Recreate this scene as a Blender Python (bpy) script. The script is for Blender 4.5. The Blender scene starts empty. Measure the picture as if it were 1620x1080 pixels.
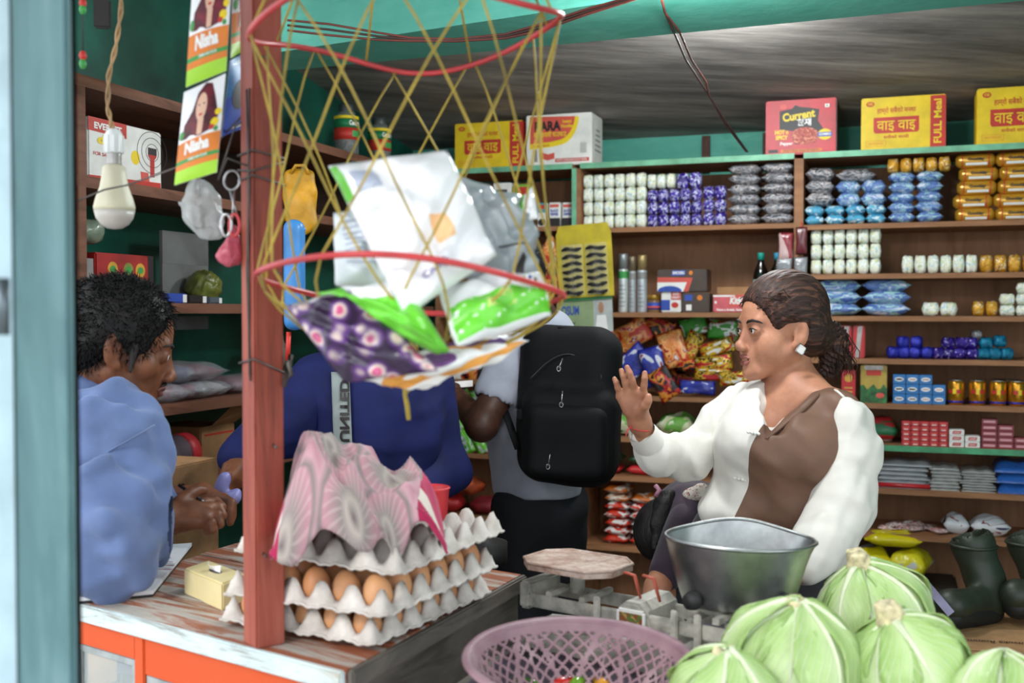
import bpy, bmesh, math, random
import numpy as np
from mathutils import Vector, Matrix, Euler
random.seed(7)
S = bpy.context.scene
COL = S.collection
PI = math.pi
# ------------------------------------------------------------------ camera, light, exposure
FPX = 1750.0                      # focal length in pixels of the 1620x1080 frame
PITCH = math.atan(45 / FPX)
CAM = Vector((0, 0, 1.5))
cd = bpy.data.cameras.new('camera')
cam = bpy.data.objects.new('camera', cd); COL.objects.link(cam)
cam.location = CAM; cam.rotation_euler = (PI / 2 - PITCH, 0, 0)
cd.sensor_width = 36; cd.lens = 36 * FPX / 1620
cd.clip_start = .05
cd.dof.use_dof = True; cd.dof.focus_distance = 2.6; cd.dof.aperture_fstop = 3.7
S.camera = cam
vs = S.view_settings
vs.view_transform = 'Standard'; vs.look = 'None'; vs.gamma = 1; vs.exposure = 0.0
vs.use_curve_mapping = False
wd = bpy.data.worlds.new('overcast_sky'); S.world = wd; wd.use_nodes = True
bg = wd.node_tree.nodes['Background']
bg.inputs[0].default_value = (.86, .93, 1.0, 1); bg.inputs[1].default_value = 2.5
sd = bpy.data.lights.new('sun', 'SUN'); sun = bpy.data.objects.new('sun', sd); COL.objects.link(sun)
sd.energy = 1.3; sd.angle = math.radians(10); sd.color = (1, .97, .92)
sun.rotation_euler = Euler((math.radians(58), 0, math.radians(-38)))
sun.location = (-2, -3, 6)

# ------------------------------------------------------------------ projection helpers (pixel of the photo -> place in the room)
FWD = Vector((0, math.cos(PITCH), -math.sin(PITCH))); UPV = Vector((0, math.sin(PITCH), math.cos(PITCH)))
def RAY(px, py): return FWD + Vector((1, 0, 0)) * ((px - 810) / FPX) + UPV * ((540 - py) / FPX)
def P(px, py, d): return CAM + RAY(px, py) * d
TH = math.radians(19.5)
U = Vector((math.cos(TH), -math.sin(TH), 0)); W = Vector((math.sin(TH), math.cos(TH), 0)); Z = Vector((0, 0, 1))
O = P(1560, 495, 4.25); O.z = 0
def plane(px, py, p0, n):
    r = RAY(px, py); return CAM + r * ((p0 - CAM).dot(n) / r.dot(n))
def Bk(px, py, off=0.0):           # point of the back shelf front, pushed off metres into it -> (u, w, z)
    p = plane(px, py, O + W * off, W); return (p - O).dot(U), off, p.z
def R(u, w, z): return O + U * u + W * w + Z * z
PL = P(125, 495, 2.85); PL.z = 0
UL = (PL - O).dot(U)
def Lf(px, py, off=0.0):           # left shelf front, pushed off metres into it -> (u, w, z)
    p = plane(px, py, PL - U * off, U); return UL - off, (p - O).dot(W), p.z
def H(px, py, z): return plane(px, py, Vector((0, 0, z)), Z)

# ------------------------------------------------------------------ materials
def lin(c):
    if isinstance(c, str): c = tuple(int(c[i:i + 2], 16) / 255 for i in (0, 2, 4))
    else: c = tuple(x / 255 for x in c)
    return tuple(x / 12.92 if x <= .04045 else ((x + .055) / 1.055) ** 2.4 for x in c) + (1,)
MATS = {}
class NT:
    def __init__(s, name):
        s.m = bpy.data.materials.new(name); s.m.use_nodes = True; s.t = s.m.node_tree
        s.b = s.t.nodes['Principled BSDF']
    def n(s, kind, **kw):
        x = s.t.nodes.new(kind)
        for k, v in kw.items():
            if k in x.inputs: x.inputs[k].default_value = v
            else: setattr(x, k, v)
        return x
    def l(s, a, b): s.t.links.new(a, b)
    def coords(s, scale=(1, 1, 1), kind='Object', rand=False, rot=(0, 0, 0)):
        tc = s.n('ShaderNodeTexCoord'); mp = s.n('ShaderNodeMapping'); mp.inputs['Scale'].default_value = scale; mp.inputs['Rotation'].default_value = rot
        s.l(tc.outputs[kind], mp.inputs[0])
        if rand:
            oi = s.n('ShaderNodeObjectInfo'); mu = s.n('ShaderNodeMath', operation='MULTIPLY'); mu.inputs[1].default_value = 37
            s.l(oi.outputs['Random'], mu.inputs[0]); s.l(mu.outputs[0], mp.inputs['Location'])
        return mp.outputs[0]
    def noise(s, vec, scale, detail=3, rough=.55, dist=0):
        x = s.n('ShaderNodeTexNoise'); x.inputs['Scale'].default_value = scale; x.inputs['Detail'].default_value = detail
        x.inputs['Roughness'].default_value = rough; x.inputs['Distortion'].default_value = dist
        s.l(vec, x.inputs['Vector']); return x.outputs[0]
    def ramp(s, fac, stops, interp='LINEAR'):
        r = s.n('ShaderNodeValToRGB'); r.color_ramp.interpolation = interp; e = r.color_ramp.elements
        while len(e) < len(stops): e.new(.5)
        for i, (p, c) in enumerate(stops): e[i].position = p; e[i].color = lin(c)
        s.l(fac, r.inputs[0]); return r.outputs[0]
    def mix(s, fac, a, b, mode='MIX'):
        x = s.n('ShaderNodeMix', data_type='RGBA', blend_type=mode)
        for v, i in ((fac, 0), (a, 6), (b, 7)):
            if isinstance(v, (int, float)): x.inputs[i].default_value = v
            elif isinstance(v, (str, tuple)): x.inputs[i].default_value = lin(v)
            else: s.l(v, x.inputs[i])
        return x.outputs[2]
    def bump(s, h, strength=.3, dist=.01):
        b = s.n('ShaderNodeBump'); b.inputs['Strength'].default_value = strength; b.inputs['Distance'].default_value = dist
        s.l(h, b.inputs['Height']); s.l(b.outputs[0], s.b.inputs['Normal'])
    def set(s, rough=.5, metal=0, spec=.5, coat=0, trans=0, alpha=1, sss=0, sheen=0, ior=None):
        i = s.b.inputs; i['Roughness'].default_value = rough; i['Metallic'].default_value = metal
        i['Specular IOR Level'].default_value = spec; i['Coat Weight'].default_value = coat
        i['Transmission Weight'].default_value = trans; i['Alpha'].default_value = alpha
        if sss: i['Subsurface Weight'].default_value = sss; i['Subsurface Radius'].default_value = (.012, .005, .003); i['Subsurface Scale'].default_value = 1
        if sheen: i['Sheen Weight'].default_value = sheen
        if ior: i['IOR'].default_value = ior
        return s.m
    def col(s, c):
        if isinstance(c, (str, tuple)): s.b.inputs['Base Color'].default_value = lin(c)
        else: s.l(c, s.b.inputs['Base Color'])
def plain(name, c, rough=.5, metal=0, var=.12, vs_=12, bump=0, bs=60, **kw):
    """one colour with a little blotchy variation and optional fine relief"""
    if name in MATS: return MATS[name]
    t = NT(name); v = t.coords()
    n = t.noise(v, vs_, 4)
    c2 = tuple(int(int(c[i:i + 2], 16) * (1 - var * 2)) for i in (0, 2, 4)); c3 = tuple(min(255, int(int(c[i:i + 2], 16) * (1 + var))) for i in (0, 2, 4))
    t.col(t.ramp(n, [(.3, c2), (.55, c), (.75, c3)]))
    if bump: t.bump(t.noise(v, bs, 3), bump, .004)
    MATS[name] = t.set(rough, metal, **kw); return t.m
def patch(name, stops, scale=30, rough=.25, dist=.6, bump=.35, bs=90, stretch=(1, 1, 1), metal=0, coat=0, k=.16, **kw):
    """printed wrapper: hard patches of colour, different on each packet"""
    if name in MATS: return MATS[name]
    t = NT(name); v = t.coords(stretch, rand=True)
    n = t.noise(v, scale * k, 2, .5, dist)
    t.col(t.ramp(n, stops, 'CONSTANT'))
    if bump: t.bump(t.noise(v, bs * k, 2), bump, .004 / k ** .5)
    MATS[name] = t.set(rough, metal, coat=coat, **kw); return t.m
def wood(name, a, b, c, scale=(2, 14, 14), rough=.6, bump=.2, spec=.3):
    if name in MATS: return MATS[name]
    t = NT(name); v = t.coords(scale)
    n = t.noise(v, 2.2, 6, .6, .8); n2 = t.noise(t.coords((1, 1, 1)), 3.5, 3)
    base = t.ramp(n, [(.25, a), (.5, b), (.75, c)])
    t.col(t.mix(t.ramp(n2, [(.35, '000000'), (.7, '777777')]), base, a)); t.bump(n, bump, .004)
    MATS[name] = t.set(rough, 0, spec); return t.m
def clear(name, tint='e8eef0', rough=.18, alpha=.35, scale=40):
    """thin crinkled clear film"""
    if name in MATS: return MATS[name]
    t = NT(name); v = t.coords(rand=True); t.col(tint); t.bump(t.noise(v, scale, 3, .6, 1), .8, .006)
    MATS[name] = t.set(rough, 0, .8, alpha=alpha); return t.m

# ------------------------------------------------------------------ meshes and objects
class MB:
    """collects simple shapes into one mesh"""
    def __init__(s): s.v = []; s.f = []; s.sm = []
    def add(s, vs_, fs, smooth=False, M=None):
        k = len(s.v)
        s.v += [tuple(M @ Vector(p)) if M is not None else tuple(p) for p in vs_]
        s.f += [tuple(i + k for i in f) for f in fs]; s.sm += [smooth] * len(fs); return s
    def box(s, c, size, M=None, bev=0.0):
        x, y, z = (q / 2 for q in size)
        if not bev:
            vs_ = [(c[0] + a * x, c[1] + b * y, c[2] + d * z) for a in (-1, 1) for b in (-1, 1) for d in (-1, 1)]
            return s.add(vs_, [(0, 1, 3, 2), (4, 6, 7, 5), (0, 4, 5, 1), (2, 3, 7, 6), (0, 2, 6, 4), (1, 5, 7, 3)], False, M)
        bm = bmesh.new(); bmesh.ops.create_cube(bm, size=1)
        for v in bm.verts: v.co = Vector((v.co.x * size[0] + c[0], v.co.y * size[1] + c[1], v.co.z * size[2] + c[2]))
        bmesh.ops.bevel(bm, geom=bm.edges[:], offset=bev, segments=2, affect='EDGES')
        bm.verts.index_update(); s.add([v.co.copy() for v in bm.verts], [[v.index for v in f.verts] for f in bm.faces], False, M); bm.free(); return s
    def tube(s, pts, r, n=8, cap=True, smooth=True, closed=False, flat=1.0):
        pts = [Vector(p) for p in pts]; m = len(pts); rr = r if isinstance(r, (list, tuple)) else [r] * m
        vs_ = []; up = None
        for i, p in enumerate(pts):
            a = pts[(i - 1) % m] if closed or i else p; b = pts[(i + 1) % m] if closed or i < m - 1 else p
            t = (b - a).normalized() if (b - a).length > 1e-9 else Vector((0, 0, 1))
            if up is None: up = Vector((0, 0, 1)) if abs(t.z) < .9 else Vector((1, 0, 0))
            x = up.cross(t)
            if x.length < 1e-6: x = Vector((1, 0, 0)).cross(t)
            x.normalize(); y = t.cross(x).normalized(); up = y
            vs_ += [p + (x * math.cos(2 * PI * k / n) + y * (math.sin(2 * PI * k / n) * flat)) * rr[i] for k in range(n)]
        fs = []
        for i in range(m if closed else m - 1):
            j = (i + 1) % m
            fs += [(i * n + k, i * n + (k + 1) % n, j * n + (k + 1) % n, j * n + k) for k in range(n)]
        if cap and not closed: fs += [tuple(range(n - 1, -1, -1)), tuple((m - 1) * n + k for k in range(n))]
        return s.add(vs_, fs, smooth)
    def lathe(s, prof, n=24, c=(0, 0, 0), M=None, smooth=True, cap=True):
        vs_ = []; fs = []; m = len(prof)
        for r, z in prof: vs_ += [(c[0] + r * math.cos(2 * PI * k / n), c[1] + r * math.sin(2 * PI * k / n), c[2] + z) for k in range(n)]
        for i in range(m - 1): fs += [(i * n + k, i * n + (k + 1) % n, (i + 1) * n + (k + 1) % n, (i + 1) * n + k) for k in range(n)]
        if cap and prof[0][0] > 1e-6: fs.append(tuple(range(n - 1, -1, -1)))
        if cap and prof[-1][0] > 1e-6: fs.append(tuple((m - 1) * n + k for k in range(n)))
        return s.add(vs_, fs, smooth, M)
    def grid(s, fn, nu, nv, smooth=True):
        vs_ = [fn(i / nu, j / nv) for i in range(nu + 1) for j in range(nv + 1)]
        fs = [(i * (nv + 1) + j, (i + 1) * (nv + 1) + j, (i + 1) * (nv + 1) + j + 1, i * (nv + 1) + j + 1) for i in range(nu) for j in range(nv)]
        return s.add(vs_, fs, smooth)
    def prism(s, pts, z0, z1):          # polygon in xy
        n = len(pts); vs_ = [(p[0], p[1], z0) for p in pts] + [(p[0], p[1], z1) for p in pts]
        return s.add(vs_, [tuple(range(n - 1, -1, -1)), tuple(range(n, 2 * n))] + [(i, (i + 1) % n, n + (i + 1) % n, n + i) for i in range(n)])
    def mesh(s, name='m'):
        me = bpy.data.meshes.new(name); me.from_pydata(s.v, [], s.f)
        me.polygons.foreach_set('use_smooth', s.sm); me.update(); return me
def tag(o, label=None, cat=None, group=None, kind=None):
    if label: o['label'] = label
    if cat: o['category'] = cat
    if group: o['group'] = group
    if kind: o['kind'] = kind
    return o
def obj(name, me, m=None, parent=None, loc=(0, 0, 0), rz=0.0, scale=None, rot=None, **tg):
    if isinstance(me, MB): me = me.mesh(name)
    o = bpy.data.objects.new(name, me); COL.objects.link(o)
    if m is not None and not me.materials: me.materials.append(m)
    if parent is not None:
        o.parent = parent
        if parent.get('_w'): loc = Vector(loc) - Vector(parent.location)
    o.location = loc; o.rotation_euler = rot if rot else (0, 0, rz)
    if scale: o.scale = scale
    return tag(o, **tg)
def thing(name, label, cat, loc=(0, 0, 0), rz=0.0, group=None, world=False, rot=None):
    o = bpy.data.objects.new(name, None); COL.objects.link(o); o.empty_display_size = .05
    o.location = loc; o.rotation_euler = rot if rot else (0, 0, rz)
    if world: o['_w'] = 1           # its parts are given in room coordinates
    return tag(o, label, cat, group)
ORD = ('first', 'second', 'third', 'fourth', 'fifth', 'sixth', 'seventh', 'eighth')
def where(r, c, rows, cols):
    out = ''
    if rows > 1: out += ', ' + ('bottom row' if r == 0 else 'top row' if r == rows - 1 else ORD[r] + ' row up')
    if cols > 1: out += ', ' + ('leftmost' if c == 0 else 'rightmost' if c == cols - 1 else ORD[c] + ' from left')
    return out
def dup(root, loc, rz=None, label=None, group=None, rot=None, scale=None):
    def cp(o, par):
        c = o.copy(); COL.objects.link(c); c.parent = par
        for ch in list(o.children): cp(ch, c)
        return c
    r = cp(root, None); r.location = loc
    if rz is not None: r.rotation_euler = (0, 0, rz)
    if rot: r.rotation_euler = rot
    if scale: r.scale = scale
    if label: r['label'] = label
    if group: r['group'] = group
    return r
# lettering: every string becomes a flat mesh, 1 unit high, centred
TXT = {}
def txt(s, bold=0.0, shear=0.0):
    k = (s, bold, shear)
    if k not in TXT:
        cu = bpy.data.curves.new('lettering', 'FONT'); cu.body = s; cu.align_x = 'CENTER'; cu.align_y = 'CENTER'; cu.size = 1; cu.resolution_u = 3
        cu.offset = bold; cu.shear = shear
        o = bpy.data.objects.new('lettering', cu); COL.objects.link(o)
        me = bpy.data.meshes.new_from_object(o.evaluated_get(bpy.context.evaluated_depsgraph_get()))
        bpy.data.objects.remove(o); TXT[k] = me
    return TXT[k]
def write(parent, s, size, m, loc, rot=(PI / 2, 0, 0), width=None, bold=.012, shear=0.0, name='lettering'):
    """flat print on a face: centre loc, letters upright on a face looking to -y by default"""
    me = txt(s, bold, shear)
    if len(me.vertices) == 0: return None
    xs = [v.co.x for v in me.vertices]; w = max(xs) - min(xs)
    k = ('m', s, bold, shear, m.name)
    if k not in TXT: TXT[k] = me.copy(); TXT[k].materials.clear(); TXT[k].materials.append(m)
    sx = size if width is None else width / w
    return obj(name, TXT[k], None, parent, loc, rot=rot, scale=(sx, size, 1))
def flat(parent, name, pts, m, y, t=.0006):
    """thin printed shape on a -y face; pts = (x, z) outline"""
    n = len(pts); mb = MB(); vs_ = [(p[0], y - t, p[1]) for p in pts] + [(p[0], y, p[1]) for p in pts]
    mb.add(vs_, [tuple(range(n)), tuple(range(2 * n - 1, n - 1, -1))] + [(i, i + n, (i + 1) % n + n, (i + 1) % n) for i in range(n)])
    return obj(name, mb, m, parent)
def ell(cx, cz, rx, rz, n=20, a0=0, a1=2 * PI): return [(cx + rx * math.cos(a0 + (a1 - a0) * k / n), cz + rz * math.sin(a0 + (a1 - a0) * k / n)) for k in range(n + (0 if a1 - a0 > 6.2 else 1))]
def rect(x0, z0, x1, z1): return [(x0, z0), (x1, z0), (x1, z1), (x0, z1)]

# ------------------------------------------------------------------ signed-distance modelling for bodies, cloth and sacks
def cone(a, b, ra, rb):
    a = np.array(a, float); b = np.array(b, float); ab = b - a; L = max(1e-9, ab @ ab)
    def f(p):
        t = np.clip(((p - a) @ ab) / L, 0, 1)
        return np.sqrt((((p - a) - t[..., None] * ab) ** 2).sum(-1)) - (ra + (rb - ra) * t)
    f.bb = (np.minimum(a - ra, b - rb), np.maximum(a + ra, b + rb)); return f
def elp(c, r, rot=None):
    c = np.array(c, float); r = np.array(r, float); M = np.array(Euler(rot).to_matrix()) if rot else None
    def f(p):
        q = p - c
        if M is not None: q = q @ M
        k0 = np.sqrt(((q / r) ** 2).sum(-1)); k1 = np.sqrt(((q / r ** 2) ** 2).sum(-1)) + 1e-9
        return k0 * (k0 - 1) / k1
    e = np.full(3, r.max()) if rot else r
    f.bb = (c - e, c + e); return f
def rbox(c, h, rad, rot=None):
    c = np.array(c, float); h = np.array(h, float); M = np.array(Euler(rot).to_matrix()) if rot else None
    def f(p):
        q = p - c
        if M is not None: q = q @ M
        q = np.abs(q) - (h - rad)
        return np.sqrt((np.maximum(q, 0) ** 2).sum(-1)) + np.minimum(q.max(-1), 0) - rad
    e = np.full(3, np.linalg.norm(h)) if rot else h
    f.bb = (c - e, c + e); return f
def smin(a, b, k):
    h = np.clip(.5 + .5 * (b - a) / k, 0, 1); return b * (1 - h) + a * h - k * h * (1 - h)
def chain(pts, rs): return [cone(pts[i], pts[i + 1], rs[i], rs[i + 1]) for i in range(len(pts) - 1)]
def sdf_mesh(prims, vox, k=.01, cut=(), disp=None, pad=.02, ck=.004, smooth=1, name='m', lo=None, hi=None):
    """smooth union of prims minus cuts, meshed with surface nets"""
    lo = np.min([f.bb[0] for f in prims], 0) - pad if lo is None else np.array(lo); hi = np.max([f.bb[1] for f in prims], 0) + pad if hi is None else np.array(hi)
    n = np.ceil((hi - lo) / vox).astype(int) + 1
    ax = [lo[i] + vox * np.arange(n[i]) for i in range(3)]
    g = np.stack(np.meshgrid(*ax, indexing='ij'), -1)
    d = np.full(g.shape[:3], 1.0)
    for f in prims:                                    # only evaluate near each shape
        a = np.clip(np.floor((f.bb[0] - lo - pad - k) / vox).astype(int), 0, n); b = np.clip(np.ceil((f.bb[1] - lo + pad + k) / vox).astype(int) + 1, 0, n)
        sl = tuple(slice(a[i], b[i]) for i in range(3))
        if min(d[sl].shape) == 0: continue
        kk = getattr(f, 'k', k); d[sl] = smin(d[sl], f(g[sl]), kk)
    for f in cut: d = -smin(-d, f(g), ck)
    if disp is not None:
        near = np.abs(d) < .06; q = g[near]; d[near] += disp(q)
    s = d < 0
    c8 = [s[i:n[0] - 1 + i, j:n[1] - 1 + j, l:n[2] - 1 + l] for i in (0, 1) for j in (0, 1) for l in (0, 1)]
    tot = sum(c.astype(np.int8) for c in c8); act = (tot > 0) & (tot < 8)
    idx = -np.ones(act.shape, int); cells = np.argwhere(act); idx[act] = np.arange(len(cells))
    acc = np.zeros((len(cells), 3)); cnt = np.zeros(len(cells))
    cor = [(i, j, l) for i in (0, 1) for j in (0, 1) for l in (0, 1)]
    for p in range(8):
        for q in range(p + 1, 8):
            df = [b - a for a, b in zip(cor[p], cor[q])]
            if sum(abs(x) for x in df) != 1: continue
            ca = cells + cor[p]; cb = cells + cor[q]
            da = d[ca[:, 0], ca[:, 1], ca[:, 2]]; db = d[cb[:, 0], cb[:, 1], cb[:, 2]]
            x = (da < 0) != (db < 0); t = np.where(x, da / np.where(x, da - db, 1), 0)
            acc += np.where(x[:, None], np.array(cor[p]) + t[:, None] * np.array(df), 0); cnt += x
    vs_ = lo + vox * (cells + acc / cnt[:, None])
    faces = []
    for axis in range(3):
        o1, o2 = [(1, 2), (2, 0), (0, 1)][axis]
        sh = [slice(None)] * 3; sl0 = list(sh); sl1 = list(sh); sl0[axis] = slice(0, -1); sl1[axis] = slice(1, None)
        A = s[tuple(sl0)]; B = s[tuple(sl1)]; e = np.argwhere(A != B)
        e = e[(e[:, o1] > 0) & (e[:, o2] > 0) & (e[:, o1] < n[o1] - 1) & (e[:, o2] < n[o2] - 1)]
        flip = A[e[:, 0], e[:, 1], e[:, 2]]
        q = []
        for a, b in ((0, 0), (1, 0), (1, 1), (0, 1)):
            c = e.copy(); c[:, o1] -= a; c[:, o2] -= b; q.append(idx[c[:, 0], c[:, 1], c[:, 2]])
        q = np.stack(q, 1); q[flip] = q[flip][:, ::-1]; faces.append(q)
    F = np.concatenate(faces); F = F[(F >= 0).all(1)][:, ::-1]
    me = bpy.data.meshes.new(name); me.from_pydata(vs_.tolist(), [], F.tolist())
    me.polygons.foreach_set('use_smooth', [True] * len(F)); me.update()
    if smooth:
        bm = bmesh.new(); bm.from_mesh(me)
        for _ in range(smooth): bmesh.ops.smooth_vert(bm, verts=bm.verts, factor=.5, use_axis_x=True, use_axis_y=True, use_axis_z=True)
        bmesh.ops.recalc_face_normals(bm, faces=bm.faces); bm.to_mesh(me); bm.free()
    return me
def waves(seed, f, amp, n=5, aniso=(1, 1, 1), sharp=False):
    """crumple field: a few warped sine waves"""
    r = np.random.RandomState(seed); ks = r.normal(size=(n, 3)); ks /= np.linalg.norm(ks, axis=1)[:, None]
    ks = ks * f * r.uniform(.6, 1.6, (n, 1)) * np.array(aniso); ph = r.uniform(0, 6.28, n); k2 = r.normal(size=(n, 3)) * f * .5
    def g(p):
        o = 0
        for i in range(n):
            x = np.sin(p @ ks[i] + ph[i] + 1.2 * np.sin(p @ k2[i] + ph[n - 1 - i]))
            o = o + (1 - 2 * np.abs(x) if sharp else x)
        return o * amp / n
    return g
def split(me, planes):
    """cuts a mesh along planes; returns (inside, outside) meshes, inside = on the positive side of all"""
    bm = bmesh.new(); bm.from_mesh(me)
    for p, n in planes: bmesh.ops.bisect_plane(bm, geom=bm.verts[:] + bm.edges[:] + bm.faces[:], plane_co=p, plane_no=n, dist=1e-6)
    out = []
    for keep in (True, False):
        b = bm.copy()
        kill = [f for f in b.faces if all((f.calc_center_median() - Vector(p)).dot(Vector(n)) > 0 for p, n in planes) != keep]
        bmesh.ops.delete(b, geom=kill, context='FACES'); m2 = bpy.data.meshes.new('m'); b.to_mesh(m2); b.free(); out.append(m2)
    bm.free(); return out
def wmesh(me, f):
    """moves every vertex of a mesh through f"""
    for v in me.vertices: v.co = f(v.co)
    me.update(); return me
# ================================================================== the setting
M_teal = (lambda t: (t.col(t.mix(t.ramp(t.noise(t.coords(), 2.2, 5, .65, .4), [(.35, '3a3a3a'), (.62, 'ffffff')]), t.ramp(t.noise(t.coords((1, 1, 3)), 9, 4), [(.3, '3f9c86'), (.7, '6fc4b0')]), '58ab98')),
                     t.bump(t.noise(t.coords(), 25, 4), .25, .006), t.set(.6, 0, .3))[-1])(NT('teal_limewash'))
M_dgreen = plain('dark_green_paint', '125a49', .55, var=.22, vs_=3, bump=.2, bs=20)
def _ceil():
    t = NT('sooty_plaster'); v = t.coords((1, 1, 1), rot=(0, 0, TH)); v2 = t.coords((.7, 4, 1), rot=(0, 0, TH))
    a = t.ramp(t.noise(v2, 1.6, 6, .62, .5), [(.28, '5c5a5a'), (.5, '97928e'), (.68, 'b8b2ac'), (.85, '857f7b')])
    b = t.ramp(t.noise(v, 14, 4, .7), [(.46, '000000'), (.8, '5a5a5a')])
    t.col(t.mix(b, a, '655c58')); t.bump(t.noise(v2, 6, 5), .4, .01); return t.set(.8, 0, .2)
M_ceil = _ceil()
M_floor = plain('cement_floor', '726c66', .8, var=.2, vs_=3, bump=.3, bs=30)
M_street = plain('street_concrete', 'b3afa8', .85, var=.15, vs_=2, bump=.4, bs=25)
M_brown = wood('brown_shelf_wood', '7a5238', '9a6c4a', 'ad7e59', scale=(1.2, 9, 9), bump=.1)
M_brownp = wood('brown_ply_back', '7d5538', '936748', '9d7150', scale=(10, 6, 1.5), bump=.05)
M_gedge = plain('mint_green_paint', '78bd97', .5, var=.12, vs_=9, bump=.15, bs=40)
M_gedge2 = plain('green_shelf_paint', '4a9b6c', .5, var=.15, vs_=9, bump=.15, bs=40)
M_dwood = wood('dark_left_shelf_wood', '3a241b', '54352a', '6b4636', scale=(9, 1.2, 9))
UMIN, UMAX, WB, CEIL = UL - .34, 1.7, .5, 2.3
def q(u, w, z=0): return tuple(R(u, w, z))
def slab(name, a, b, z0, z1, m, **k):
    """box between room coordinates a=(u,w) and b=(u,w)"""
    mb = MB(); c = ((a[0] + b[0]) / 2, (a[1] + b[1]) / 2); 
    mb.box((0, 0, 0), (abs(b[0] - a[0]), abs(b[1] - a[1]), z1 - z0))
    p = R(c[0], c[1], (z0 + z1) / 2); return obj(name, mb, m, None, p, -TH, **k)
st = dict(kind='structure')
slab('floor', (UMIN - .1, -2.9), (UMAX + .1, WB + .1), -.1, 0, M_floor, **st)
obj('street_pavement', MB().box((0, -6, -.16), (40, 26, .1)), M_street, **st)
slab('wall_back', (UMIN - .1, WB), (UMAX + .1, WB + .1), 0, CEIL + .02, M_teal, **st)
slab('wall_left', (UMIN - .1, -2.6), (UMIN, WB), 0, 2.75, M_dgreen, **st)
slab('wall_right', (UMAX, -2.6), (UMAX + .1, WB), 0, 2.75, M_teal, **st)
def ceil_z(w): return 2.32 + .15 * (.5 - w)
cv = [R(u, w, ceil_z(w) + dz) for dz in (0, .1) for u, w in ((UMIN - .1, -2.5), (UMAX + .1, -2.5), (UMAX + .1, WB + .1), (UMIN - .1, WB + .1))]
obj('ceiling', MB().add(cv, [(0, 1, 2, 3), (7, 6, 5, 4), (0, 4, 5, 1), (1, 5, 6, 2), (2, 6, 7, 3), (3, 7, 4, 0)]), M_ceil, **st)
# ceiling beam over the shop front: underside seen from below, lit face towards the street
BZ = 2.2
b0, b1 = H(470, 110, BZ), H(1400, 22, BZ); f0, f1 = H(470, 78, BZ), H(990, 0, BZ)
def ext(a, b, t): return a + (b - a) * t
fb = [ext(b0, b1, -.1), ext(b0, b1, 1.8)]; ff = [ext(f0, f1, -.17), ext(f0, f1, 3.0)]
obj('ceiling_beam', MB().prism([ff[0], ff[1], fb[1], fb[0]], BZ, 2.9), M_teal, **st)
# unseen tin sheet before the beam, added to block sky light from above
M_tin = plain('grey_tin', '8a8d8f', .5, .3, var=.1)
aw = [ff[0] + Z * .42, ff[1] + Z * .42, ff[1] + Vector((-.8, -2.3, .32)), ff[0] + Vector((-.8, -2.3, .32))]
obj('added_sky_blocker', MB().add([p + Z * dz for dz in (0, .02) for p in aw], [(0, 1, 2, 3), (7, 6, 5, 4), (0, 4, 5, 1), (1, 5, 6, 2), (2, 6, 7, 3), (3, 7, 4, 0)]), M_tin, **st)

# ------------------------------------------------------------------ back wall shelving: three units
def board(par, u0, u1, z, m, dep=.33, th=.02, edge=None, sag=0):
    mb = MB(); mb.box((0, 0, 0), (u1 - u0, dep, th))
    o = obj('shelf_board', mb, m, par, R((u0 + u1) / 2, dep / 2, z - th / 2), -TH)
    if edge: obj('painted_edge', MB().box((0, -dep / 2 - .002, 0), (u1 - u0, .004, th + .003)), edge, o)
    return o
def zc(px, py): return Bk(px, py)[2]
UX = {k: Bk(k, 400)[0] for k in (690, 905, 918, 1258, 1268)}
def unit(name, label, u0, u1, rows, edge_side=None, ztop=None):
    t = thing(name, label, 'shelf', R((u0 + u1) / 2, .16, 0), 0, world=True)
    for z, e in rows: board(t, u0 + .018, u1 - .018, z, M_brown, edge=e)
    for u in (u0 + .009, u1 - .009):
        zt = rows[0][0] - .02
        s = obj('side_panel', MB().box((0, 0, 0), (.018, .33, zt)), M_brown, t, R(u, .165, zt / 2), -TH)
        if edge_side and u == u1 - .009: obj('painted_edge', MB().box((0, -.167, 0), (.02, .004, zt)), M_gedge, s)
    obj('back_panel', MB().box((0, 0, 0), (u1 - u0 - .04, .008, rows[0][0] - .04)), M_brownp, t, R((u0 + u1) / 2, .338, rows[0][0] / 2 - .01), -TH)
    return t
G = M_gedge; G2 = M_gedge2
Zm = {k: zc(x, k) for x, k in ((1090, 254), (1050, 358), (1050, 494), (1085, 628), (1000, 692), (1000, 754), (1000, 866))}
Zr = {k: zc(x, k) for x, k in ((1500, 228), (1500, 350), (1450, 432), (1500, 500), (1500, 569), (1500, 641), (1500, 708), (1500, 778), (1430, 846))}
Zl = {k: zc(x, k) for x, k in ((800, 264), (870, 358), (740, 495), (740, 600), (740, 717), (740, 815))}
Zm[254] = Zr[228] = (Zm[254] + Zr[228]) / 2
unit('wall_shelf', 'brown shelf unit with mint green edges at left end of back wall', UL + .0, (UX[905] + UX[918]) / 2, [(Zl[264], G)] + [(Zl[k], None) for k in (358, 495, 600, 717, 815)], True)
unit('wall_shelf', 'brown wooden shelf unit holding purple candy and spray cans, middle of back wall', (UX[905] + UX[918]) / 2, (UX[1258] + UX[1268]) / 2, [(Zm[254], G)] + [(Zm[k], None) for k in (358, 494, 628, 692, 754, 866)])
unit('wall_shelf', 'brown wooden shelf unit with gold cans and green lower edge, right of back wall', (UX[1258] + UX[1268]) / 2, UMAX - .02, [(Zr[228], G)] + [(Zr[k], G2 if k == 708 else None) for k in (350, 432, 500, 569, 641, 708, 778, 846)])
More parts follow.
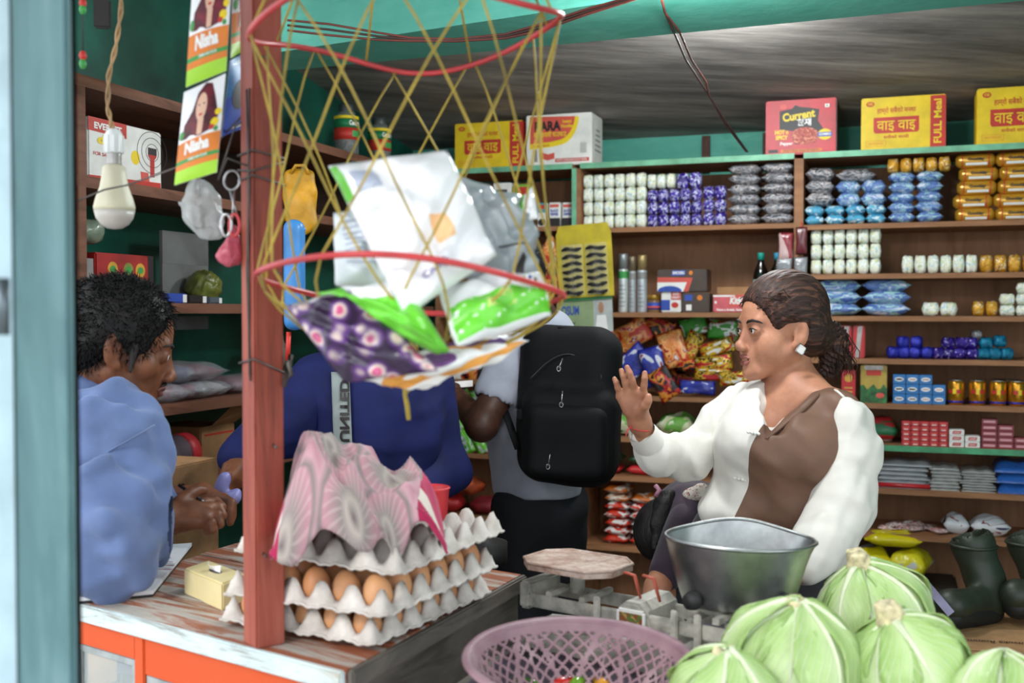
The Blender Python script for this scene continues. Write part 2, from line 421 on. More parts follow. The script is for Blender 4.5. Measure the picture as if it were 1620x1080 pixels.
# wooden uprights on the wall above the shelves
for px, w_ in ((1117, .03), (1213, .03)):
    u = Bk(px, 225, .48)[0]; z0 = Zm[254]
    obj('wall_batten', MB().box((0, 0, 0), (.035, .03, 2.31 - z0)), M_dwood, None, R(u, .483, (2.31 + z0) / 2), -TH, label='dark wooden batten on the teal wall above shelf, ' + ('under the hanging wire' if px < 1200 else 'beside the red noodle carton'), cat='batten')

# ------------------------------------------------------------------ left wall shelving
def lboard(par, w0, w1, z, th=.03, dep=.33, m=None):
    return obj('shelf_board', MB().box((0, 0, 0), (dep, w1 - w0, th)), m or M_dwood, par, R(UL - dep / 2, (w0 + w1) / 2, z - th / 2), -TH)
M_lwood = wood('left_shelf_wood', '4f3327', '7d5340', '8d604b', scale=(9, 1.2, 9))
wl0 = Lf(122, 400)[1]
LZ = [Lf(125, 116)[2], Lf(125, 276)[2], Lf(320, 480)[2], Lf(320, 634)[2], Lf(330, 745)[2]]
tl = thing('side_shelf', 'long dark wooden shelf unit along the left green wall', 'shelf', R(UL - .16, -1, 0), world=True)
for z in LZ: lboard(tl, wl0 - .5, -.02, z, m=M_lwood)
for px in (131, 660):
    w = Lf(px, 400)[1]
    obj('side_panel', MB().box((0, 0, 0), (.33, .03, LZ[0] - .03)), M_lwood, tl, R(UL - .165, w, (LZ[0] - .03) / 2), -TH)
w0_, w1_ = Lf(131, 400)[1], Lf(660, 400)[1]
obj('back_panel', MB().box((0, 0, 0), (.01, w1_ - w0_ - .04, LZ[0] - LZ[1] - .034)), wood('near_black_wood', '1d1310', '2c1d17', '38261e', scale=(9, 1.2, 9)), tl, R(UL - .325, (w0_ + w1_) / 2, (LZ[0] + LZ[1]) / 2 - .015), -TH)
# grey board panels closing the bay behind the leaning man
M_greyb = plain('grey_board', '6d6f6c', .7, var=.1, vs_=6)
for (xa, xb, ya, yb) in ((259, 331, 372, 416), (259, 331, 421, 478), (259, 331, 500, 522)):
    a = Lf(xa, yb, .16); b = Lf(xb, ya, .16)
    obj('board_panel', MB().box((0, 0, 0), (.012, b[1] - a[1], b[2] - a[2])), M_greyb, tl, R(UL - .17, (a[1] + b[1]) / 2, (a[2] + b[2]) / 2), -TH)
# ------------------------------------------------------------------ lamp at the beam (its own light comes with it)
def lamp():
    p = P(1098, -30, 2.2); t = thing('tube_lamp', 'lit white tube lamp fixed under the teal ceiling beam', 'lamp', p, -TH)
    e = NT('lamp_glow'); e.b.inputs['Emission Color'].default_value = (.93, .97, 1, 1); e.b.inputs['Emission Strength'].default_value = 30
    d = obj('diffuser', MB().tube([(-.14, 0, 0), (.14, 0, 0)], .014, 12), e.set(.4), t)
    obj('holder', MB().box((0, .0, .024), (.3, .03, .022), bev=.004), plain('white_plastic', 'e4e6e4', .4, var=.03), t)
    for s in (-1, 1): obj('end_cap', MB().tube([(s * .135, 0, 0), (s * .155, 0, 0)], .017, 12), MATS['white_plastic'], t)
    ld = bpy.data.lights.new('tube_light', 'POINT'); ld.shadow_soft_size = .06; ld.energy = 30; ld.color = (.93, .97, 1)
    lo = bpy.data.objects.new('tube_light', ld); COL.objects.link(lo); lo.parent = t; lo.location = (0, 0, -.02)
lamp()
def added_fill_lamp():  # extra lamp hidden behind the beam, added to brighten the upper shelves
    w_ = -1.05; p = R(-.85, w_, ceil_z(w_) - .05); t = thing('added_fill_lamp', 'added unseen batten lamp behind the beam, brightening the upper shelves', 'lamp', p, -TH)
    obj('diffuser', MB().tube([(-.28, 0, 0), (.28, 0, 0)], .016, 12), bpy.data.materials['lamp_glow'], t); obj('holder', MB().box((0, 0, .03), (.6, .035, .026), bev=.004), MATS['white_plastic'], t)
    for s in (-1, 1): obj('end_cap', MB().tube([(s * .275, 0, 0), (s * .3, 0, 0)], .019, 12), MATS['white_plastic'], t)
    ld = bpy.data.lights.new('added_fill_light', 'POINT'); ld.shadow_soft_size = .1; ld.energy = 40; ld.color = (.95, .98, 1)
    lo = bpy.data.objects.new('added_fill_light', ld); COL.objects.link(lo); lo.parent = t; lo.location = (0, 0, -.06)
added_fill_lamp()
# ================================================================== goods on the back shelves
def unit_box(bev=.03):
    return MB().box((0, 0, .5), (1, 1, 1), bev=bev).mesh('box')
def weld(me, d=1e-5):
    bm = bmesh.new(); bm.from_mesh(me); bmesh.ops.remove_doubles(bm, verts=bm.verts, dist=d); bmesh.ops.recalc_face_normals(bm, faces=bm.faces); bm.to_mesh(me); bm.free(); return me
def lump(seed, ax='x', twist=.0):
    """round-shouldered little bag with crinkled ends, 1x1x1 standing on z=0"""
    r = random.Random(seed); ph = [r.uniform(0, 6) for _ in range(6)]
    def f(i, j):
        a = 2 * PI * i; t = -1 + 2 * j
        rad = .5 * (1 - abs(t) ** 5) ** .35 * (1 - .0 * t); rad = max(rad, .02)
        c, s_ = math.cos(a), math.sin(a); k = (abs(c) ** 3.2 + abs(s_) ** 3.2) ** (-1 / 3.2)
        k *= 1 + .05 * math.sin(3 * a + ph[0] + 4 * t) + .05 * math.sin(7 * a + ph[1]) * (.4 + abs(t)) + .04 * math.sin(9 * t + ph[2] + 2 * a)
        return (.5 * t, c * k * rad, .5 + s_ * k * rad)
    return weld(MB().grid(f, 14, 9).mesh('lump'))
def pillow(seed, seam=.06, crimp=.02, puff=1.0, nx=14, ny=10):
    """sealed film pouch lying flat: 1 x 1 outline, thickness 1, standing on z=0; ends crimped"""
    r = random.Random(seed); ph = [r.uniform(0, 6) for _ in range(8)]
    def sh(x, y):
        ex = max(0, 1 - (abs(x) / (.5 - seam)) ** 2.6) if abs(x) < .5 - seam else 0
        ey = max(0, 1 - (abs(y) / .5) ** 3)
        t = (ex * ey) ** .42 * .5
        t *= 1 + .10 * math.sin(9 * x + ph[0] + 5 * y) + .08 * math.sin(14 * y + ph[1] - 6 * x)
        return t
    def wv(x, y): return .05 * math.sin(5 * x + ph[2]) * math.sin(4 * y + ph[3])
    mb = MB()
    for sg in (1, -1):
        def f(i, j, sg=sg):
            x = -.5 + i; y = (-.5 + j); w = 1 - .06 * (1 - abs(2 * x)) ** .5 * 0 - .10 * max(0, 1 - abs(2 * x)) * abs(2 * y) ** 2
            cr = crimp * math.sin(60 * y) if abs(x) > .5 - seam else 0
            return (x, y * w, .5 + sg * sh(x, y) + wv(x, y) * .6 + cr)
        mb.grid(f, nx, ny)
    return weld(mb.mesh('pillow'))
LUMPS = [lump(i) for i in range(4)]; PILS = [pillow(20 + i) for i in range(4)]; UBOX = unit_box(.02); UBOX2 = unit_box(.05)
MESHES = {}
def variant(me, m, key):
    k = (key, m.name)
    if k not in MESHES: c = me.copy(); c.materials.clear(); c.materials.append(m); MESHES[k] = c
    return MESHES[k]
m_wy = patch('white_yellow_wrapper', [(0, 'f2f3ee'), (.40, 'e4e6b8'), (.48, 'f9faf6'), (.57, 'b5d4e0'), (.62, 'd4d994')], 22, .22)
m_pu = patch('purple_wrapper', [(0, '2a1a6e'), (.42, '4a31a8'), (.53, 'dcdcf0'), (.60, '2b1a70')], 24, .2)
m_gy = patch('grey_dark_wrapper', [(0, '55565c'), (.38, '8d8e95'), (.47, 'd6cac6'), (.51, '44454c'), (.58, '9c9ea4'), (.66, '6a5654')], 22, .2)
m_lb = patch('light_blue_wrapper', [(0, '55aacb'), (.46, '4797c0'), (.55, 'd8e8ec'), (.62, '6cb8d2')], 16, .2)
m_bl = patch('blue_green_wrapper', [(0, '6f8ac2'), (.42, '5470b4'), (.49, 'a5cfd0'), (.55, '7f98cc'), (.62, 'd3dae6')], 16, .2)
m_gold = patch('gold_wrapper', [(0, 'c48a1f'), (.45, 'd9a236'), (.58, 'efe4c2'), (.61, 'b2771a')], 14, .22, metal=.25)
m_dbl = patch('dark_blue_foil', [(0, '252a9a'), (.5, '3038b8'), (.62, '1a1c66')], 20, .15, metal=.4)
m_dpu = patch('violet_foil', [(0, '2b1676'), (.5, '44249c'), (.6, 'd8d8ee'), (.64, '20104f')], 22, .15, metal=.4)
m_tea = patch('teal_foil', [(0, '1c86a6'), (.5, '1a6f96'), (.62, '0f4b66')], 20, .15, metal=.4)
m_film = clear('clear_film')
m_red = plain('red_card', 'c1282c', .45, var=.06); m_white = plain('white_card', 'eceae4', .5, var=.04)
m_yel = plain('yellow_card', 'ecc91c', .5, var=.05); m_dk = plain('dark_print', '26201f', .5, var=.05)
m_rp = plain('red_print', 'c63327', .5, var=.05); m_pk = plain('salmon_print', 'd9584a', .5, var=.04); m_yp = plain('yellow_print', 'f2d21f', .5, var=.04)
m_wp = plain('white_print', 'f4f2ee', .5, var=.02); m_gp = plain('green_print', '3f9a4a', .5, var=.05); m_bp = plain('blue_print', '2f4fae', .5, var=.05)
m_op = plain('orange_print', 'e2802c', .5, var=.05); m_kraft = plain('kraft_card', 'a98056', .75, var=.08, bump=.1)
m_gryp = plain('grey_print', '8d8b88', .5, var=.05)
CNT = {}
def zat(px, py, off): return Bk(px, py, off)[2]
def stack(name, label, cat, group, meshes, m, x0, x1, cols, y0, y1, rows, zb=None, off=.02, dep=None, jit=.05, skip=(), key=None, fill=.99):
    """rows x cols of one kind of packet on a shelf; zb = height of what they stand on"""
    ua, ub = Bk(x0, y1, off)[0], Bk(x1, y1, off)[0]; w = (ub - ua) / cols; xm = (x0 + x1) / 2
    z1 = zat(xm, y0, off); z0 = zat(xm, y1, off) if zb is None else zb
    h = (z1 - z0) / rows; d = dep or min(.2, max(w, .06)); out = []
    for r in range(rows):
        for c in range(cols):
            if (r, c) in skip: continue

            mi = random.randrange(len(meshes)); me = variant(meshes[mi], m, (id(meshes[mi]),))
            o = obj(name, me, None, None, R(ua + w * (c + .5), off + d / 2 + random.uniform(0, jit * .2), z0 + h * r), -TH + random.uniform(-jit, jit), (w * fill, d, h * (1.0 if meshes is LUMPS else 1.14)), label=label + where(r, c, rows, cols), cat=cat, group=group)
            out.append(o)
    return out
zA = Zm[358]; zB = Zr[350]
L_ = 'white yellow candy bag, left end of top shelf'
stack('candy_bag', L_, 'candy bag', 'white candy bags on the top shelf', LUMPS, m_wy, 920, 1021, 6, 274, 357, 4, zA)
stack('candy_bag', 'purple foil bag beside the white yellow bags', 'candy bag', 'purple candy bags on the top shelf', LUMPS, m_pu, 1022, 1109, 5, 298, 357, 3, zA)
stack('candy_bag', 'purple foil bag touching the grey packet pile', 'candy bag', 'purple candy bags on the top shelf', LUMPS, m_pu, 1110, 1148, 2, 293, 357, 3, zA)
stack('candy_bag', 'white candy bag on top of the purple bags', 'candy bag', 'white bags on the purple ones', LUMPS, m_wy, 1022, 1067, 3, 274, 297, 1)
stack('candy_bag', 'purple foil bag topmost of the purple stack beside white bags', 'candy bag', 'purple bags on top', LUMPS, m_pu, 1068, 1109, 2, 272, 297, 1)
gl = 'grey black packet in the tall grey pile'
stack('snack_packet', gl, 'packet', 'grey packets in the tall pile', PILS, m_gy, 1150, 1257, 2, 258, 357, 6, zA, dep=.13, fill=1.0)
stack('snack_packet', 'light blue packet right of the shelf divider', 'packet', 'light blue packets on the top shelf', PILS, m_lb, 1272, 1402, 4, 325, 357, 2, zB, dep=.11, fill=1.02)
stack('snack_packet', 'grey black packet on the light blue ones', 'packet', 'grey packets on blue ones', PILS, m_gy, 1272, 1320, 1, 266, 325, 3, dep=.13)
stack('snack_packet', 'blue green packet under the single grey packet', 'packet', 'blue packets under the grey one', PILS, m_bl, 1322, 1402, 2, 286, 325, 2, dep=.12, fill=1.02)
stack('snack_packet', 'single grey packet topmost on the shorter blue pile', 'packet', None, PILS, m_gy, 1322, 1386, 1, 268, 286, 1, dep=.12)
stack('snack_packet', 'blue packet in pile beside gold biscuit rolls', 'packet', 'blue packets in the tall pile', PILS, m_bl, 1405, 1492, 2, 271, 347, 5, zB, dep=.12, fill=1.02)
stack('candy_bag', 'small gold bag on the tall blue pile', 'candy bag', 'gold bags on the blue pile', LUMPS, m_gold, 1403, 1505, 5, 248, 271, 1)
# gold biscuit rolls: printed tube, red rings, twisted ends
def biscuit_roll():
    L, r = .135, .0275
    t = thing('biscuit_roll', 'gold biscuit roll, right end of top shelf, bottom row, leftmost', 'biscuits', (0, 0, 0), 0, 'gold biscuit rolls')
    X = Matrix.Rotation(PI / 2, 4, 'Y')
    obj('wrapper', MB().lathe([(0, -L / 2), (r * .55, -L / 2 - .004), (r * .8, -L / 2 + .003), (r, -L / 2 + .01), (r, L / 2 - .01), (r * .8, L / 2 - .003), (r * .55, L / 2 + .004), (0, L / 2)], 18, M=X), plain('gold_roll_film', 'c9942c', .25, .3, var=.1), t, (0, 0, r))
    for s in (-1, 1): obj('red_ring', MB().lathe([(r + .0004, -.002), (r + .0008, 0), (r + .0004, .002)], 18, M=Matrix.Translation((s * .048, 0, 0)) @ X), m_rp, t, (0, 0, r))
    def band(a0, a1, x0, x1): return lambda i, j: ((x0 + (x1 - x0) * i), -(r + .0006) * math.cos(a0 + (a1 - a0) * j), (r + .0006) * math.sin(a0 + (a1 - a0) * j))
    obj('white_label', MB().grid(band(-.75, -.35, -.036, .042), 2, 4), m_wp, t, (0, 0, r))
    o = write(t, 'Goodday', .017, m_dk, (0, -r - .0024, r + .004), bold=.03, shear=.2, width=.06)
    return t
br = biscuit_roll(); rolls = []
ua, ub = Bk(1510, 343, .03)[0], Bk(1512, 343, .03)[0]
for r_ in range(5):
    for c in range(3):
        z = zB + r_ * .0525; u = Bk(1512, 340, .04)[0] + .07 + c * .145 + (.0, -.008, .006, .012, .0)[r_]
        if (r_, c) == (0, 0): br.location = R(u, .07, z); br.rotation_euler = (0, 0, -TH)
        else: dup(br, R(u, .07 + random.uniform(-.006, .006), z), -TH + random.uniform(-.03, .03), label='gold biscuit roll, right end of top shelf' + where(r_, c, 5, 3))
# second row, right unit
z = Zr[432]
stack('candy_bag', 'white green candy bag under the blue packets', 'candy bag', 'white candy bags on the second shelf', LUMPS, m_wy, 1281, 1394, 6, 361, 432, 3, z)
stack('candy_bag', 'white candy bag in single row, second shelf', 'candy bag', 'single row of white bags', LUMPS, m_wy, 1426, 1548, 6, 403, 430, 1, z)
stack('candy_bag', 'gold candy bag, right end of second shelf', 'candy bag', 'gold bags on second shelf', LUMPS, m_gold, 1550, 1640, 4, 402, 429, 1, z)
z = Zr[500]
stack('snack_packet', 'pale blue bundle on third shelf behind the woman', 'packet', 'pale blue bundles on the third shelf', PILS, m_bl, 1286, 1442, 2, 443, 500, 3, z, dep=.16, fill=1.0)
stack('candy_bag', 'white green bag of the pair on third shelf', 'candy bag', 'pair of white bags', LUMPS, m_wy, 1458, 1516, 2, 478, 499, 1, z)
stack('candy_bag', 'gold candy bag of the pair on third shelf', 'candy bag', 'pair of gold bags', LUMPS, m_gold, 1538, 1580, 2, 476, 499, 1, z)
stack('candy_bag', 'green white bag heaped at third shelf end', 'candy bag', 'heap of green white bags', LUMPS, m_wy, 1581, 1661, 3, 446, 499, 3, z, skip=((2, 0),))
# fourth row: foil pouches and red boxes
z = Zr[569]
def foil(px, py, w, h, m, lab, grp, off=.04):
    CNT[lab] = CNT.get(lab, -1) + 1; lab = lab + (', %s of the heap counted from left' % ORD[CNT[lab]] if grp else '')
    u, _, zz = Bk(px, py, off); zz = max(zz, z)
    obj('foil_pouch', variant(LUMPS[random.randrange(4)], m, 'fp%d' % random.randrange(4)), None, None, R(u, off + .03, zz), -TH + random.uniform(-.5, .5), (w, .05, h), label=lab, cat='pouch', group=grp)
for px, py in ((1412, 569), (1430, 569), (1448, 569), (1466, 569), (1428, 551), (1450, 551)): foil(px, py, .05, .048, m_dbl, 'shiny dark blue foil pouch', 'dark blue foil pouches')
for px, py in ((1484, 569), (1502, 569), (1520, 569), (1538, 569), (1500, 552), (1522, 552), (1538, 552)): foil(px, py, .052, .046, m_dpu, 'violet foil pouch beside the teal ones', 'violet foil pouches')
for px, py in ((1556, 569), (1574, 569), (1593, 569), (1560, 552), (1582, 549)): foil(px, py, .05, .046, m_tea, 'shiny teal foil pouch', 'teal foil pouches')
foil(1545, 536, .035, .034, m_gy, 'small silver foil pouch topmost on the teal heap', None)
def pbox(name, label, x0, y0, x1, y1, m, zb, dep=.06, off=.03, cat='box', group=None, bev=.004):
    """upright printed carton seen at the given place; returns thing and its width and height"""
    ua, ub = Bk(x0, y1, off)[0], Bk(x1, y1, off)[0]; w = ub - ua; h = zat((x0 + x1) / 2, y0, off) - zb
    t = thing(name, label, cat, R((ua + ub) / 2, off, zb), -TH, group)
    obj('carton', MB().box((0, dep / 2, h / 2), (w, dep, h), bev=min(bev, w / 6)), m, t); return t, w, h
for i, (xa, xb, lab) in enumerate(((1328, 1347, 'narrow red box with silver stripe, half hidden by the ponytail'), (1349, 1368, 'narrow red box with silver stripe, right of its twin'))):
    t, w, h = pbox('incense_box', lab, xa, 515, xb, 566, m_red, z, dep=.05, group='red boxes on fourth shelf')
    flat(t, 'silver_stripe', [(-w * .3, h * .02), (w * .05, h * .02), (w * .3, h * .98), (-w * .1, h * .98)], plain('silver_print', 'b9b4ae', .25, .7, var=.15), 0)
z = Zr[641]
t, w, h = pbox('tea_box', 'narrow red box with gold emblem beside the yellow green carton', 1331, 585, 1353, 640, m_red, z)
flat(t, 'emblem', ell(0, h * .75, w * .3, w * .3), plain('gold_print', 'd3a03c', .4, var=.1), 0)
for k in (.3, .42): flat(t, 'text_bar', rect(-w * .3, h * k, w * .3, h * (k + .05)), MATS['gold_print'], 0)
t, w, h = pbox('tea_box', 'yellow and green landscape printed carton on the fifth shelf', 1361, 577, 1403, 632, plain('mustard_card', 'b79a3e', .4, var=.1), z)
flat(t, 'green_hills', [(-w / 2, 0), (w / 2, 0), (w / 2, h * .38)] + [(w * (.5 - k / 8), h * (.42 + .08 * math.sin(k * 1.9))) for k in range(1, 8)] + [(-w / 2, h * .45)], plain('hill_green', '2f6a35', .5, var=.3, vs_=40), 0)
flat(t, 'red_banner', rect(-w * .28, h * .72, w * .28, h * .86), m_rp, 0); flat(t, 'silver_top', rect(-w * .35, h * .87, w * .35, h * .98), MATS['silver_print'], 0)
flat(t, 'red_cup', ell(w * .25, h * .2, w * .16, h * .07), m_pk, 0, .0012)
# blue little boxes, stacked
m_blue = plain('bright_blue_card', '1f74b8', .4, var=.08)
def small_box(name, label, cat, group, w, d, h, m, prints):
    t = thing(name, label, cat, (0, 0, 0), -TH, group); obj('carton', MB().box((0, d / 2, h / 2), (w, d, h), bev=.0015), m, t)
    for nm, pts, mm in prints: flat(t, nm, [(a * w, b * h) for a, b in pts], mm, 0)
    return t
def place(proto, spots, rc=None, first=True):
    base = proto['label']
    for i, (u, w_, zz, rz) in enumerate(spots):
        lab = base
        if rc: r_, c_ = rc[i]; lab = base + where(r_, c_, max(x[0] for x in rc) + 1, max(x[1] for x in rc) + 1)
        proto['label'] = base
        if i == 0 and first: proto.location = R(u, w_, zz); proto.rotation_euler = (0, 0, -TH + rz); keep = lab
        else: dup(proto, R(u, w_, zz), -TH + rz, label=lab)
    proto['label'] = keep
u0 = Bk(1412, 640, .03)[0]; wd_ = (Bk(1496, 640, .03)[0] - u0) / 4; hb = (zat(1440, 592, .03) - z) / 3
sb = small_box('medicine_box', 'small blue box with white label on fifth shelf', 'box', 'blue boxes on fifth shelf', wd_ * .96, .05, hb * .97, m_blue, [('label_oval', ell(0, .5, .36, .22, 14), m_wp), ('text_bar', rect(-.25, .42, .25, .58), plain('pale_red_print', 'c98a86', .5, var=.02))])
place(sb, [(u0 + wd_ * (c + .5), .03, z + hb * r, random.uniform(-.03, .03)) for r in range(3) for c in range(4) if (r, c) != (2, 3)], [(r, c) for r in range(3) for c in range(4) if (r, c) != (2, 3)])
# gold cans
def can():
    t = thing('drink_can', 'gold drink can with blue base on the fifth shelf', 'can', (0, 0, 0), 0, 'gold cans')
    r, h = .032, .098
    g = plain('gold_can_metal', 'd6962a', .22, .75, var=.08)
    obj('body', MB().lathe([(r * .82, .0), (r * .86, .004), (r, .01), (r, h - .014), (r * .9, h - .005)], 24), g, t)
    obj('blue_base', MB().lathe([(r + .0003, .008), (r + .0006, .011), (r + .0003, .016)], 24), plain('can_blue', '2c2f9c', .25, .5, var=.05), t)
    obj('lid', MB().lathe([(r * .9, h - .005), (r * .93, h - .002), (r * .9, h), (r * .84, h - .003), (0, h - .003)], 24), plain('can_silver', 'c8c8c6', .25, .9, var=.05), t)
    def em(a0, a1, z0, z1): return lambda i, j: ((r + .0006) * math.sin(a0 + (a1 - a0) * i), -(r + .0006) * math.cos(a0 + (a1 - a0) * i), z0 + (z1 - z0) * j)
    for a in (-.5, .5): obj('red_emblem', MB().grid(em(a - .28, a + .28, .045, .06), 6, 1), m_rp, t)
    obj('sun_disc', MB().grid(em(-.2, .2, .043, .063), 4, 1), m_yp, t); return t
c0 = can(); uu = [(px, w_) for px, w_ in ((1513, .03), (1547, .03), (1580, .03), (1610, .03), (1583, .1), (1603, .1), (1636, .05))]
place(c0, [(Bk(px, 630, w_)[0], w_ + .034, z, random.uniform(-.3, .3)) for px, w_ in uu], [(0, 0), (0, 1), (0, 2), (0, 3), (1, 0), (1, 1), (0, 4)])
for o in bpy.data.objects:
    if o.name.startswith('drink_can'): o['label'] = o['label'].replace('bottom row', 'front').replace('top row', 'behind the others')
# sixth row: soap and match boxes
z = Zr[708]
u0, u1 = Bk(1426, 705, .03)[0], Bk(1500, 705, .03)[0]; wd_ = (u1 - u0) / 5; hb = (zat(1460, 666, .03) - z) / 5
sb = small_box('match_box', 'small red box in the block of red boxes', 'box', 'block of red boxes on green edged shelf', wd_ * .96, .05, hb * .96, m_red, [('text_bar', rect(-.3, .5, .3, .75), m_pk), ('text_bar', rect(-.25, .2, .25, .36), m_wp)])
place(sb, [(u0 + wd_ * (c + .5), .03, z + hb * r, 0) for r in range(5) for c in range(5)], [(r, c) for r in range(5) for c in range(5)])
wd_ = Bk(1525, 705, .03)[0] - Bk(1500, 705, .03)[0]; u0 = Bk(1501, 705, .03)[0]; hb = (zat(1510, 679, .03) - z) / 3
sb = small_box('soap_box', 'flat white box with red label beside the red block', 'box', 'white boxes on green edged shelf', wd_ * .95, .06, hb * .96, m_white, [('red_label', [(-.3, .25), (.25, .25), (.32, .8), (-.24, .8)], m_rp), ('text_bar', rect(-.2, .42, .2, .6), m_wp)])
place(sb, [(u0 + wd_ * (c + .5), .03, z + hb * r, random.uniform(-.04, .04)) for r, c in ((0, 0), (1, 0), (2, 0), (0, 1), (1, 1))], [(0, 0), (1, 0), (2, 0), (0, 1), (1, 1)])
u0 = Bk(1552, 705, .03)[0]; wd_ = Bk(1578, 705, .03)[0] - u0; hb = (zat(1565, 662, .03) - z) / 5
sb = small_box('soap_box', 'flat maroon box with pink lettering', 'box', 'maroon boxes on green edged shelf', wd_ * .96, .06, hb * .95, plain('maroon_card', '8d2733', .4, var=.08), [('text_bar', rect(-.38, .3, .38, .72), plain('pink_print', 'd99aa0', .5, var=.05))])
place(sb, [(u0 + wd_ * (c + .5), .03, z + hb * r, random.uniform(-.03, .03)) for r, c in [(r, 0) for r in range(5)] + [(r, 1) for r in range(4)] + [(0, 2), (1, 2)]], [(r, 0) for r in range(5)] + [(r, 1) for r in range(4)] + [(0, 2), (1, 2)])
o = obj('rice_pack', variant(PILS[0], patch('white_red_green_bag', [(0, '1f6b43'), (.42, 'b62a30'), (.5, 'e4e4e0')], 6, .3, stretch=(.2, .2, 2)), 'rp'), None, None, R(Bk(1392, 700, .1)[0], .14, z), -TH, (.14, .16, .1), label='white, red and green sack half hidden behind the white sleeve', cat='sack')
# seventh row: stacks of plastic bags
z = Zr[778]
def sheets(name, label, x0, x1, y0, m, n, dep=.2, off=.03, seed=1):
    ua, ub = Bk(x0, 775, off)[0], Bk(x1, 775, off)[0]; h = zat((x0 + x1) / 2, y0, off) - z; r = random.Random(seed)
    t = thing(name, label, 'plastic bags', R((ua + ub) / 2, off + dep / 2, z), -TH)
    for i in range(n):
        th = h / n; ox, ph = r.uniform(-.008, .008), r.uniform(0, 6)
        def f(a, b, th=th, i=i, ox=ox, ph=ph):
            x = (a - .5) * (ub - ua) + ox; y = (b - .5) * dep; e = min(1, (.5 - abs(b - .5)) * 9) * min(1, (.5 - abs(a - .5)) * 9)
            return (x, y, th * (i + .2 + .75 * e ** .5) + .003 * math.sin(14 * a + ph) * e)
        obj('bag_layer', MB().grid(f, 12, 8).add([(-(ub - ua) / 2 + ox, -dep / 2, th * i), ((ub - ua) / 2 + ox, -dep / 2, th * i), ((ub - ua) / 2 + ox, -dep / 2, th * (i + .2)), (-(ub - ua) / 2 + ox, -dep / 2, th * (i + .2))], [(0, 1, 2, 3)]), m, t)
    return t
m_pvc = clear('grey_plastic', 'b9bcc0', .25, .75, 18); m_pvc2 = clear('clear_plastic', 'd5d6d2', .2, .6, 30); m_pvcb = clear('blue_plastic', '2e63b4', .22, .92, 30)
tr = sheets('plastic_bag_stack', 'stack of grey plastic bags with a red one at the bottom', 1388, 1470, 730, m_pvc, 6, seed=3)
obj('red_bag', MB().tube([(-.1, -.1, .012), (.1, -.1, .012)], .012, 8, flat=.8), plain('red_plastic', 'b9262c', .3, var=.08), tr)
sheets('plastic_bag_stack', 'pile of clear plastic bags left of the blue bags', 1472, 1520, 738, m_pvc2, 7, seed=4)
sheets('plastic_bag_stack', 'sagging pile of clear plastic bags beside the blue ones', 1521, 1574, 744, m_pvc2, 8, seed=5)
sheets('plastic_bag_stack', 'folded blue plastic bags at right end of the shelf', 1577, 1650, 732, m_pvcb, 3, seed=6)
# eighth row: loose sweets and pouches
z = Zr[846]
m_sw = patch('white_red_wrapper', [(0, 'd8d6d2'), (.45, 'b22a2c'), (.53, 'e6e4e0'), (.6, '6d1c20')], 30, .25)
for i, (px, py) in enumerate(((1405, 846), (1418, 836), (1430, 846), (1445, 834), (1455, 846), (1470, 842), (1484, 846), (1440, 846))):
    off = .05 + .012 * i % .07; u, _, zz = Bk(px, py, off)
    obj('sweet_packet', variant(PILS[i % 4], m_sw, 'sw%d' % (i % 4)), None, None, R(u, off + .03, max(z, zz)), random.uniform(0, 3), (.08, .05, .022), label='white red sweet packet loose on lowest shelf, %s from left' % ORD[i], cat='packet', group='loose sweets on lowest shelf')
m_bw = patch('white_navy_wrapper', [(0, '23224a'), (.43, 'd5d6da'), (.62, '8a2434'), (.65, 'd5d6da')], 7, .25)
for px, w_, lab in ((1512, .1, 'plump white and navy pouch left of its twin on lowest shelf'), (1566, .15, 'long white and navy pouch above the rubber boots')):
    obj('flour_pouch', variant(PILS[1], m_bw, 'fp'), None, None, R(Bk(px, 846, .06)[0], .12, z), -TH + .1, (w_, .12, .075), label=lab, cat='pouch')
m_ys = patch('yellow_sack_film', [(0, 'd6c415'), (.47, 'e2d52a'), (.56, 'c9c9c4'), (.66, 'd9cb1c')], 5, .25, bs=30)
zf = zat(1400, 925, .0)
for i, (px, py, w_, h_, rz, lab) in enumerate(((1376, 922, .16, .13, .2, 'yellow grain bag at left under the lowest shelf'), (1440, 922, .15, .12, -.2, 'yellow and white grain bag beside the torn carton'), (1410, 868, .22, .06, .1, 'folded yellow and white bag lying on the grain bags'))):
    u, _, zz = Bk(px, py, -.02)
    obj('grain_bag', variant(PILS[i], m_ys, 'ys%d' % i), None, None, R(u, .07, zz), -TH + rz, (w_, .2, h_), label=lab, cat='bag')
obj('storage_crate', MB().box((0, 0, 0), (.5, .3, zf - .005), bev=.01), plain('dark_crate_wood', '3a2a20', .7, var=.2), None, R(Bk(1410, 900)[0], .16, (zf - .005) / 2), -TH, label='dark low crate under the yellow grain bags', cat='crate')

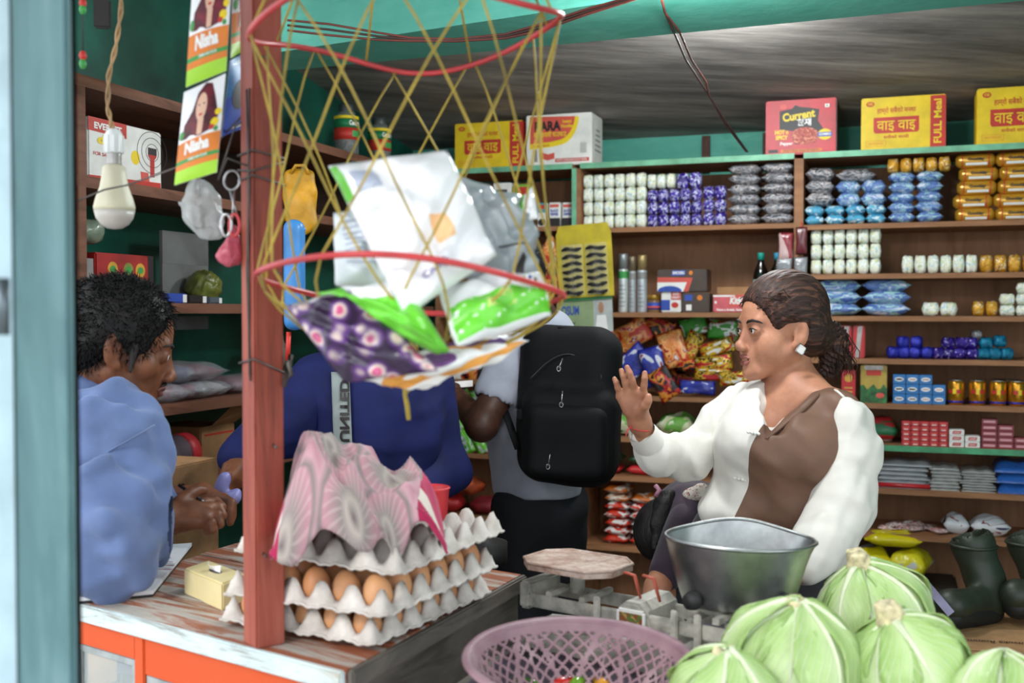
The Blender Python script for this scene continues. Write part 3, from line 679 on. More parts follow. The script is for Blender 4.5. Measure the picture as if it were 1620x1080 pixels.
# ------------------------------------------------------------------ noodle cartons on top of the shelves
def noodle_carton(label, x0, y0, x1, y1, group='yellow noodle cartons', rz=0.0, off=.02):
    zt = Zm[254] if x0 > 900 else Zl[264]
    t, w, h = pbox('noodle_carton', label, x0, y0, x1, y1, m_yel, zt, dep=.18, off=off, cat='carton', group=None, bev=.004)
    t.rotation_euler.z += rz
    k = w * .32
    flat(t, 'red_strip', rect(k, 0.004, w / 2, h - .004), m_rp, 0)
    obj('red_side', MB().box((w / 2, .09, h / 2), (.002, .176, h - .006)), m_rp, t)
    o = obj('top_tape', MB().box((0, .09, h + .0008), (w * .98, .05, .0012)), plain('carton_tape', 'c59a3a', .3, var=.05), t)
    write(t, 'FULL Meal', h * .19, m_yp, (k + (w / 2 - k) / 2, -.0012, h * .5), (PI / 2, -PI / 2, 0), width=h * .82, bold=.02)
    xc = -w * .08
    write(t, 'हाम्रो सबैको मनमा', h * .13, m_rp, (xc, -.0012, h * .74), width=w * .46)
    hs, hw = h * .17, w * .27
    flat(t, 'red_panel', [(xc - hw + .006, h * .32), (xc + hw - .006, h * .32), (xc + hw, h * .36), (xc + hw, h * .62), (xc - hw, h * .62), (xc - hw, h * .36)], m_rp, 0)
    write(t, 'वाइ वाइ', h * .27, m_yp, (xc, -.0014, h * .46), width=w * .46, bold=.008)
    write(t, 'सधैंको साथी', h * .075, m_rp, (xc, -.0012, h * .24), width=w * .3)
    flat(t, 'maker_oval', ell(-w * .39, h * .88, w * .05, h * .05), m_rp, 0); write(t, 'CG', h * .06, m_yp, (-w * .39, -.0014, h * .88), bold=.04)
    write(t, 'NOODLES', h * .06, m_op, (-w * .32, -.0012, h * .13))
    fr = [(-w * .44, h * .08), (-w * .2, h * .08), (-w * .2, h * .18), (-w * .44, h * .18)]
    for a, b in zip(fr, fr[1:] + fr[:1]): flat(t, 'frame_line', rect(min(a[0], b[0]) - .0006, min(a[1], b[1]) - .0006, max(a[0], b[0]) + .0006, max(a[1], b[1]) + .0006), m_op, 0)
    return t
noodle_carton('yellow noodle carton with red strip, leftmost, beside the white carton', 719, 193, 826, 262)
noodle_carton('yellow noodle carton with red strip, between red carton and the right edge one', 1362, 152, 1496, 232)
noodle_carton('yellow noodle carton cut off by the right edge of the photo', 1545, 136, 1690, 222)
# white carton with red and yellow swoosh
t, w, h = pbox('noodle_carton', 'white noodle carton with red panel and yellow swoosh on shelf top', 832, 180, 936, 258, m_white, Zl[264], dep=.18, off=.02, cat='carton')
flat(t, 'yellow_swoosh', [(-w * .44, h * .33), (-w * .1, h * .36)] + [(w * (.0 + .31 * math.sin(a)), h * (.97 - .58 * math.cos(a))) for a in [k * .15 for k in range(1, 11)]] + [(-w * .44, h * .97)], m_yp, 0)
flat(t, 'red_panel', [(-w * .43, h * .43), (-w * .12, h * .46)] + [(w * (-.02 + .27 * math.sin(a)), h * (.97 - .48 * math.cos(a))) for a in [k * .15 for k in range(1, 11)]] + [(-w * .43, h * .97)], m_pk, 0, .001)
write(t, 'RARA', h * .25, m_dk, (-w * .17, -.0016, h * .76), width=w * .4, bold=.05)
write(t, 'Instant\nNoodles', h * .09, m_yp, (w * .13, -.0016, h * .8), width=w * .17, bold=.03)
write(t, 'रारा तयारी चाउचाउ', h * .13, m_yp, (-w * .13, -.0016, h * .6), width=w * .5, bold=.02)
write(t, 'TASTY AND HEALTHY', h * .055, m_rp, (-w * .27, -.0014, h * .39), width=w * .26)
flat(t, 'red_flag', [(-w * .27, h * .14), (-w * .17, h * .1), (-w * .06, h * .13), (-w * .06, h * .25), (-w * .16, h * .22), (-w * .27, h * .27)], m_pk, 0)
flat(t, 'cook_figure', [(-w * .38, h * .08), (-w * .32, h * .08), (-w * .33, h * .3), (-w * .35, h * .34), (-w * .38, h * .3)], m_gryp, 0)
flat(t, 'red_base_band', rect(-w * .05, h * .06, w * .46, h * .13), m_rp, 0); write(t, 'WITH CHICKEN SOUP BASE', h * .06, m_wp, (w * .2, -.0014, h * .095), width=w * .46)
for k in range(8): flat(t, 'note_line', rect(w * (.33 + .012 * k), h * .22, w * (.335 + .012 * k), h * (.3 + .02 * (k % 3) + .1)), m_gryp, 0)
for k in range(5): obj('side_print', MB().box((w / 2 + .0004, .1, h * (.3 + .1 * k)), (.0008, .1 - .01 * k, h * .03)), m_gryp, t)
# red spicy carton
t, w, h = pbox('noodle_carton', 'red spicy noodle carton with black splash, right of the wire', 1211, 157, 1323, 240, plain('crimson_card', 'c4232f', .45, var=.06), Zm[254], dep=.18, off=.02, cat='carton')
obj('dark_side', MB().box((w / 2, .09, h / 2), (.003, .176, h - .008)), m_dk, t)
rr = random.Random(4)
flat(t, 'black_splash', [(-w * .3, h * .47), (-w * .3, h * .8), (-w * .12, h * .84), (-w * .08, h * .9), (0, h * .86), (w * .12, h * .84), (w * .26, h * .8), (w * .24, h * .6), (w * .33, h * .42), (w * .2, h * .2), (-w * .08, h * .18), (-w * .1, h * .42)], m_dk, 0)
write(t, 'Current', h * .2, m_yp, (-w * .03, -.0014, h * .7), (PI / 2, -.12, 0), width=w * .46, bold=.04)
write(t, '현재', h * .14, m_wp, (w * .05, -.0014, h * .57), width=w * .2, bold=.03)
t2 = NT('noodle_picture'); nn = t2.noise(t2.coords(), 90, 3, .6, 2); t2.col(t2.ramp(nn, [(.38, '8d1c14'), (.5, 'd0503a'), (.58, 'e9b58a'), (.66, '6b8a3a')], 'CONSTANT'))
flat(t, 'noodle_photo', ell(w * .06, h * .33, w * .2, h * .16), t2.set(.5), 0, .0012)
write(t, 'HOT n\nSPICY', h * .1, m_yp, (-w * .27, -.0014, h * .36), width=w * .19, bold=.05)
write(t, 'Pepper', h * .075, m_wp, (-w * .2, -.0014, h * .2), width=w * .18, bold=.03)
flat(t, 'badge', ell(w * .34, h * .34, w * .1, h * .1), m_yp, 0, .0012); flat(t, 'badge_band', rect(w * .24, h * .3, w * .44, h * .38), m_bp, 0, .0018); write(t, 'COMBO', h * .055, m_wp, (w * .34, -.0022, h * .34), width=w * .17, bold=.04)
flat(t, 'maker_oval', ell(-w * .25, h * .88, w * .05, h * .045), m_pk, 0); flat(t, 'veg_mark', rect(w * .34, h * .83, w * .4, h * .89), m_wp, 0); flat(t, 'veg_dot', ell(w * .37, h * .86, w * .015, h * .015, 10), m_gp, 0, .0012)
flat(t, 'yellow_strip', rect(-w * .28, h * .04, w * .3, h * .09), m_op, 0); write(t, 'ONLY FOR SALE IN NEPAL', h * .045, m_dk, (w * .01, -.0014, h * .065), width=w * .52); flat(t, 'weight_label', rect(-w * .46, h * .04, -w * .32, h * .1), m_dk, 0)

# ------------------------------------------------------------------ middle unit: toiletries and chocolate boxes
z = Zm[494]
def spray(label, px, r, h, bodyc, capc, band):
    off = .05; t = thing('spray_can', label, 'spray can', R(Bk(px, 490, off)[0], off + r, z), -TH)
    obj('body', MB().lathe([(r * .95, 0), (r, .004), (r, h * .72), (r * .97, h * .735)], 20), plain('spray_' + bodyc, bodyc, .3, .3, var=.05), t)
    obj('cap', MB().lathe([(r * .97, h * .735), (r * .97, h * .97), (r * .9, h), (0, h)], 20), plain('spraycap_' + capc, capc, .28, .55, var=.06), t)
    def em(a0, a1, z0, z1): return lambda i, j: ((r + .0006) * math.sin(a0 + (a1 - a0) * i), -(r + .0006) * math.cos(a0 + (a1 - a0) * i), z0 + (z1 - z0) * j)
    obj('colour_band', MB().grid(em(-1.5, 1.5, h * .58, h * .7), 8, 1), band, t)
    for k in range(6): obj('text_line', MB().grid(em(-.7, .5 + .2 * math.sin(k * 2), h * (.1 + .07 * k), h * (.115 + .07 * k)), 5, 1), m_gryp, t)
spray('white spray can with grey cap and green band', 984, .022, zat(984, 401, .05) - z, 'd5d8d6', 'a9acac', m_gp)
spray('slim silver spray can between two taller ones', 999, .016, zat(999, 405, .05) - z, 'b4b8ba', '9a8a70', m_gryp)
spray('silver spray can with gold cap beside the small jar', 1014, .0215, zat(1014, 403, .05) - z, 'c4c9ce', 'c2a773', m_gryp)
t = thing('balm_jar', 'small jar with gold lid and blue label next to spray cans', 'jar', R(Bk(1032, 490, .05)[0], .085, z), -TH)
obj('glass', MB().lathe([(.027, 0), (.029, .003), (.029, .05), (.026, .056)], 20), plain('balm_brown', '8b6a4a', .2, var=.1), t)
obj('lid', MB().lathe([(.0295, .054), (.0295, .072), (.027, .075), (0, .075)], 20), plain('jar_gold', 'b98c35', .35, .4, var=.08), t)
obj('label_band', MB().lathe([(.0296, .012), (.0296, .042)], 20), m_bp, t); obj('label_stripe', MB().lathe([(.0299, .018), (.0299, .027)], 20), m_pk, t)
m_snk = plain('brown_choc_card', '4b3b30', .35, var=.08)
hz = zat(1085, 461, .03)
t, w, h = pbox('chocolate_box', 'brown chocolate box with purple nougat picture, on two smaller boxes', 1040, 426, 1118, 461, m_snk, hz, dep=.12)
flat(t, 'red_panel', [(-w / 2, h * .0), (w * .13, 0), (w * .22, h * .62), (-w / 2, h * .66)], m_pk, 0)
flat(t, 'white_panel', [(-w / 2, 0), (w * .03, 0), (w * .1, h * .42), (-w / 2, h * .42)], m_wp, 0, .001); flat(t, 'blue_picture', [(-w / 2, 0), (w * .0, 0)] + [(-w * .25 + w * .25 * math.cos(a), h * .26 * math.sin(a)) for a in [.3 * k for k in range(1, 10)]], m_bp, 0, .0014)
flat(t, 'name_panel', [(-w * .22, h * .72), (w * .05, h * .72), (w * .08, h * .96), (-w * .19, h * .96)], m_bp, 0); write(t, 'SNICKERS', h * .18, m_wp, (-w * .07, -.0014, h * .84), width=w * .24, bold=.04)
flat(t, 'price_mark', ell(w * .18, h * .84, w * .04, h * .1), m_op, 0)
t, w, h = pbox('chocolate_box', 'white and purple box with a red heart panel under the chocolate box', 1046, 461, 1077, 492, m_white, z, dep=.1, off=.04)
flat(t, 'purple_panel', rect(-w / 2, h * .1, -w * .05, h * .6), m_bp, 0); flat(t, 'red_panel', rect(0, h * .6, w / 2, h), m_rp, 0); flat(t, 'red_heart', ell(w * .2, h * .35, w * .18, h * .14), m_rp, 0); write(t, 'GOOD\nKNIGHT', h * .17, m_wp, (w * .25, -.0014, h * .8), width=w * .4, bold=.03)
t, w, h = pbox('chocolate_box', 'small brown chocolate box beside the pink wafer box', 1079, 463, 1122, 492, m_snk, z, dep=.1)
flat(t, 'name_panel', rect(-w * .4, h * .6, -w * .12, h * .9), m_bp, 0); flat(t, 'price_mark', ell(w * .15, h * .75, w * .1, h * .14), m_op, 0); flat(t, 'bar_code', rect(-w * .35, h * .1, -w * .15, h * .4), m_wp, 0)
t, w, h = pbox('wafer_box', 'open pink and white wafer box with kraft lid next to brown box', 1128, 466, 1186, 493, plain('pink_card', 'd9606a', .45, var=.05), z, dep=.12)
obj('lid_flap', MB().box((0, .115, h + .017), (w, .004, .036)), m_kraft, t); flat(t, 'white_flash', [(-w * .1, h * .35), (w * .5, h * .3), (w * .5, h * .98), (0, h * .98)], m_pk, 0)
write(t, 'KitKat', h * .5, m_wp, (w * .2, -.0014, h * .64), width=w * .52, bold=.05, shear=.2); write(t, 'Have a break, have', h * .2, m_wp, (-w * .05, -.0012, h * .15), width=w * .7, bold=.03)
flat(t, 'white_edge', rect(-w / 2, h * .88, w * .1, h * .98), m_wp, 0); flat(t, 'veg_mark', rect(-w * .46, h * .5, -w * .4, h * .64), m_wp, 0)
def bottle(label, px, off, cap):
    r = .032; h = zat(px, 399, off) - z; t = thing('syrup_bottle', label, 'bottle', R(Bk(px, 480, off)[0], off + r, z), -TH)
    obj('glass', MB().lathe([(r * .9, 0), (r, .006), (r, h * .62), (r * .8, h * .72), (r * .42, h * .82), (r * .38, h * .9), (r * .36, h * .92)], 24), plain('black_glass', '15120f', .12, var=.05, spec=.8), t)
    obj('cap', MB().lathe([(r * .45, h * .88), (r * .45, h * .985), (r * .4, h), (0, h)], 16), cap, t)
    obj('label', MB().lathe([(r + .0005, h * .24), (r + .0005, h * .55)], 24), plain('pale_teal_label', '9fc0b8', .5, var=.2, vs_=30), t)
m_tcap = plain('teal_cap', '1fa38f', .4, var=.05)
bottle('dark syrup bottle with teal cap above the woman, left one', 1202, .08, m_tcap); bottle('dark syrup bottle with blue cap, half hidden by hanging sachets', 1228, .1, plain('blue_cap', '3f9fc0', .4, var=.05))
# sachets hanging at the divider
t = thing('hanging_sachets', 'clear and red sachets hanging from the shelf divider above her head', 'sachets', R(Bk(1255, 430, -.02)[0], -.02, zat(1255, 450, -.02)), -TH)
m_rs = patch('red_grey_sachet', [(0, 'a6444c'), (.45, 'c9a7a4'), (.55, '8d2a36')], 12, .25)
for i, (dx, dz, m_, w_) in enumerate(((-.03, .1, m_rs, .06), (.032, .12, plain('maroon_sachet', '6d2a32', .3, var=.15), .045), (-.035, .0, clear('smoky_film', '8d8f94', .2, .75, 30), .065), (.03, .0, clear('smoky_film', '8d8f94'), .055))):
    me = wmesh(pillow(70 + i), lambda c, w_=w_: Vector((c.y * w_, (c.z - .5) * .016, (c.x + .5) * .11)))
    obj('sachet', me, m_, t, (dx, -.012 * (i % 2), dz))
obj('string', MB().tube([(.03, 0, .21), (.032, 0, .25)], .003, 6), m_rp, t)

# crisp packets heaped on the shelf behind the raised hand
z = Zm[628]
m_or = patch('orange_crisp_print', [(0, 'c8341f'), (.44, 'e2833a'), (.52, 'efb069'), (.6, 'b5221f'), (.66, 'e8e2da')], 13, .2, dist=1.0)
m_nv = patch('navy_crisp_print', [(0, '232a86'), (.47, '2d3aa0'), (.58, 'd5d7e4'), (.63, '8a2030')], 8, .2)
m_rdk = patch('red_dark_crisp_print', [(0, '1d1512'), (.44, 'b0201f'), (.53, 'd8872e'), (.6, '2c1712')], 12, .2)
m_yg = patch('gold_red_crisp_print', [(0, 'b01c22'), (.45, 'd9b326'), (.52, '2a1410'), (.57, 'c8a21c'), (.64, 'd9d5ce')], 16, .18, metal=.15)
m_gw = patch('green_white_crisp_print', [(0, '3f9a2f'), (.46, 'dfe6dc'), (.55, '8a4a24'), (.63, '58b53e')], 10, .2)
def crisp(label, px, py, w, h, ang, m, off=.06, tilt=.1, th=.028, i=[0]):
    """upright pouch leaning back, turned by ang in its own plane"""
    i[0] += 1; me = variant(PILS[i[0] % 4], m, ('cr', i[0] % 4)); u, _, zz = Bk(px, py, off)
    M = Matrix.Rotation(-TH, 4, 'Z') @ Matrix.Rotation(-tilt, 4, 'X') @ Matrix.Rotation(ang, 4, 'Y') @ Matrix.Rotation(PI / 2, 4, 'X') @ Matrix.Translation((0, 0, -th / 2))
    o = obj('crisp_packet', me, None, None, R(u, off + th / 2, zz), 0, (w, h, th), label=label, cat='packet'); o.rotation_euler = M.to_euler(); o.location = R(u, off, zz); return o
_h = [("orange crisp packet with white edge, under the spray cans", 1000, 530, .17, .12, -.5, m_or, 0.16),
      ("red and white crisp packet lying across beneath small jar", 1042, 518, .15, .09, .35, m_rdk, 0.2),
      ("orange crisp packet standing upright behind the raised fingers", 1066, 552, .16, .12, 1.25, m_or, 0.13),
      ("navy blue crisp packet tilted left behind the hand", 1003, 575, .16, .13, -.7, m_nv, 0.1),
      ("navy and white crisp packet upright beside the orange one", 1035, 580, .17, .11, 1.3, m_nv, 0.06),
      ("dark red crisp packet leaning beside the raised hand", 1052, 607, .14, .1, 1.0, m_rdk, 0.02),
      ("navy blue packet lying flat at front of the heap", 1104, 613, .15, .06, .03, m_nv, 0.02),
      ("green snack packet at top of the heap near the woman", 1098, 516, .12, .09, -.3, m_gw, 0.22),
      ("green and white snack packet beside her forehead", 1145, 522, .13, .09, .1, m_gw, 0.19),
      ("gold and red snack packet standing in the heap", 1095, 548, .13, .08, -1.1, m_yg, 0.16),
      ("gold and red snack packet lying by her nose", 1135, 550, .15, .07, -.3, m_yg, 0.14),
      ("dark gold packet below the nose level in the heap", 1130, 575, .16, .07, -.15, m_yg, 0.1),
      ("red packet lying in the middle of the heap", 1100, 578, .15, .06, .1, m_rdk, 0.12),
      ("gold and red packet close to her chin", 1128, 592, .15, .06, .05, m_yg, 0.06),
      ("red and gold packet behind her chin", 1165, 598, .14, .06, -.1, m_yg, 0.03),
      ("dark packet at the back of the heap", 1080, 600, .14, .07, .4, m_rdk, 0.25)]
for a in _h: crisp(*a[:7], off=a[7] if len(a) > 7 else .06)
# row below: rice bags, dark packs
z = Zm[692]
m_rice = patch('rice_bag_print', [(0, '6fa84a'), (.45, 'c3c59c'), (.56, 'd9d8bb'), (.63, '3f8a34')], 6, .25, bs=40)
for px, w_, lab, m_ in ((1066, .16, 'green and cream rice bag lying behind her forearm', m_rice), (1135, .14, 'dark green rice bag behind her sleeve', plain('dark_green_film', '2c4a2c', .3, var=.3, vs_=20)), (985, .16, 'olive rice bag between the backpack and her wrist', m_rice)):
    obj('rice_bag', variant(PILS[2], m_, 'rb'), None, None, R(Bk(px, 690, .03)[0], .12, z), -TH, (w_, .18, .1), label=lab, cat='bag')
z = Zm[754]
for i, (px, zz, m_, lab) in enumerate(((960, 0, m_red, 'red packet at bottom of the dark pile beside the backpack'), (1010, 0, m_red, 'red packet at bottom of the dark pile below her wrist'), (962, .045, MATS['dark_green_film'], 'dark green packet on the red one beside the backpack'), (1012, .045, MATS['dark_green_film'], 'dark green packet on the red one below her wrist'), (1085, 0, m_sw, 'white red packet half hidden by the cream sleeve'))):
    obj('spice_packet', variant(PILS[i % 4], m_, 'sp%d' % (i % 4)), None, None, R(Bk(px, 750, .03)[0], .1, z + zz), -TH, (.115, .12, .043), label=lab, cat='packet')
z = Zm[866]
m_salt = patch('red_white_salt_print', [(0, 'c8321f'), (.47, 'dcdad6'), (.6, 'b5281e')], 9, .25); m_salto = patch('orange_white_salt_print', [(0, 'b9601f'), (.5, 'cfc4b4'), (.62, '9a4a1c')], 9, .25)
for c, px in enumerate((974, 1016)):
    for r in range(7 - c):
        mm = m_salto if r > 4 else m_salt; ub_ = Bk(px, 860, .03)[0]
        obj('salt_packet', variant(PILS[(r + c) % 4], mm, 'sa%d' % ((r + c) % 4)), None, None, R(ub_ + random.uniform(-.006, .006), .11, z + r * .036), -TH + random.uniform(-.06, .06), (.111, .15, .039),
            label=('orange and white salt packet, ' + ('topmost' if r == 6 else 'second from top in taller pile' if c == 0 else 'top of shorter pile') if r > 4 else 'red and white salt packet stacked beside the crouching girl') + ('' if r > 4 else where(r, c, 8, 2)), cat='packet', group='orange salt packets' if r > 4 else 'red salt packets')
# bottom of middle unit is hidden by people

# ------------------------------------------------------------------ left unit
z = Zl[358]
t, w, h = pbox('spice_box', 'white spice box with red print behind the net, left one', 780, 289, 808, 357, m_white, z, dep=.05); flat(t, 'picture', ell(0, h * .35, w * .35, h * .2), m_or, 0); flat(t, 'brand_panel', rect(-w * .3, h * .6, w * .3, h * .85), m_dk, 0)
t, w, h = pbox('spice_box', 'green and brown spice box behind the net cords', 813, 291, 838, 357, plain('lime_card', '7fae3a', .45, var=.06), z, dep=.05); flat(t, 'picture', ell(0, h * .4, w * .4, h * .25), m_rdk, 0); flat(t, 'brand_panel', rect(-w * .3, h * .75, w * .35, h * .93), m_rp, 0)
t, w, h = pbox('spice_box', 'small white and teal box left of the two pepper boxes', 850, 321, 864, 357, m_white, z, dep=.05); flat(t, 'teal_top', rect(-w / 2, h * .6, w / 2, h), plain('teal_print', '3a9aa8', .5, var=.04), 0); flat(t, 'brand_panel', rect(-w * .3, h * .75, w * .35, h * .93), m_rp, 0, .001); flat(t, 'bowl_picture', ell(0, h * .2, w * .4, h * .15), m_dk, 0)
for px, lab in ((868, 'white and black pepper box, left of two against green divider'), (889, 'white and black pepper box touching the green divider')):
    t, w, h = pbox('pepper_box', lab, px, 320, px + 18, 357, m_white, z, dep=.05, group='pepper boxes'); flat(t, 'black_base', rect(-w / 2, 0, w / 2, h * .36), m_dk, 0)
    write(t, 'BLACK\nPEPPER', h * .15, m_bp, (0, -.0012, h * .58), width=w * .7, bold=.04); flat(t, 'red_bar', rect(-w * .4, h * .8, w * .4, h * .92), m_pk, 0)
z = Zl[495]
crisp('orange crisp packet hanging left of the hair clip card', 872, 402, .13, .11, -.9, m_or, -.0, .1); crisp('black and red crisp packet under the orange one', 872, 445, .15, .11, -1.0, m_rdk, .0, .1); crisp('dark packet low behind the net ring', 850, 470, .13, .1, .5, m_rdk, .05, .1)
# hair clip card
a = Bk(885, 470, -.03); b = Bk(972, 353, -.03); w, h = b[0] - a[0], b[2] - a[2]
t = thing('hair_clip_card', 'yellow card with two columns of black hair clips hanging on shelf', 'card', R((a[0] + b[0]) / 2, -.03, a[2]), -TH, rot=(0, -.06, -TH))
def cardf(i, j, y): return ((i - .5) * w * (1 - .12 * max(0, j - .9) * 10 * abs(2 * i - 1)), y + .012 * math.sin(j * 3) * (i - .3), j * h)
m_ycard = plain('mustard_yellow_card', 'c9b326', .55, var=.07)
mb = MB(); mb.grid(lambda i, j: cardf(i, j, 0), 8, 8).grid(lambda i, j: cardf(1 - i, j, .002), 8, 8); obj('card', mb, m_ycard, t)
m_clip = plain('black_hair_clip', '1b1514', .45, var=.2, bump=.6, bs=300)
for c in range(2):
    for k in range(7):
        zz = h * (.06 + .1 * k); pts = [((-.22 + .44 * c) * w + (x - .5) * w * .36, -.008 + .0, zz + .004 * math.sin(x * 7 + k) + .003 * x) for x in [i / 8 for i in range(9)]]
        cl = obj('hair_clip', MB().tube(pts, [.004, .008, .011, .0095, .011, .0095, .011, .008, .004], 7), m_clip, t)
    obj('clear_sleeve', MB().grid(lambda i, j: ((-.22 + .44 * c) * w + (i - .5) * w * .4, -.018 + .01 * abs(2 * i - 1), h * (.03 + .7 * j)), 4, 4), clear('sleeve_film', 'f0e9c0', .15, .25, 40), t)
obj('green_card', MB().box((0, .008, h * .1), (w * .9, .002, h * .28)), plain('green_card', '2f7a44', .5, var=.06), t)
# glove pack
a = Bk(886, 600, -.015); b = Bk(973, 470, -.015); w, h = b[0] - a[0], b[2] - a[2]
t = thing('glove_pack', 'green and white glove packet hanging below the hair clip card', 'packet', R((a[0] + b[0]) / 2, -.015, a[2]), -TH, rot=(0, -.04, -TH))
obj('sleeve', MB().box((0, .004, h / 2), (w, .008, h), bev=.002), plain('pale_grey_card', 'b9bdb9', .4, var=.06), t)
flat(t, 'green_panel', rect(-w / 2, h * .52, w * .16, h), plain('sage_print', '93a67a', .5, var=.06), 0); flat(t, 'red_line', [(-w / 2, h * .43), (w / 2, h * .52), (w / 2, h * .58), (-w / 2, h * .5)], m_rp, 0, .001)
write(t, 'OSUM', h * .15, m_bp, (-w * .26, -.0014, h * .84), width=w * .32, bold=.03); write(t, 'SLEEK', h * .11, m_dk, (-w * .3, -.0014, h * .66), width=w * .26, bold=.03)
flat(t, 'figure_shirt', [(w * .18, h * .56), (w * .42, h * .56), (w * .38, h * .78), (w * .22, h * .78)], m_wp, 0, .0012); flat(t, 'figure_head', ell(w * .3, h * .87, w * .05, h * .07), plain('tan_print', 'b9876a', .5, var=.05), 0, .0012)
for k in range(2):
    def gl(i, j, k=k): return (w * (.05 - .45 * (i - .5)), -.004 * math.sin(PI * j) - .003, h * (.2 + .16 * k + .1 * (j - .5) + .05 * i))
    obj('grey_glove', MB().grid(gl, 8, 6), plain('slate_glove', '59626e', .4, var=.15), t)
flat(t, 'red_line', rect(w * .36, h * .04, w * .4, h * .5), m_rp, 0)
# green sachets in rows, white and green
z = Zl[717]
m_gs = patch('lime_sachet_print', [(0, '5fbf2f'), (.46, '83d44e'), (.55, 'd3d8da'), (.63, '3f9a2a')], 11, .2)
for r in range(3):
    for c in range(4):
        px = 700 + c * 20 + (r % 2) * 6; off = .03 + r * .035; me = variant(PILS[(r + c) % 4], m_gs, ('gs', (r + c) % 4))
        o = obj('snack_sachet', me, None, None, R(Bk(px, 700, off)[0], off, z + .055 + r * .085), 0, (.12, .055, .03), label='slim green snack sachet behind the backpack man' + where(r, c, 3, 4), cat='sachet', group='green sachets')
        o.rotation_euler = (Matrix.Rotation(-TH, 4, 'Z') @ Matrix.Rotation(-.1, 4, 'X') @ Matrix.Rotation(1.15, 4, 'Y') @ Matrix.Rotation(PI / 2, 4, 'X')).to_euler()
z = Zl[600]
for k in range(3): crisp(('white paper packet', 'brown packet', 'dark packet')[k] + ' on the shelf above the green sachets', 720 + 26 * k, 588, .1, .09, .2 * k, (m_white, m_rdk, m_dk)[k], .05)
z = Zl[815]
m_ocl = plain('orange_red_cloth', 'b3481c', .7, var=.3, vs_=25)
for px, rz, m_, lab, zz in ((700, .1, m_red, 'red folded cloth bag on low shelf behind the egg trays', 0), (768, -.1, plain('crimson_cloth', '96202a', .6, var=.2), 'crimson bag with yellow stripe on the low shelf', 0), (732, .1, m_ocl, 'orange cloth lying on red bags behind the egg trays', .082)):
    me = sdf_mesh([elp((0, 0, .04), (.09, .07, .04))], .006, disp=waves(px, 60, .012, 6)); obj('cloth_bag', me, m_, None, R(Bk(px, 810, .02)[0], .08, z + zz), rz, label=lab, cat='cloth')
# ================================================================== shop front: posts, counter, net bag
def worn(name, base, top, third, scale=(3, 30, 30), f=(.42, .5, .58)):
    t = NT(name); v = t.coords(scale, rot=(0, 0, 0)); n = t.noise(v, 1.3, 8, .7, .6); n2 = t.noise(t.coords(), 9, 4)
    c = t.ramp(n, [(f[0], base), (f[1], top), (f[2] + .08, third)]); t.col(t.mix(t.ramp(n2, [(.45, '000000'), (.7, '8a8a8a')]), c, base)); t.bump(n, .35, .004); MATS[name] = t.set(.6, 0, .35); return t.m
M_ctop = worn('worn_counter_paint', '9a5a3e', 'b9b4aa', '8d8a82', f=(.45, .55, .68))
M_cedge = worn('chipped_pale_paint', '8a8378', 'cfe0e2', 'b3a58f', f=(.36, .5, .66))
M_orange = worn('orange_gloss_paint', 'cc5224', 'c94c1e', 'e0d6cc', scale=(3, 3, 3), f=(.40, .60, .80))
M_greyw = wood('weathered_grey_wood', '3f3a35', '6d665e', '857d73', scale=(2, 12, 12), bump=.4)
M_post = worn('red_brown_post_paint', '672e24', '964838', 'ad6654', scale=(14, 14, 1.3), f=(.32, .48, .68))
M_jamb = worn('teal_grey_door_paint', '47676a', '5c7f82', '8ea6a8', scale=(9, 9, 1.2), f=(.36, .52, .72))
M_pale = plain('pale_blue_paint', 'a9c3cc', .5, var=.06); M_dkb = plain('dark_brown_edge', '33211e', .6, var=.15)
CZ = 1.0
cA, cB, cD = H(548, 1060, CZ), H(130, 952, CZ), H(825, 908, CZ)
ax1 = (cB - cA); LEN = 1.10; ax2 = (cD - cA)
cnt = thing('shop_counter', 'worn counter with orange painted front and peeling pale top', 'counter', (cA.x, cA.y, 0), world=True)
ang = math.atan2(ax1.y, ax1.x) - PI
n_pl = 5
for i in range(n_pl):
    p0 = cA + ax2 * (i / n_pl); p1 = cA + ax2 * ((i + .985) / n_pl); e = ax1 * LEN
    loc = (p0 + p1 + e) / 2; inv = Matrix.Rotation(-ang, 4, 'Z') @ Matrix.Translation((-loc.x, -loc.y, 0))
    poly = [inv @ Vector((*p.xy, 0)) for p in (p0, p1, p1 + e, p0 + e)]
    dz = (0, .0015, -.001, .001, 0)[i]
    obj('top_plank', MB().prism([p.xy for p in poly][::-1], CZ - .028 + dz, CZ + dz), M_ctop, cnt, (loc.x, loc.y, 0), ang)
# chipped edges
e1 = (ax1 * LEN); mid = cA + e1 / 2; nrm = Vector((ax1.y, -ax1.x, 0)).normalized(); nrm = nrm if nrm.y < 0 else -nrm
obj('edge_strip', MB().box((0, 0, 0), (e1.length, .012, .03), bev=.003), M_cedge, cnt, mid + nrm * .006 + Z * (-.015), ang)
a2 = math.atan2(ax2.y, ax2.x); n2 = Vector((ax2.y, -ax2.x, 0)).normalized(); n2 = n2 if n2.x > 0 else -n2
obj('edge_strip', MB().box((0, 0, 0), (ax2.length, .012, .03), bev=.003), M_greyw, cnt, cA + ax2 / 2 + n2 * .006 + Z * (-.015), a2)
# side wall of weathered boards
for k, (z0, z1) in enumerate(((.86, .968), (.72, .855), (.5, .715), (.2, .495), (0, .195))):
    obj('side_board', MB().box((0, 0, 0), (ax2.length * .97, .02, z1 - z0), bev=.003), M_greyw, cnt, cA + ax2 * .51 - n2 * .015 + Z * ((z0 + z1) / 2 - CZ), a2)
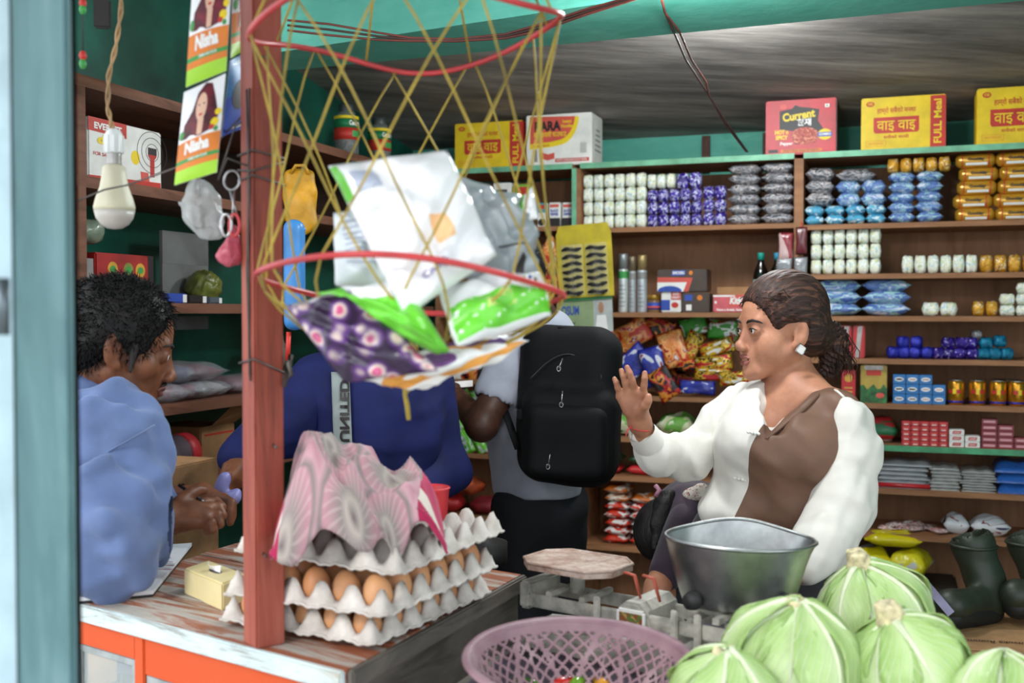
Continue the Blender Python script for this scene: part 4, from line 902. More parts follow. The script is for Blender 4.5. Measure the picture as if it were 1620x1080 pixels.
# orange front: rail, stiles, glass panes in grey putty frames
fo = lambda t, z: cA + ax1 * t - nrm * .012 + Z * (z - CZ)
def fbox(name, t0, t1, z0, z1, m, th=.02, o=0.0, par=None):
    c = (fo(t0, 0) + fo(t1, 0)) / 2 + nrm * o; L = (fo(t1, 0) - fo(t0, 0)).length
    return obj(name, MB().box((0, 0, 0), (L, th, z1 - z0), bev=.002), m, par or cnt, Vector((c.x, c.y, (z0 + z1) / 2)), ang)
tp = [(H(px, 1000, CZ) - cA).dot(ax1) / ax1.length_squared for px in (548, 233)]
ts = 0.745
fbox('front_rail', .0, ts - .015, .905, .968, M_orange); fbox('front_rail', ts + .025, LEN, .925, .968, M_orange); fbox('stile', ts - .015, ts + .025, .1, .968, M_orange, .024)
fbox('stile', 0, .06, .1, .905, M_orange); fbox('stile', LEN - .06, LEN, .1, .925, M_orange); fbox('bottom_rail', 0, LEN, .02, .1, M_orange)
M_glass = (lambda t: (t.col('d5dedd'), t.set(.05, 0, .6, alpha=.3))[-1])(NT('cabinet_glass')); M_putty = plain('grey_putty', '9aa0a0', .7, var=.15)
for t0, t1, zt in ((.06, ts - .015, .905), (ts + .025, LEN - .06, .925)):
    pane = fbox('glass_pane', t0 + .01, t1 - .01, .11, zt - .012, M_glass, .003)
    for z0, z1 in ((.1, .112), (zt - .014, zt)): fbox('putty_frame', t0, t1, z0, z1, M_putty, .014)
    for q0, q1 in ((t0, t0 + .022), (t1 - .022, t1)): fbox('putty_frame', q0, q1, .11, zt - .01, M_putty, .014)
c = cA + ax1 * LEN / 2 + ax2 * .5
obj('inner_shelf', MB().box((0, 0, 0), (ax1.length * LEN * .9, .4, .02)), M_greyw, cnt, Vector((c.x, c.y, .8)), ang)
obj('back_board', MB().box((0, 0, 0), (ax1.length * LEN * .98, .02, .96)), M_greyw, cnt, Vector((*(cA + ax1 * LEN / 2 + ax2 * .97).xy, .485)), ang)
# bottle and cans behind the glass
for px, py, lab, col in ((140, 1040, 'dark plastic bottle with purple label behind the counter glass', '2a2433'), (160, 1045, 'small black jar behind the counter glass', '17171a')):
    p = cA + ax1 * (1.02 if px < 150 else .94) + ax2 * .22
    t = thing('soft_drink_bottle', lab, 'bottle', Vector((p.x, p.y, .81))); r = .032
    obj('body', MB().lathe([(r * .9, 0), (r, .006), (r, .1), (r * .5, .14), (r * .4, .15)], 20), plain('bottle_' + col, col, .2, var=.1), t); obj('cap', MB().lathe([(r * .45, .146), (r * .45, .165), (0, .166)], 14), m_dk, t); obj('label', MB().lathe([(r + .0006, .03), (r + .0006, .08)], 20), plain('purple_label', '4a3a7a', .4, var=.2, vs_=40), t)

# red post with wires and nails
pc = P(418, 1005, 1.675); pc.z = CZ
pt = thing('wooden_post', 'red brown square wooden post standing on the counter', 'post', pc, math.radians(38)); pt['_p'] = 1
obj('shaft', MB().box((0, 0, .75), (.047, .047, 1.5), bev=.003), M_post, pt)
def zpost(py): return 1.5 + (495 - py) / FPX * 1.675 - CZ
m_wire = plain('grey_iron_wire', '5a5450', .45, .6, var=.2)
for py, dz in ((250, .003), (268, -.006), (290, .004), (578, .008)):
    zz = zpost(py); pts = [((.026 if i < 2 else -.026) * 1.0, (-.026 if i in (0, 3) else .026), zz + dz * (i - 1.5)) for i in range(4)]
    obj('binding_wire', MB().tube(pts, .0016, 6, closed=True), m_wire, pt)
for py, x in ((100, -.01), (430, .012), (700, .005), (868, -.012)): obj('nail', MB().tube([(x, -.0235, zpost(py)), (x, -.034, zpost(py) - .004)], .0018, 6), m_wire, pt)
kn = [(.02, -.028, zpost(600)), (.03, -.034, zpost(590)), (.024, -.038, zpost(575)), (.03, -.034, zpost(560))]
obj('wire_knot', MB().tube([Vector(p) for p in kn] + [Vector((.02, -.03, zpost(610)))], .004, 7), m_wire, pt)
for k, (xa, xb) in enumerate(((-.016, -.010), (-.006, -.013))):
    obj('hanging_wire', MB().tube([(-.026, xa, zpost(150)), (-.0262, xb, zpost(300)), (-.0262, xa * .6, zpost(430)), (-.026, xb, zpost(592 + 8 * k))], .0014, 6), m_wire, pt)
# wooden crossbar the net hangs from
obj('awning_rail', MB().tube([P(418, 0, 1.675) + Z * .42, P(1300, 0, 1.35) + Z * .5], .022, 6), M_post, label='red brown rail above the photo that carries the net bag', cat='rail')

# door frame at the left edge of the photo
def vpost(par, name, x0, x1, d, dep, m, z1=2.5, bev=.004):
    a = P(x0, 495, d); b = P(x1, 495, d); return obj(name, MB().box((0, 0, 0), (b.x - a.x, dep, z1 + .11), bev=bev), m, par, Vector(((a.x + b.x) / 2, a.y + dep / 2, z1 / 2 - .055)))
dj = thing('door_1', None, None, Vector((-.45, 1.1, 0)), world=True); dj['kind'] = 'structure'
vpost(dj, 'jamb', 21, 112, 1.08, .012, M_jamb); vpost(dj, 'edge_strip', 105, 122, 1.098, .008, M_dkb); vpost(dj, 'pale_jamb', -60, 26, 1.094, .008, M_pale)
obj('bolt', MB().tube([P(4, 440, 1.03), P(4, 530, 1.03)], .007, 8), plain('dull_steel', '6b767c', .4, .7, var=.1), dj)

# ------------------------------------------------------------------ net bag with packs
RC = P(645, 495, 1.5)                          # axis of the bag
def zpx(py, d=1.5): return 1.5 + (495 - py) / FPX * d
Zt, Zk = zpx(48), zpx(606)
def ring_pt(kind, a):
    x, y = math.cos(a), math.sin(a)
    if kind == 't': return Vector((RC.x + .208 * x, RC.y + .2 * y, Zt + .012 * math.sin(3 * a + .6) + .01 * x - .008 * math.exp(-((a % (2 * PI)) - 1.65) ** 2 * 6)))
    return Vector((RC.x + .2 * x + .012 * max(0, x) ** 6, RC.y + .2 * y, zpx(455) - .03 * y - .012 * x + .004 * math.sin(3 * a)))
net = thing('hanging_net_bag', 'yellow cord net bag with two red wire hoops hanging beside the post', 'net bag', Vector((RC.x, RC.y, Zk)), world=True)
m_hoop = plain('red_wire_coating', 'c93f42', .35, var=.06); m_cord = plain('yellow_cord', 'b39a3c', .7, var=.15, bump=.5, bs=300)
for k_ in 'tb': obj('hoop', MB().tube([ring_pt(k_, 2 * PI * i / 64) for i in range(64)], .0042, 8, closed=True), m_hoop, net)
NC = 11; rg = random.Random(11)
for sg in (1, -1):
    for i in range(NC):
        a0 = 2 * PI * (i + .25 * rg.random()) / NC; tw = sg * rg.uniform(.85, 1.15); pts = []
        for s_ in range(9):
            t_ = s_ / 8; a = a0 + tw * t_; p0, p1 = ring_pt('t', a), ring_pt('b', a); k_ = 1 - .13 * math.sin(PI * t_) ; p = p0.lerp(p1, t_)
            pts.append(Vector((RC.x + (p.x - RC.x) * k_, RC.y + (p.y - RC.y) * k_, p.z)))
        for s_ in range(1, 8):
            t_ = s_ / 7; a = a0 + tw * (1 + .55 * t_); p1 = ring_pt('b', a); k_ = 1 - t_ ** 1.45
            pts.append(Vector((RC.x + (p1.x - RC.x) * k_ * 1.02, RC.y + (p1.y - RC.y) * k_ * 1.02, p1.z + (Zk - p1.z) * t_ ** .9)))
        obj('net_cord', MB().tube(pts, .0017, 5), m_cord, net)
for i in range(8):
    a = 2 * PI * (i + .5) / 8; obj('hanging_cord', MB().tube([ring_pt('t', a), Vector((RC.x, RC.y, Zt + .45))], .0019, 5), m_cord, net)
obj('bottom_knot', MB().tube([Vector((RC.x, RC.y, Zk + .008)), Vector((RC.x, RC.y, Zk - .004)), Vector((RC.x - .004, RC.y, Zk - .015)), Vector((RC.x - .001, RC.y, Zk - .03)), Vector((RC.x + .001, RC.y, Zk - .05))], [.008, .007, .003, .0035, .003], 7), m_cord, net)
# packs inside the net
def quadpouch(name, label, cor, th, m, seed, parts=(), cat='bag', wr=.006):
    """sealed film pouch stretched between four corners (TL, TR, BR, BL)"""
    TL, TR, BR, BL = [P(*c) for c in cor]; c0 = (TL + TR + BR + BL) / 4
    nrm_ = (TR - BL).cross(TL - BR).normalized(); nrm_ = nrm_ if nrm_.y < 0 else -nrm_
    r = random.Random(seed); ph = [r.uniform(0, 6) for _ in range(6)]
    def base(u, v): return TL * (1 - u) * (1 - v) + TR * u * (1 - v) + BR * u * v + BL * (1 - u) * v
    def hgt(u, v):
        e = max(0, 1 - abs(2 * u - 1) ** 3) * max(0, 1 - abs(2 * v - 1) ** 3)
        cr = wr * (math.sin(11 * u + 7 * v + ph[0] + 2 * math.sin(5 * v + ph[4])) * .6 + .5 * math.sin(17 * v - 9 * u + ph[1] + 1.5 * math.sin(8 * u)) + .4 * (1 - 2 * abs(math.sin(9 * u + 12 * v + ph[2]))))
        return th / 2 * e ** .6, cr * (.25 + .75 * e ** .4)
    t = thing(name, label, cat, c0, world=True)
    mb = MB()
    for sg in (1, -1): mb.grid(lambda i, j, sg=sg: tuple(base(i, j) + nrm_ * (sg * hgt(i, j)[0] + hgt(i, j)[1])), 34, 30)
    obj('film', weld(mb.mesh(), 1e-4), m, t)
    for nm, u0, v0, u1, v1, pm in parts:
        obj(nm, MB().grid(lambda i, j: tuple(base(u0 + (u1 - u0) * i, v0 + (v1 - v0) * j) + nrm_ * (hgt(u0 + (u1 - u0) * i, v0 + (v1 - v0) * j)[0] + hgt(u0 + (u1 - u0) * i, v0 + (v1 - v0) * j)[1] + .0009)), 14, 14), pm, t)
    t['_q'] = 0; return t, base, hgt, nrm_
def qwrite(t, q, s, u0, v0, u1, v1, m, bold=.02, shear=0):
    base, hgt, nrm_ = q[1:]; me = txt(s, bold, shear).copy(); xs = [v.co.x for v in me.vertices]; ys = [v.co.y for v in me.vertices]; a, b, c, d = min(xs), max(xs), min(ys), max(ys)
    def f(co):
        u = u0 + (u1 - u0) * (co.x - a) / (b - a); v = v1 - (v1 - v0) * (co.y - c) / (d - c); return base(u, v) + nrm_ * (sum(hgt(u, v)) + .0014)
    me.materials.clear(); me.materials.append(m); obj('lettering', wmesh(me, f), None, t)
m_wpl = plain('white_plastic_film', 'f3f4f6', .22, var=.02, bump=.15, bs=60, coat=.3); m_lime = plain('lime_film', '6fd23a', .3, var=.08); m_wbl = plain('bluish_white_film', 'e4ebef', .25, var=.03, bump=.15, bs=60)
m_lg = plain('faint_blue_print', 'b3bcd0', .4, var=.03); m_peach = patch('peach_picture', [(0, 'f0c08a'), (.5, 'f7dcb8'), (.6, 'e6a460')], 60, .4, bump=0)
qb = quadpouch('white_bag', 'crumpled white plastic pack on top in the net bag', ((519, 262, 1.37), (708, 236, 1.40), (786, 405, 1.38), (640, 502, 1.32)), .06, m_wpl, 1, [('lime_corner', .0, .02, .05, .26, m_lime), ('picture', .52, .55, .68, .74, m_peach), ('print_block', .1, .1, .3, .25, m_lg)], wr=.009)
qwrite(qb[0], qb, 'Comfy', .28, .84, .52, .9, plain('violet_print', '6a5fa8', .4, var=.03), shear=.2)
qb = quadpouch('white_bag', 'white pack with grey small print standing left in the net bag', ((528, 336, 1.42), (590, 330, 1.46), (680, 470, 1.44), (530, 452, 1.40)), .05, m_wbl, 2, [('print_line', .1, .12 + .075 * k, .75, .145 + .075 * k, m_lg) for k in range(9)])
m_gpl = clear('grey_clear_film', 'a9b2b6', .15, .82, 14)
quadpouch('clear_bag', 'grey clear crumpled plastic pack at right in the net bag', ((716, 276, 1.47), (842, 322, 1.52), (850, 470, 1.48), (735, 440, 1.43)), .07, m_gpl, 3, [('dark_print', .62, .72, .72, .92, m_dk), ('dark_line', .4, .66, .8, .68, m_dk)], wr=.012)
quadpouch('white_bag', 'small white green tipped pack corner poking up by right cords', ((826, 318, 1.5), (843, 293, 1.5), (852, 345, 1.48), (820, 350, 1.47)), .02, m_wpl, 4, [('lime_edge', 0, 0, .28, 1, m_lime)], wr=.003)
qb = quadpouch('diaper_pack', 'white and bright green pack lying across the right side of net', ((690, 452, 1.40), (858, 432, 1.46), (872, 500, 1.42), (722, 548, 1.34)), .06, m_wpl, 5, [('lime_band', .02, .48, .98, .97, m_lime), ('yellow_spot', .3, .55, .6, .75, plain('pale_lime_print', 'c9e37a', .4, var=.1))])
for k, cc in enumerate((m_pk, m_op, m_gp, m_bp, m_dk)):
    obj('colour_dot', MB().grid(lambda i, j: tuple(qb[1](.55 + .07 * k + .04 * i, .34 + .07 * j) + qb[3] * (sum(qb[2](.55 + .07 * k + .04 * i, .34 + .07 * j)) + .001)), 2, 2), cc, qb[0])
quadpouch('diaper_pack', 'bright green pack edge running down the middle of the net', ((497, 462, 1.38), (640, 444, 1.36), (712, 556, 1.30), (690, 560, 1.31)), .05, m_lime, 6, [('white_edge', .3, .02, .98, .3, m_wpl)])
def _purple():
    t = NT('purple_rose_print'); v = t.coords(); vo = t.n('ShaderNodeTexVoronoi'); vo.inputs['Scale'].default_value = 34; t.l(v, vo.inputs['Vector'])
    c = t.ramp(vo.outputs['Distance'], [(0, 'f2a3c0'), (.22, 'd0487f'), (.32, 'e9d3c8'), (.45, '6a3c86'), (.62, '2a1a36')], 'LINEAR'); n = t.noise(v, 30, 3)
    t.col(t.mix(t.ramp(n, [(.45, '000000'), (.6, 'cccccc')]), c, '33203c')); return t.set(.3, 0, .5)
m_rose = _purple()
quadpouch('sweets_pack', 'dark purple pack with pink rose print at left in net', ((452, 484, 1.37), (556, 456, 1.36), (694, 586, 1.31), (545, 606, 1.34)), .045, m_rose, 7, [('silver_seam', .1, .0, 1, .06, plain('silver_seam', 'b5b4b8', .3, .4, var=.1))])
quadpouch('sweets_pack', 'white and orange pack at the very bottom of the net', ((540, 592, 1.40), (700, 575, 1.36), (835, 540, 1.44), (655, 612, 1.45)), .03, patch('white_orange_film', [(0, 'f0efec'), (.52, 'e9a24a'), (.6, 'f4f3f0'), (.66, '7a4a8a')], 30, .3), 8)
quadpouch('sweets_pack', 'purple and white pack at lower right of the net', ((690, 560, 1.47), (760, 520, 1.52), (838, 538, 1.5), (700, 590, 1.47)), .03, patch('purple_white_film', [(0, 'e9e6ec'), (.5, '5a3a7a'), (.58, 'd8d6dc')], 30, .3), 9)

# ------------------------------------------------------------------ hanging bulb
bp = P(178, 0, 1.78); bx, by = bp.x, bp.y; zb_ = lambda py: 1.5 + (495 - py) / FPX * 1.78
bl = thing('light_bulb', 'unlit white bulb hanging on twisted brown wire at left', 'bulb', Vector((bx, by, zb_(362))), world=True)
m_ivory = plain('ivory_plastic', 'cfc9ae', .45, var=.05); m_dome = plain('milky_dome', 'b9b3ab', .35, var=.03)
obj('dome', MB().lathe([(0, 0), (.012, .0015), (.022, .008), (.029, .018), (.032, .03)], 28), m_dome, bl, (bx, by, zb_(362)))
h0 = zb_(335) - zb_(362)
obj('housing', MB().lathe([(.032, .03), (.0325, .036), (.029, .05), (.0225, .068), (.0195, .085), (.018, .1), (.0125, .104)], 28), m_ivory, bl, (bx, by, zb_(362)))
obj('screw_cap', MB().lathe([(.0115, .102), (.012, .106), (.0112, .11), (.012, .114), (.0112, .118), (.012, .122), (.0105, .126)], 20), plain('screw_steel', 'b0aca6', .3, .8, var=.1), bl, (bx, by, zb_(362)))
sk = MB().lathe([(.014, .122), (.0148, .124), (.0148, .150), (.011, .158), (.007, .161), (.004, .163)], 20)
so = obj('socket', sk, MATS['white_plastic'], bl, (bx, by, zb_(362)))
for k in range(10): obj('socket_rib', MB().box((.0147 * math.cos(k * .628), .0147 * math.sin(k * .628), .137), (.003, .003, .026)), MATS['white_plastic'], so)
m_twist = plain('brown_twisted_wire', 'a8855a', .6, var=.15)
kn_ = [(178, 202), (170, 170), (172, 120), (184, 70), (191, 20), (193, -60), (195, -200)]
for s_ in (0, PI):
    pts = []
    for i in range(len(kn_) - 1):
        for j in range(6):
            t_ = j / 6; x = kn_[i][0] * (1 - t_) + kn_[i + 1][0] * t_; y = kn_[i][1] * (1 - t_) + kn_[i + 1][1] * t_; a = (i * 6 + j) * .8 + s_
            pts.append(P(x, y, 1.78) + Vector((.0024 * math.cos(a), .0024 * math.sin(a), 0)))
    obj('twisted_wire', MB().tube(pts, .0021, 6), m_twist, bl)
# grey wire running past the bulb to the post
def wire(name, label, pts, r, m, cat='wire'): return obj(name, MB().tube([P(*p) for p in pts], r, 6), m, label=label, cat=cat)
wire('iron_wire', 'thin grey wire running past the bulb to the post', [(122, 318, 1.68), (165, 300, 1.7), (200, 293, 1.7), (260, 272, 1.69), (320, 250, 1.68), (388, 178, 1.66), (415, 168, 1.64)], .0016, m_wire)
wire('iron_wire', 'second grey wire dropping from the post to the sachets', [(416, 240, 1.64), (390, 262, 1.64), (360, 250, 1.66), (345, 285, 1.67), (372, 200, 1.66), (416, 172, 1.64)], .0016, m_wire)

# ------------------------------------------------------------------ hair dye sachet strips
def sachet_strip(label, quads, seed):
    t = thing('sachet_strip', label, 'sachets', P(*quads[-1][3]), world=True)
    for qi, cor in enumerate(quads):
        TL, TR, BR, BL = [P(*c) for c in cor[:4]]; nrm_ = (TR - BL).cross(TL - BR).normalized(); nrm_ = nrm_ if nrm_.y < 0 else -nrm_
        def base(u, v, o=0.0): return TL * (1 - u) * v + TR * u * v + BR * u * (1 - v) + BL * (1 - u) * (1 - v) + nrm_ * (.007 * math.sin(PI * u) ** .7 * math.sin(PI * v) ** .5 + o)
        mb = MB().grid(lambda i, j: tuple(base(i, j)), 10, 14).grid(lambda i, j: tuple(base(1 - i, j, -.001 - .013 * math.sin(PI * i) ** .7 * math.sin(PI * j) ** .5)), 10, 14)
        s_ = obj('sachet', mb, m_wpl, t)
        def pr(nm, u0, v0, u1, v1, m, o=.0006): obj(nm, MB().grid(lambda i, j: tuple(base(u0 + (u1 - u0) * i, v0 + (v1 - v0) * j, o)), 10, 4), m, s_)
        def bl_(nm, pts, m, o):
            c = (sum(p[0] for p in pts) / len(pts), sum(p[1] for p in pts) / len(pts)); n_ = len(pts); vs_ = [base(*c, o)]; fs = []
            for k in range(1, 5): vs_ += [base(c[0] + (p[0] - c[0]) * k / 4, c[1] + (p[1] - c[1]) * k / 4, o) for p in pts]
            for j in range(n_):
                fs.append((0, 1 + j, 1 + (j + 1) % n_))
                for k in range(3): fs.append((1 + k * n_ + j, 1 + (k + 1) * n_ + j, 1 + (k + 1) * n_ + (j + 1) % n_, 1 + k * n_ + (j + 1) % n_))
            obj(nm, MB().add(vs_, fs, True), m, s_)
        kind = cor[4] if len(cor) > 4 else 'dye'
        if kind == 'dye':
            pr('lime_band', 0, .0, 1, .13, plain('lime_print', 'a5d934', .4, var=.03)); pr('orange_band', 0, .13, 1, .19, m_op); pr('green_line', 0, .19, 1, .23, m_gp); pr('orange_band', 0, .23, 1, .42, m_op)
            hair = plain('dark_red_print', '6a1526', .45, var=.25, vs_=60)
            bl_('printed_hair', [(.10, .45), (.55, .43), (.85, .47), (.93, .58), (.82, .8), (.72, .95), (.55, .985), (.40, .9), (.3, .72), (.12, .6)], hair, .0009)
            bl_('printed_face', [(.52 + .13 * math.cos(a), .73 + .15 * math.sin(a)) for a in [k * .4 for k in range(16)]], plain('peach_print', 'e2b69c', .5, var=.05), .0013)
            bl_('printed_neck', [(.46, .44), (.58, .44), (.6, .6), (.46, .6)], MATS['peach_print'], .0011); bl_('printed_lips', [(.52 + .05 * math.cos(a), .645 + .012 * math.sin(a)) for a in [k * .6 for k in range(10)]], m_rp, .0016)
            for ex in (.46, .58): bl_('printed_eye', [(ex + .025 * math.cos(a), .755 + .009 * math.sin(a)) for a in [k * .7 for k in range(9)]], m_dk, .0016)
            for fx, fy, fr, fm in ((.86, .52, .09, m_yp), (.92, .62, .07, m_yp), (.80, .48, .06, m_rp), (.9, .45, .05, m_gp)): bl_('printed_flower', [(fx + fr * math.cos(a), fy + fr * .5 * math.sin(a)) for a in [k * .6 for k in range(10)]], fm, .0012)
            bl_('green_seal', [(.08 + .06 * math.cos(a), .5 + .05 * math.sin(a)) for a in [k * .6 for k in range(10)]], m_gp, .001)
            for tx, u0, v0, u1, v1, b_ in (('Nisha', .2, .27, .78, .4, .05), ('CREME HAIR COLOR', .3, .2, .75, .225, .03)):
                me = txt(tx, b_).copy(); xs = [v.co.x for v in me.vertices]; ys = [v.co.y for v in me.vertices]
                wmesh(me, lambda co: base(u0 + (u1 - u0) * (co.x - min(xs)) / (max(xs) - min(xs)), v0 + (v1 - v0) * (co.y - min(ys)) / (max(ys) - min(ys)), .0014))
                me.materials.clear(); me.materials.append(m_wp); obj('lettering', me, None, s_)
        else:
            pr('blue_band', 0, .0, 1, .5, m_bp); pr('blue_print', 0, .5, 1, 1, plain('sky_print', '3f86c4', .4, var=.15, vs_=30)); bl_('printed_figure', [(.4 + .25 * math.cos(a), .5 + .2 * math.sin(a)) for a in [k * .6 for k in range(10)]], m_dk, .001)
    return t
sachet_strip('strip of hair colour sachets with dark red haired portraits, front', [((306, -50, 1.6), (368, -62, 1.6), (358, 112, 1.6), (294, 138, 1.6)), ((291, 146, 1.6), (357, 116, 1.6), (343, 272, 1.58), (276, 293, 1.58))], 1)
sachet_strip('strip of sachets half hidden behind the post, blue at bottom', [((369, -75, 1.66), (402, -80, 1.72), (398, 72, 1.72), (365, 92, 1.66)), ((364, 96, 1.66), (398, 78, 1.72), (392, 200, 1.72), (350, 216, 1.66), 'blue')], 2)

# ------------------------------------------------------------------ plastic bag, key ring and pink bag hanging by the post
me = sdf_mesh([elp(P(318, 330, 1.72), (.032, .02, .035)), elp(P(335, 350, 1.72), (.016, .015, .03)), cone(P(312, 296, 1.72), P(318, 330, 1.72), .012, .02)], .003, k=.02, disp=waves(3, 160, .008, 6))
obj('clear_carrier_bag', me, clear('milky_film', 'c3c5c4', .25, .55, 60), label='crumpled clear plastic bag hanging left of the post', cat='bag')
kr = thing('key_ring', 'silver ring with red handled scissors hanging on the post', 'key ring', P(365, 375, 1.63), world=True)
m_chr = plain('bright_steel', 'bdbdbd', .22, .9, var=.05)
obj('ring', MB().tube([P(367, 285, 1.63) + Vector((.0115 * math.cos(a), .003 * math.sin(a), .0145 * math.sin(a))) for a in [k * PI / 12 for k in range(24)]], .0019, 7, closed=True), m_chr, kr)
obj('blade', MB().tube([P(371, 300, 1.63), P(368, 345, 1.62)], .004, 7, flat=.4), m_chr, kr)
obj('blade', MB().tube([P(364, 300, 1.63), P(376, 345, 1.625)], .004, 7, flat=.4), m_chr, kr)
for cx, m_ in ((358, m_chr), (371, m_hoop)): obj('handle', MB().tube([P(cx, 356, 1.62) + Vector((.0075 * math.cos(a), 0, .016 * math.sin(a))) for a in [k * PI / 10 for k in range(20)]], .0026, 7, closed=True), m_, kr)
me = sdf_mesh([elp(P(362, 403, 1.66), (.019, .016, .018)), cone(P(369, 362, 1.66), P(363, 398, 1.66), .006, .014)], .0022, k=.012, disp=waves(8, 260, .005, 6, (1, 1, .25)))
obj('pink_bag', me, clear('pink_film', 'c9566a', .3, .85, 60), label='small knotted pink plastic bag hanging by the post', cat='bag')
# wires along the beam and across the ceiling
m_rw = plain('red_brown_wire', '7a3a30', .5, var=.15); m_bw2 = plain('brown_wire', '4a3028', .5, var=.15)
for i, (off, lab) in enumerate(((0, 'upper red brown wire sagging along the teal beam'), (8, 'middle brown wire sagging along the teal beam'), (16, 'lower brown wire sagging along the teal beam'))):
    wire('cable', lab, [(455, 32 + off, 2.6), (520, 38 + off * 1.1, 2.58), (600, 52 + off * .7, 2.52), (650, 60 + off * .3, 2.48), (720, 62 + off * .2, 2.45), (800, 54 + off * .4, 2.38), (850, 40 + off * .6, 2.32), (930, 14 + off * .5, 2.25), (1010, -8 + off * .3, 2.2), (1100, -30, 2.18)], .0028, (m_rw, m_bw2, m_rw)[i], 'cable')
for i, (dx, lab) in enumerate(((0, 'thin brown wire hanging from lamp across the ceiling'), (9, 'second brown wire beside it crossing the ceiling'))):
    wire('cable', lab, [(1045, -10, 2.3), (1052, 20, 2.5), (1066 + dx, 50, 2.75), (1085 + dx, 95, 3.2), (1108 + dx, 130, 3.6), (1122, 152, 3.8), (1150 - dx * .4, 195, 4.2), (1183 - dx * .3, 240, 4.4)], .0032, (m_bw2, m_rw)[i], 'cable')
# ================================================================== things on the counter
def hbox_frame(f, l, r, z):
    """frame on a table: front corner f, left corner l, right corner r (photo pixels) on height z"""
    F, L_, R_ = H(*f, z), H(*l, z), H(*r, z); return F, (L_ - F), (R_ - F)
# cream tissue box
F, eL, eR = hbox_frame((352, 967), (291, 940), (392, 951), CZ)
hgt = .047; tb = thing('tissue_box', 'cream plastic tissue box beside the post on the counter', 'tissue box', F + (eL + eR) / 2, world=True)
m_cream = plain('cream_plastic', 'e6d5a0', .4, var=.02)
v0 = [F, F + eR, F + eL + eR, F + eL]; mb = MB(); bm = bmesh.new(); vs_ = [bm.verts.new(p + Z * dz) for dz in (0, hgt) for p in v0]
for f in ((0, 3, 2, 1), (4, 5, 6, 7), (0, 1, 5, 4), (1, 2, 6, 5), (2, 3, 7, 6), (3, 0, 4, 7)): bm.faces.new([vs_[i] for i in f])
bmesh.ops.bevel(bm, geom=bm.edges[:], offset=.003, segments=2, affect='EDGES'); me = bpy.data.meshes.new('tissue_body'); bm.to_mesh(me); bm.free(); obj('body', me, m_cream, tb)
cc = F + (eL + eR) / 2 + Z * (hgt + .0006); a, b = eL.normalized(), eR.normalized()
obj('slot', MB().add([cc + a * (.022 * math.cos(t)) + b * (.009 * math.sin(t)) for t in [k * PI / 12 for k in range(24)]], [tuple(range(24))]), m_dk, tb)
tis = MB().grid(lambda i, j: tuple(cc + a * (.02 * (2 * i - 1)) + b * (.012 * math.sin(6 * i) * j) + Z * (.012 * j * (1 - .3 * math.sin(4 * i)))), 10, 5); obj('tissue', tis, m_wp, tb)
obj('oval_sticker', MB().add([F + eR * .78 + Z * (.024) - a * .0006 + b * (.011 * math.cos(t)) + Z * (.011 * math.sin(t)) for t in [k * PI / 12 for k in range(24)]], [tuple(range(24))]), m_wp, tb)
# notebook
nb = thing('notebook', 'open white notebook lying under the leaning man\'s elbow', 'notebook', H(220, 915, CZ), world=True)
pg = [H(x, y, CZ) for x, y in ((305, 866), (243, 944), (60, 962), (90, 905), (215, 872))]
m_paper = plain('notebook_paper', 'eeeef0', .7, var=.02)
obj('cover', MB().prism([p.xy for p in pg], CZ + .002, CZ + .004), m_dk, nb); ce = sum(pg, Vector()) / 5
obj('page_block', MB().prism([(p + (ce - p) * .015).xy for p in pg], CZ + .0042, CZ + .011), m_paper, nb)
for k in range(4): obj('handwriting', MB().tube([H(235 + 2 * k, 882 + 6 * k, CZ + .0117) + Vector((.003 * i, .0012 * math.sin(i * 2.1), 0)) for i in range(16)], .0005, 4), plain('red_ink', 'b04a5a', .6, var=.02), nb)
# keys and small bits by the notebook
obj('coin', MB().lathe([(.011, 0), (.012, .001), (.011, .002)], 16), m_chr, None, H(228, 896, CZ) + Z * .0115, label='small steel coin lying on the notebook', cat='coin')
obj('black_phone', MB().box((0, 0, .004), (.07, .035, .008), bev=.003), m_dk, None, H(170, 905, CZ) + Z * .0112, .25, label='black phone lying on the notebook beside the elbow', cat='phone')
# purple fan / pouch held further back is built with its holder

# ------------------------------------------------------------------ egg trays
TA = H(588, 1030, CZ); e1 = (H(772, 945, CZ) - TA); e1.z = 0; e1.normalize(); ra = math.atan2(e1.y, e1.x)
PT, NX, NY, TH_ = .055, 6, 5, .046
def tray_mesh():
    sub = 8; mg = .011; LX, LY = NX * PT + 2 * mg, NY * PT + 2 * mg; nx, ny = int(LX / PT * sub), int(LY / PT * sub)
    def hz(x, y):
        h = (math.cos(2 * PI * x / PT) + math.cos(2 * PI * y / PT)) / 2
        z_ = .020 + (.034 * min(h, .80) if h > 0 else .019 * h)
        e = min(x + mg, LX - mg - x, y + mg, LY - mg - y) / .013; e = max(0, min(1, e)); e = e * e * (3 - 2 * e)
        return (.013 + .002 * math.sin(x * 130) * math.sin(y * 117)) * (1 - e) + z_ * e
    def f(i, j, o): x, y = i * LX - mg, j * LY - mg; return (x, y, max(0, hz(x, y) + o))
    mb = MB(); mb.grid(lambda i, j: f(i, j, 0), nx, ny); mb.grid(lambda i, j: f(1 - i, j, -.003), nx, ny)
    for a, b in (((0, 0), (1, 0)), ((1, 0), (1, 1)), ((1, 1), (0, 1)), ((0, 1), (0, 0))):
        mb.tube([f(a[0] + (b[0] - a[0]) * k / 60, a[1] + (b[1] - a[1]) * k / 60, -.0015 + .0012 * math.sin(k * 1.7)) for k in range(61)], .0024, 6)
    return mb.mesh('egg_tray')
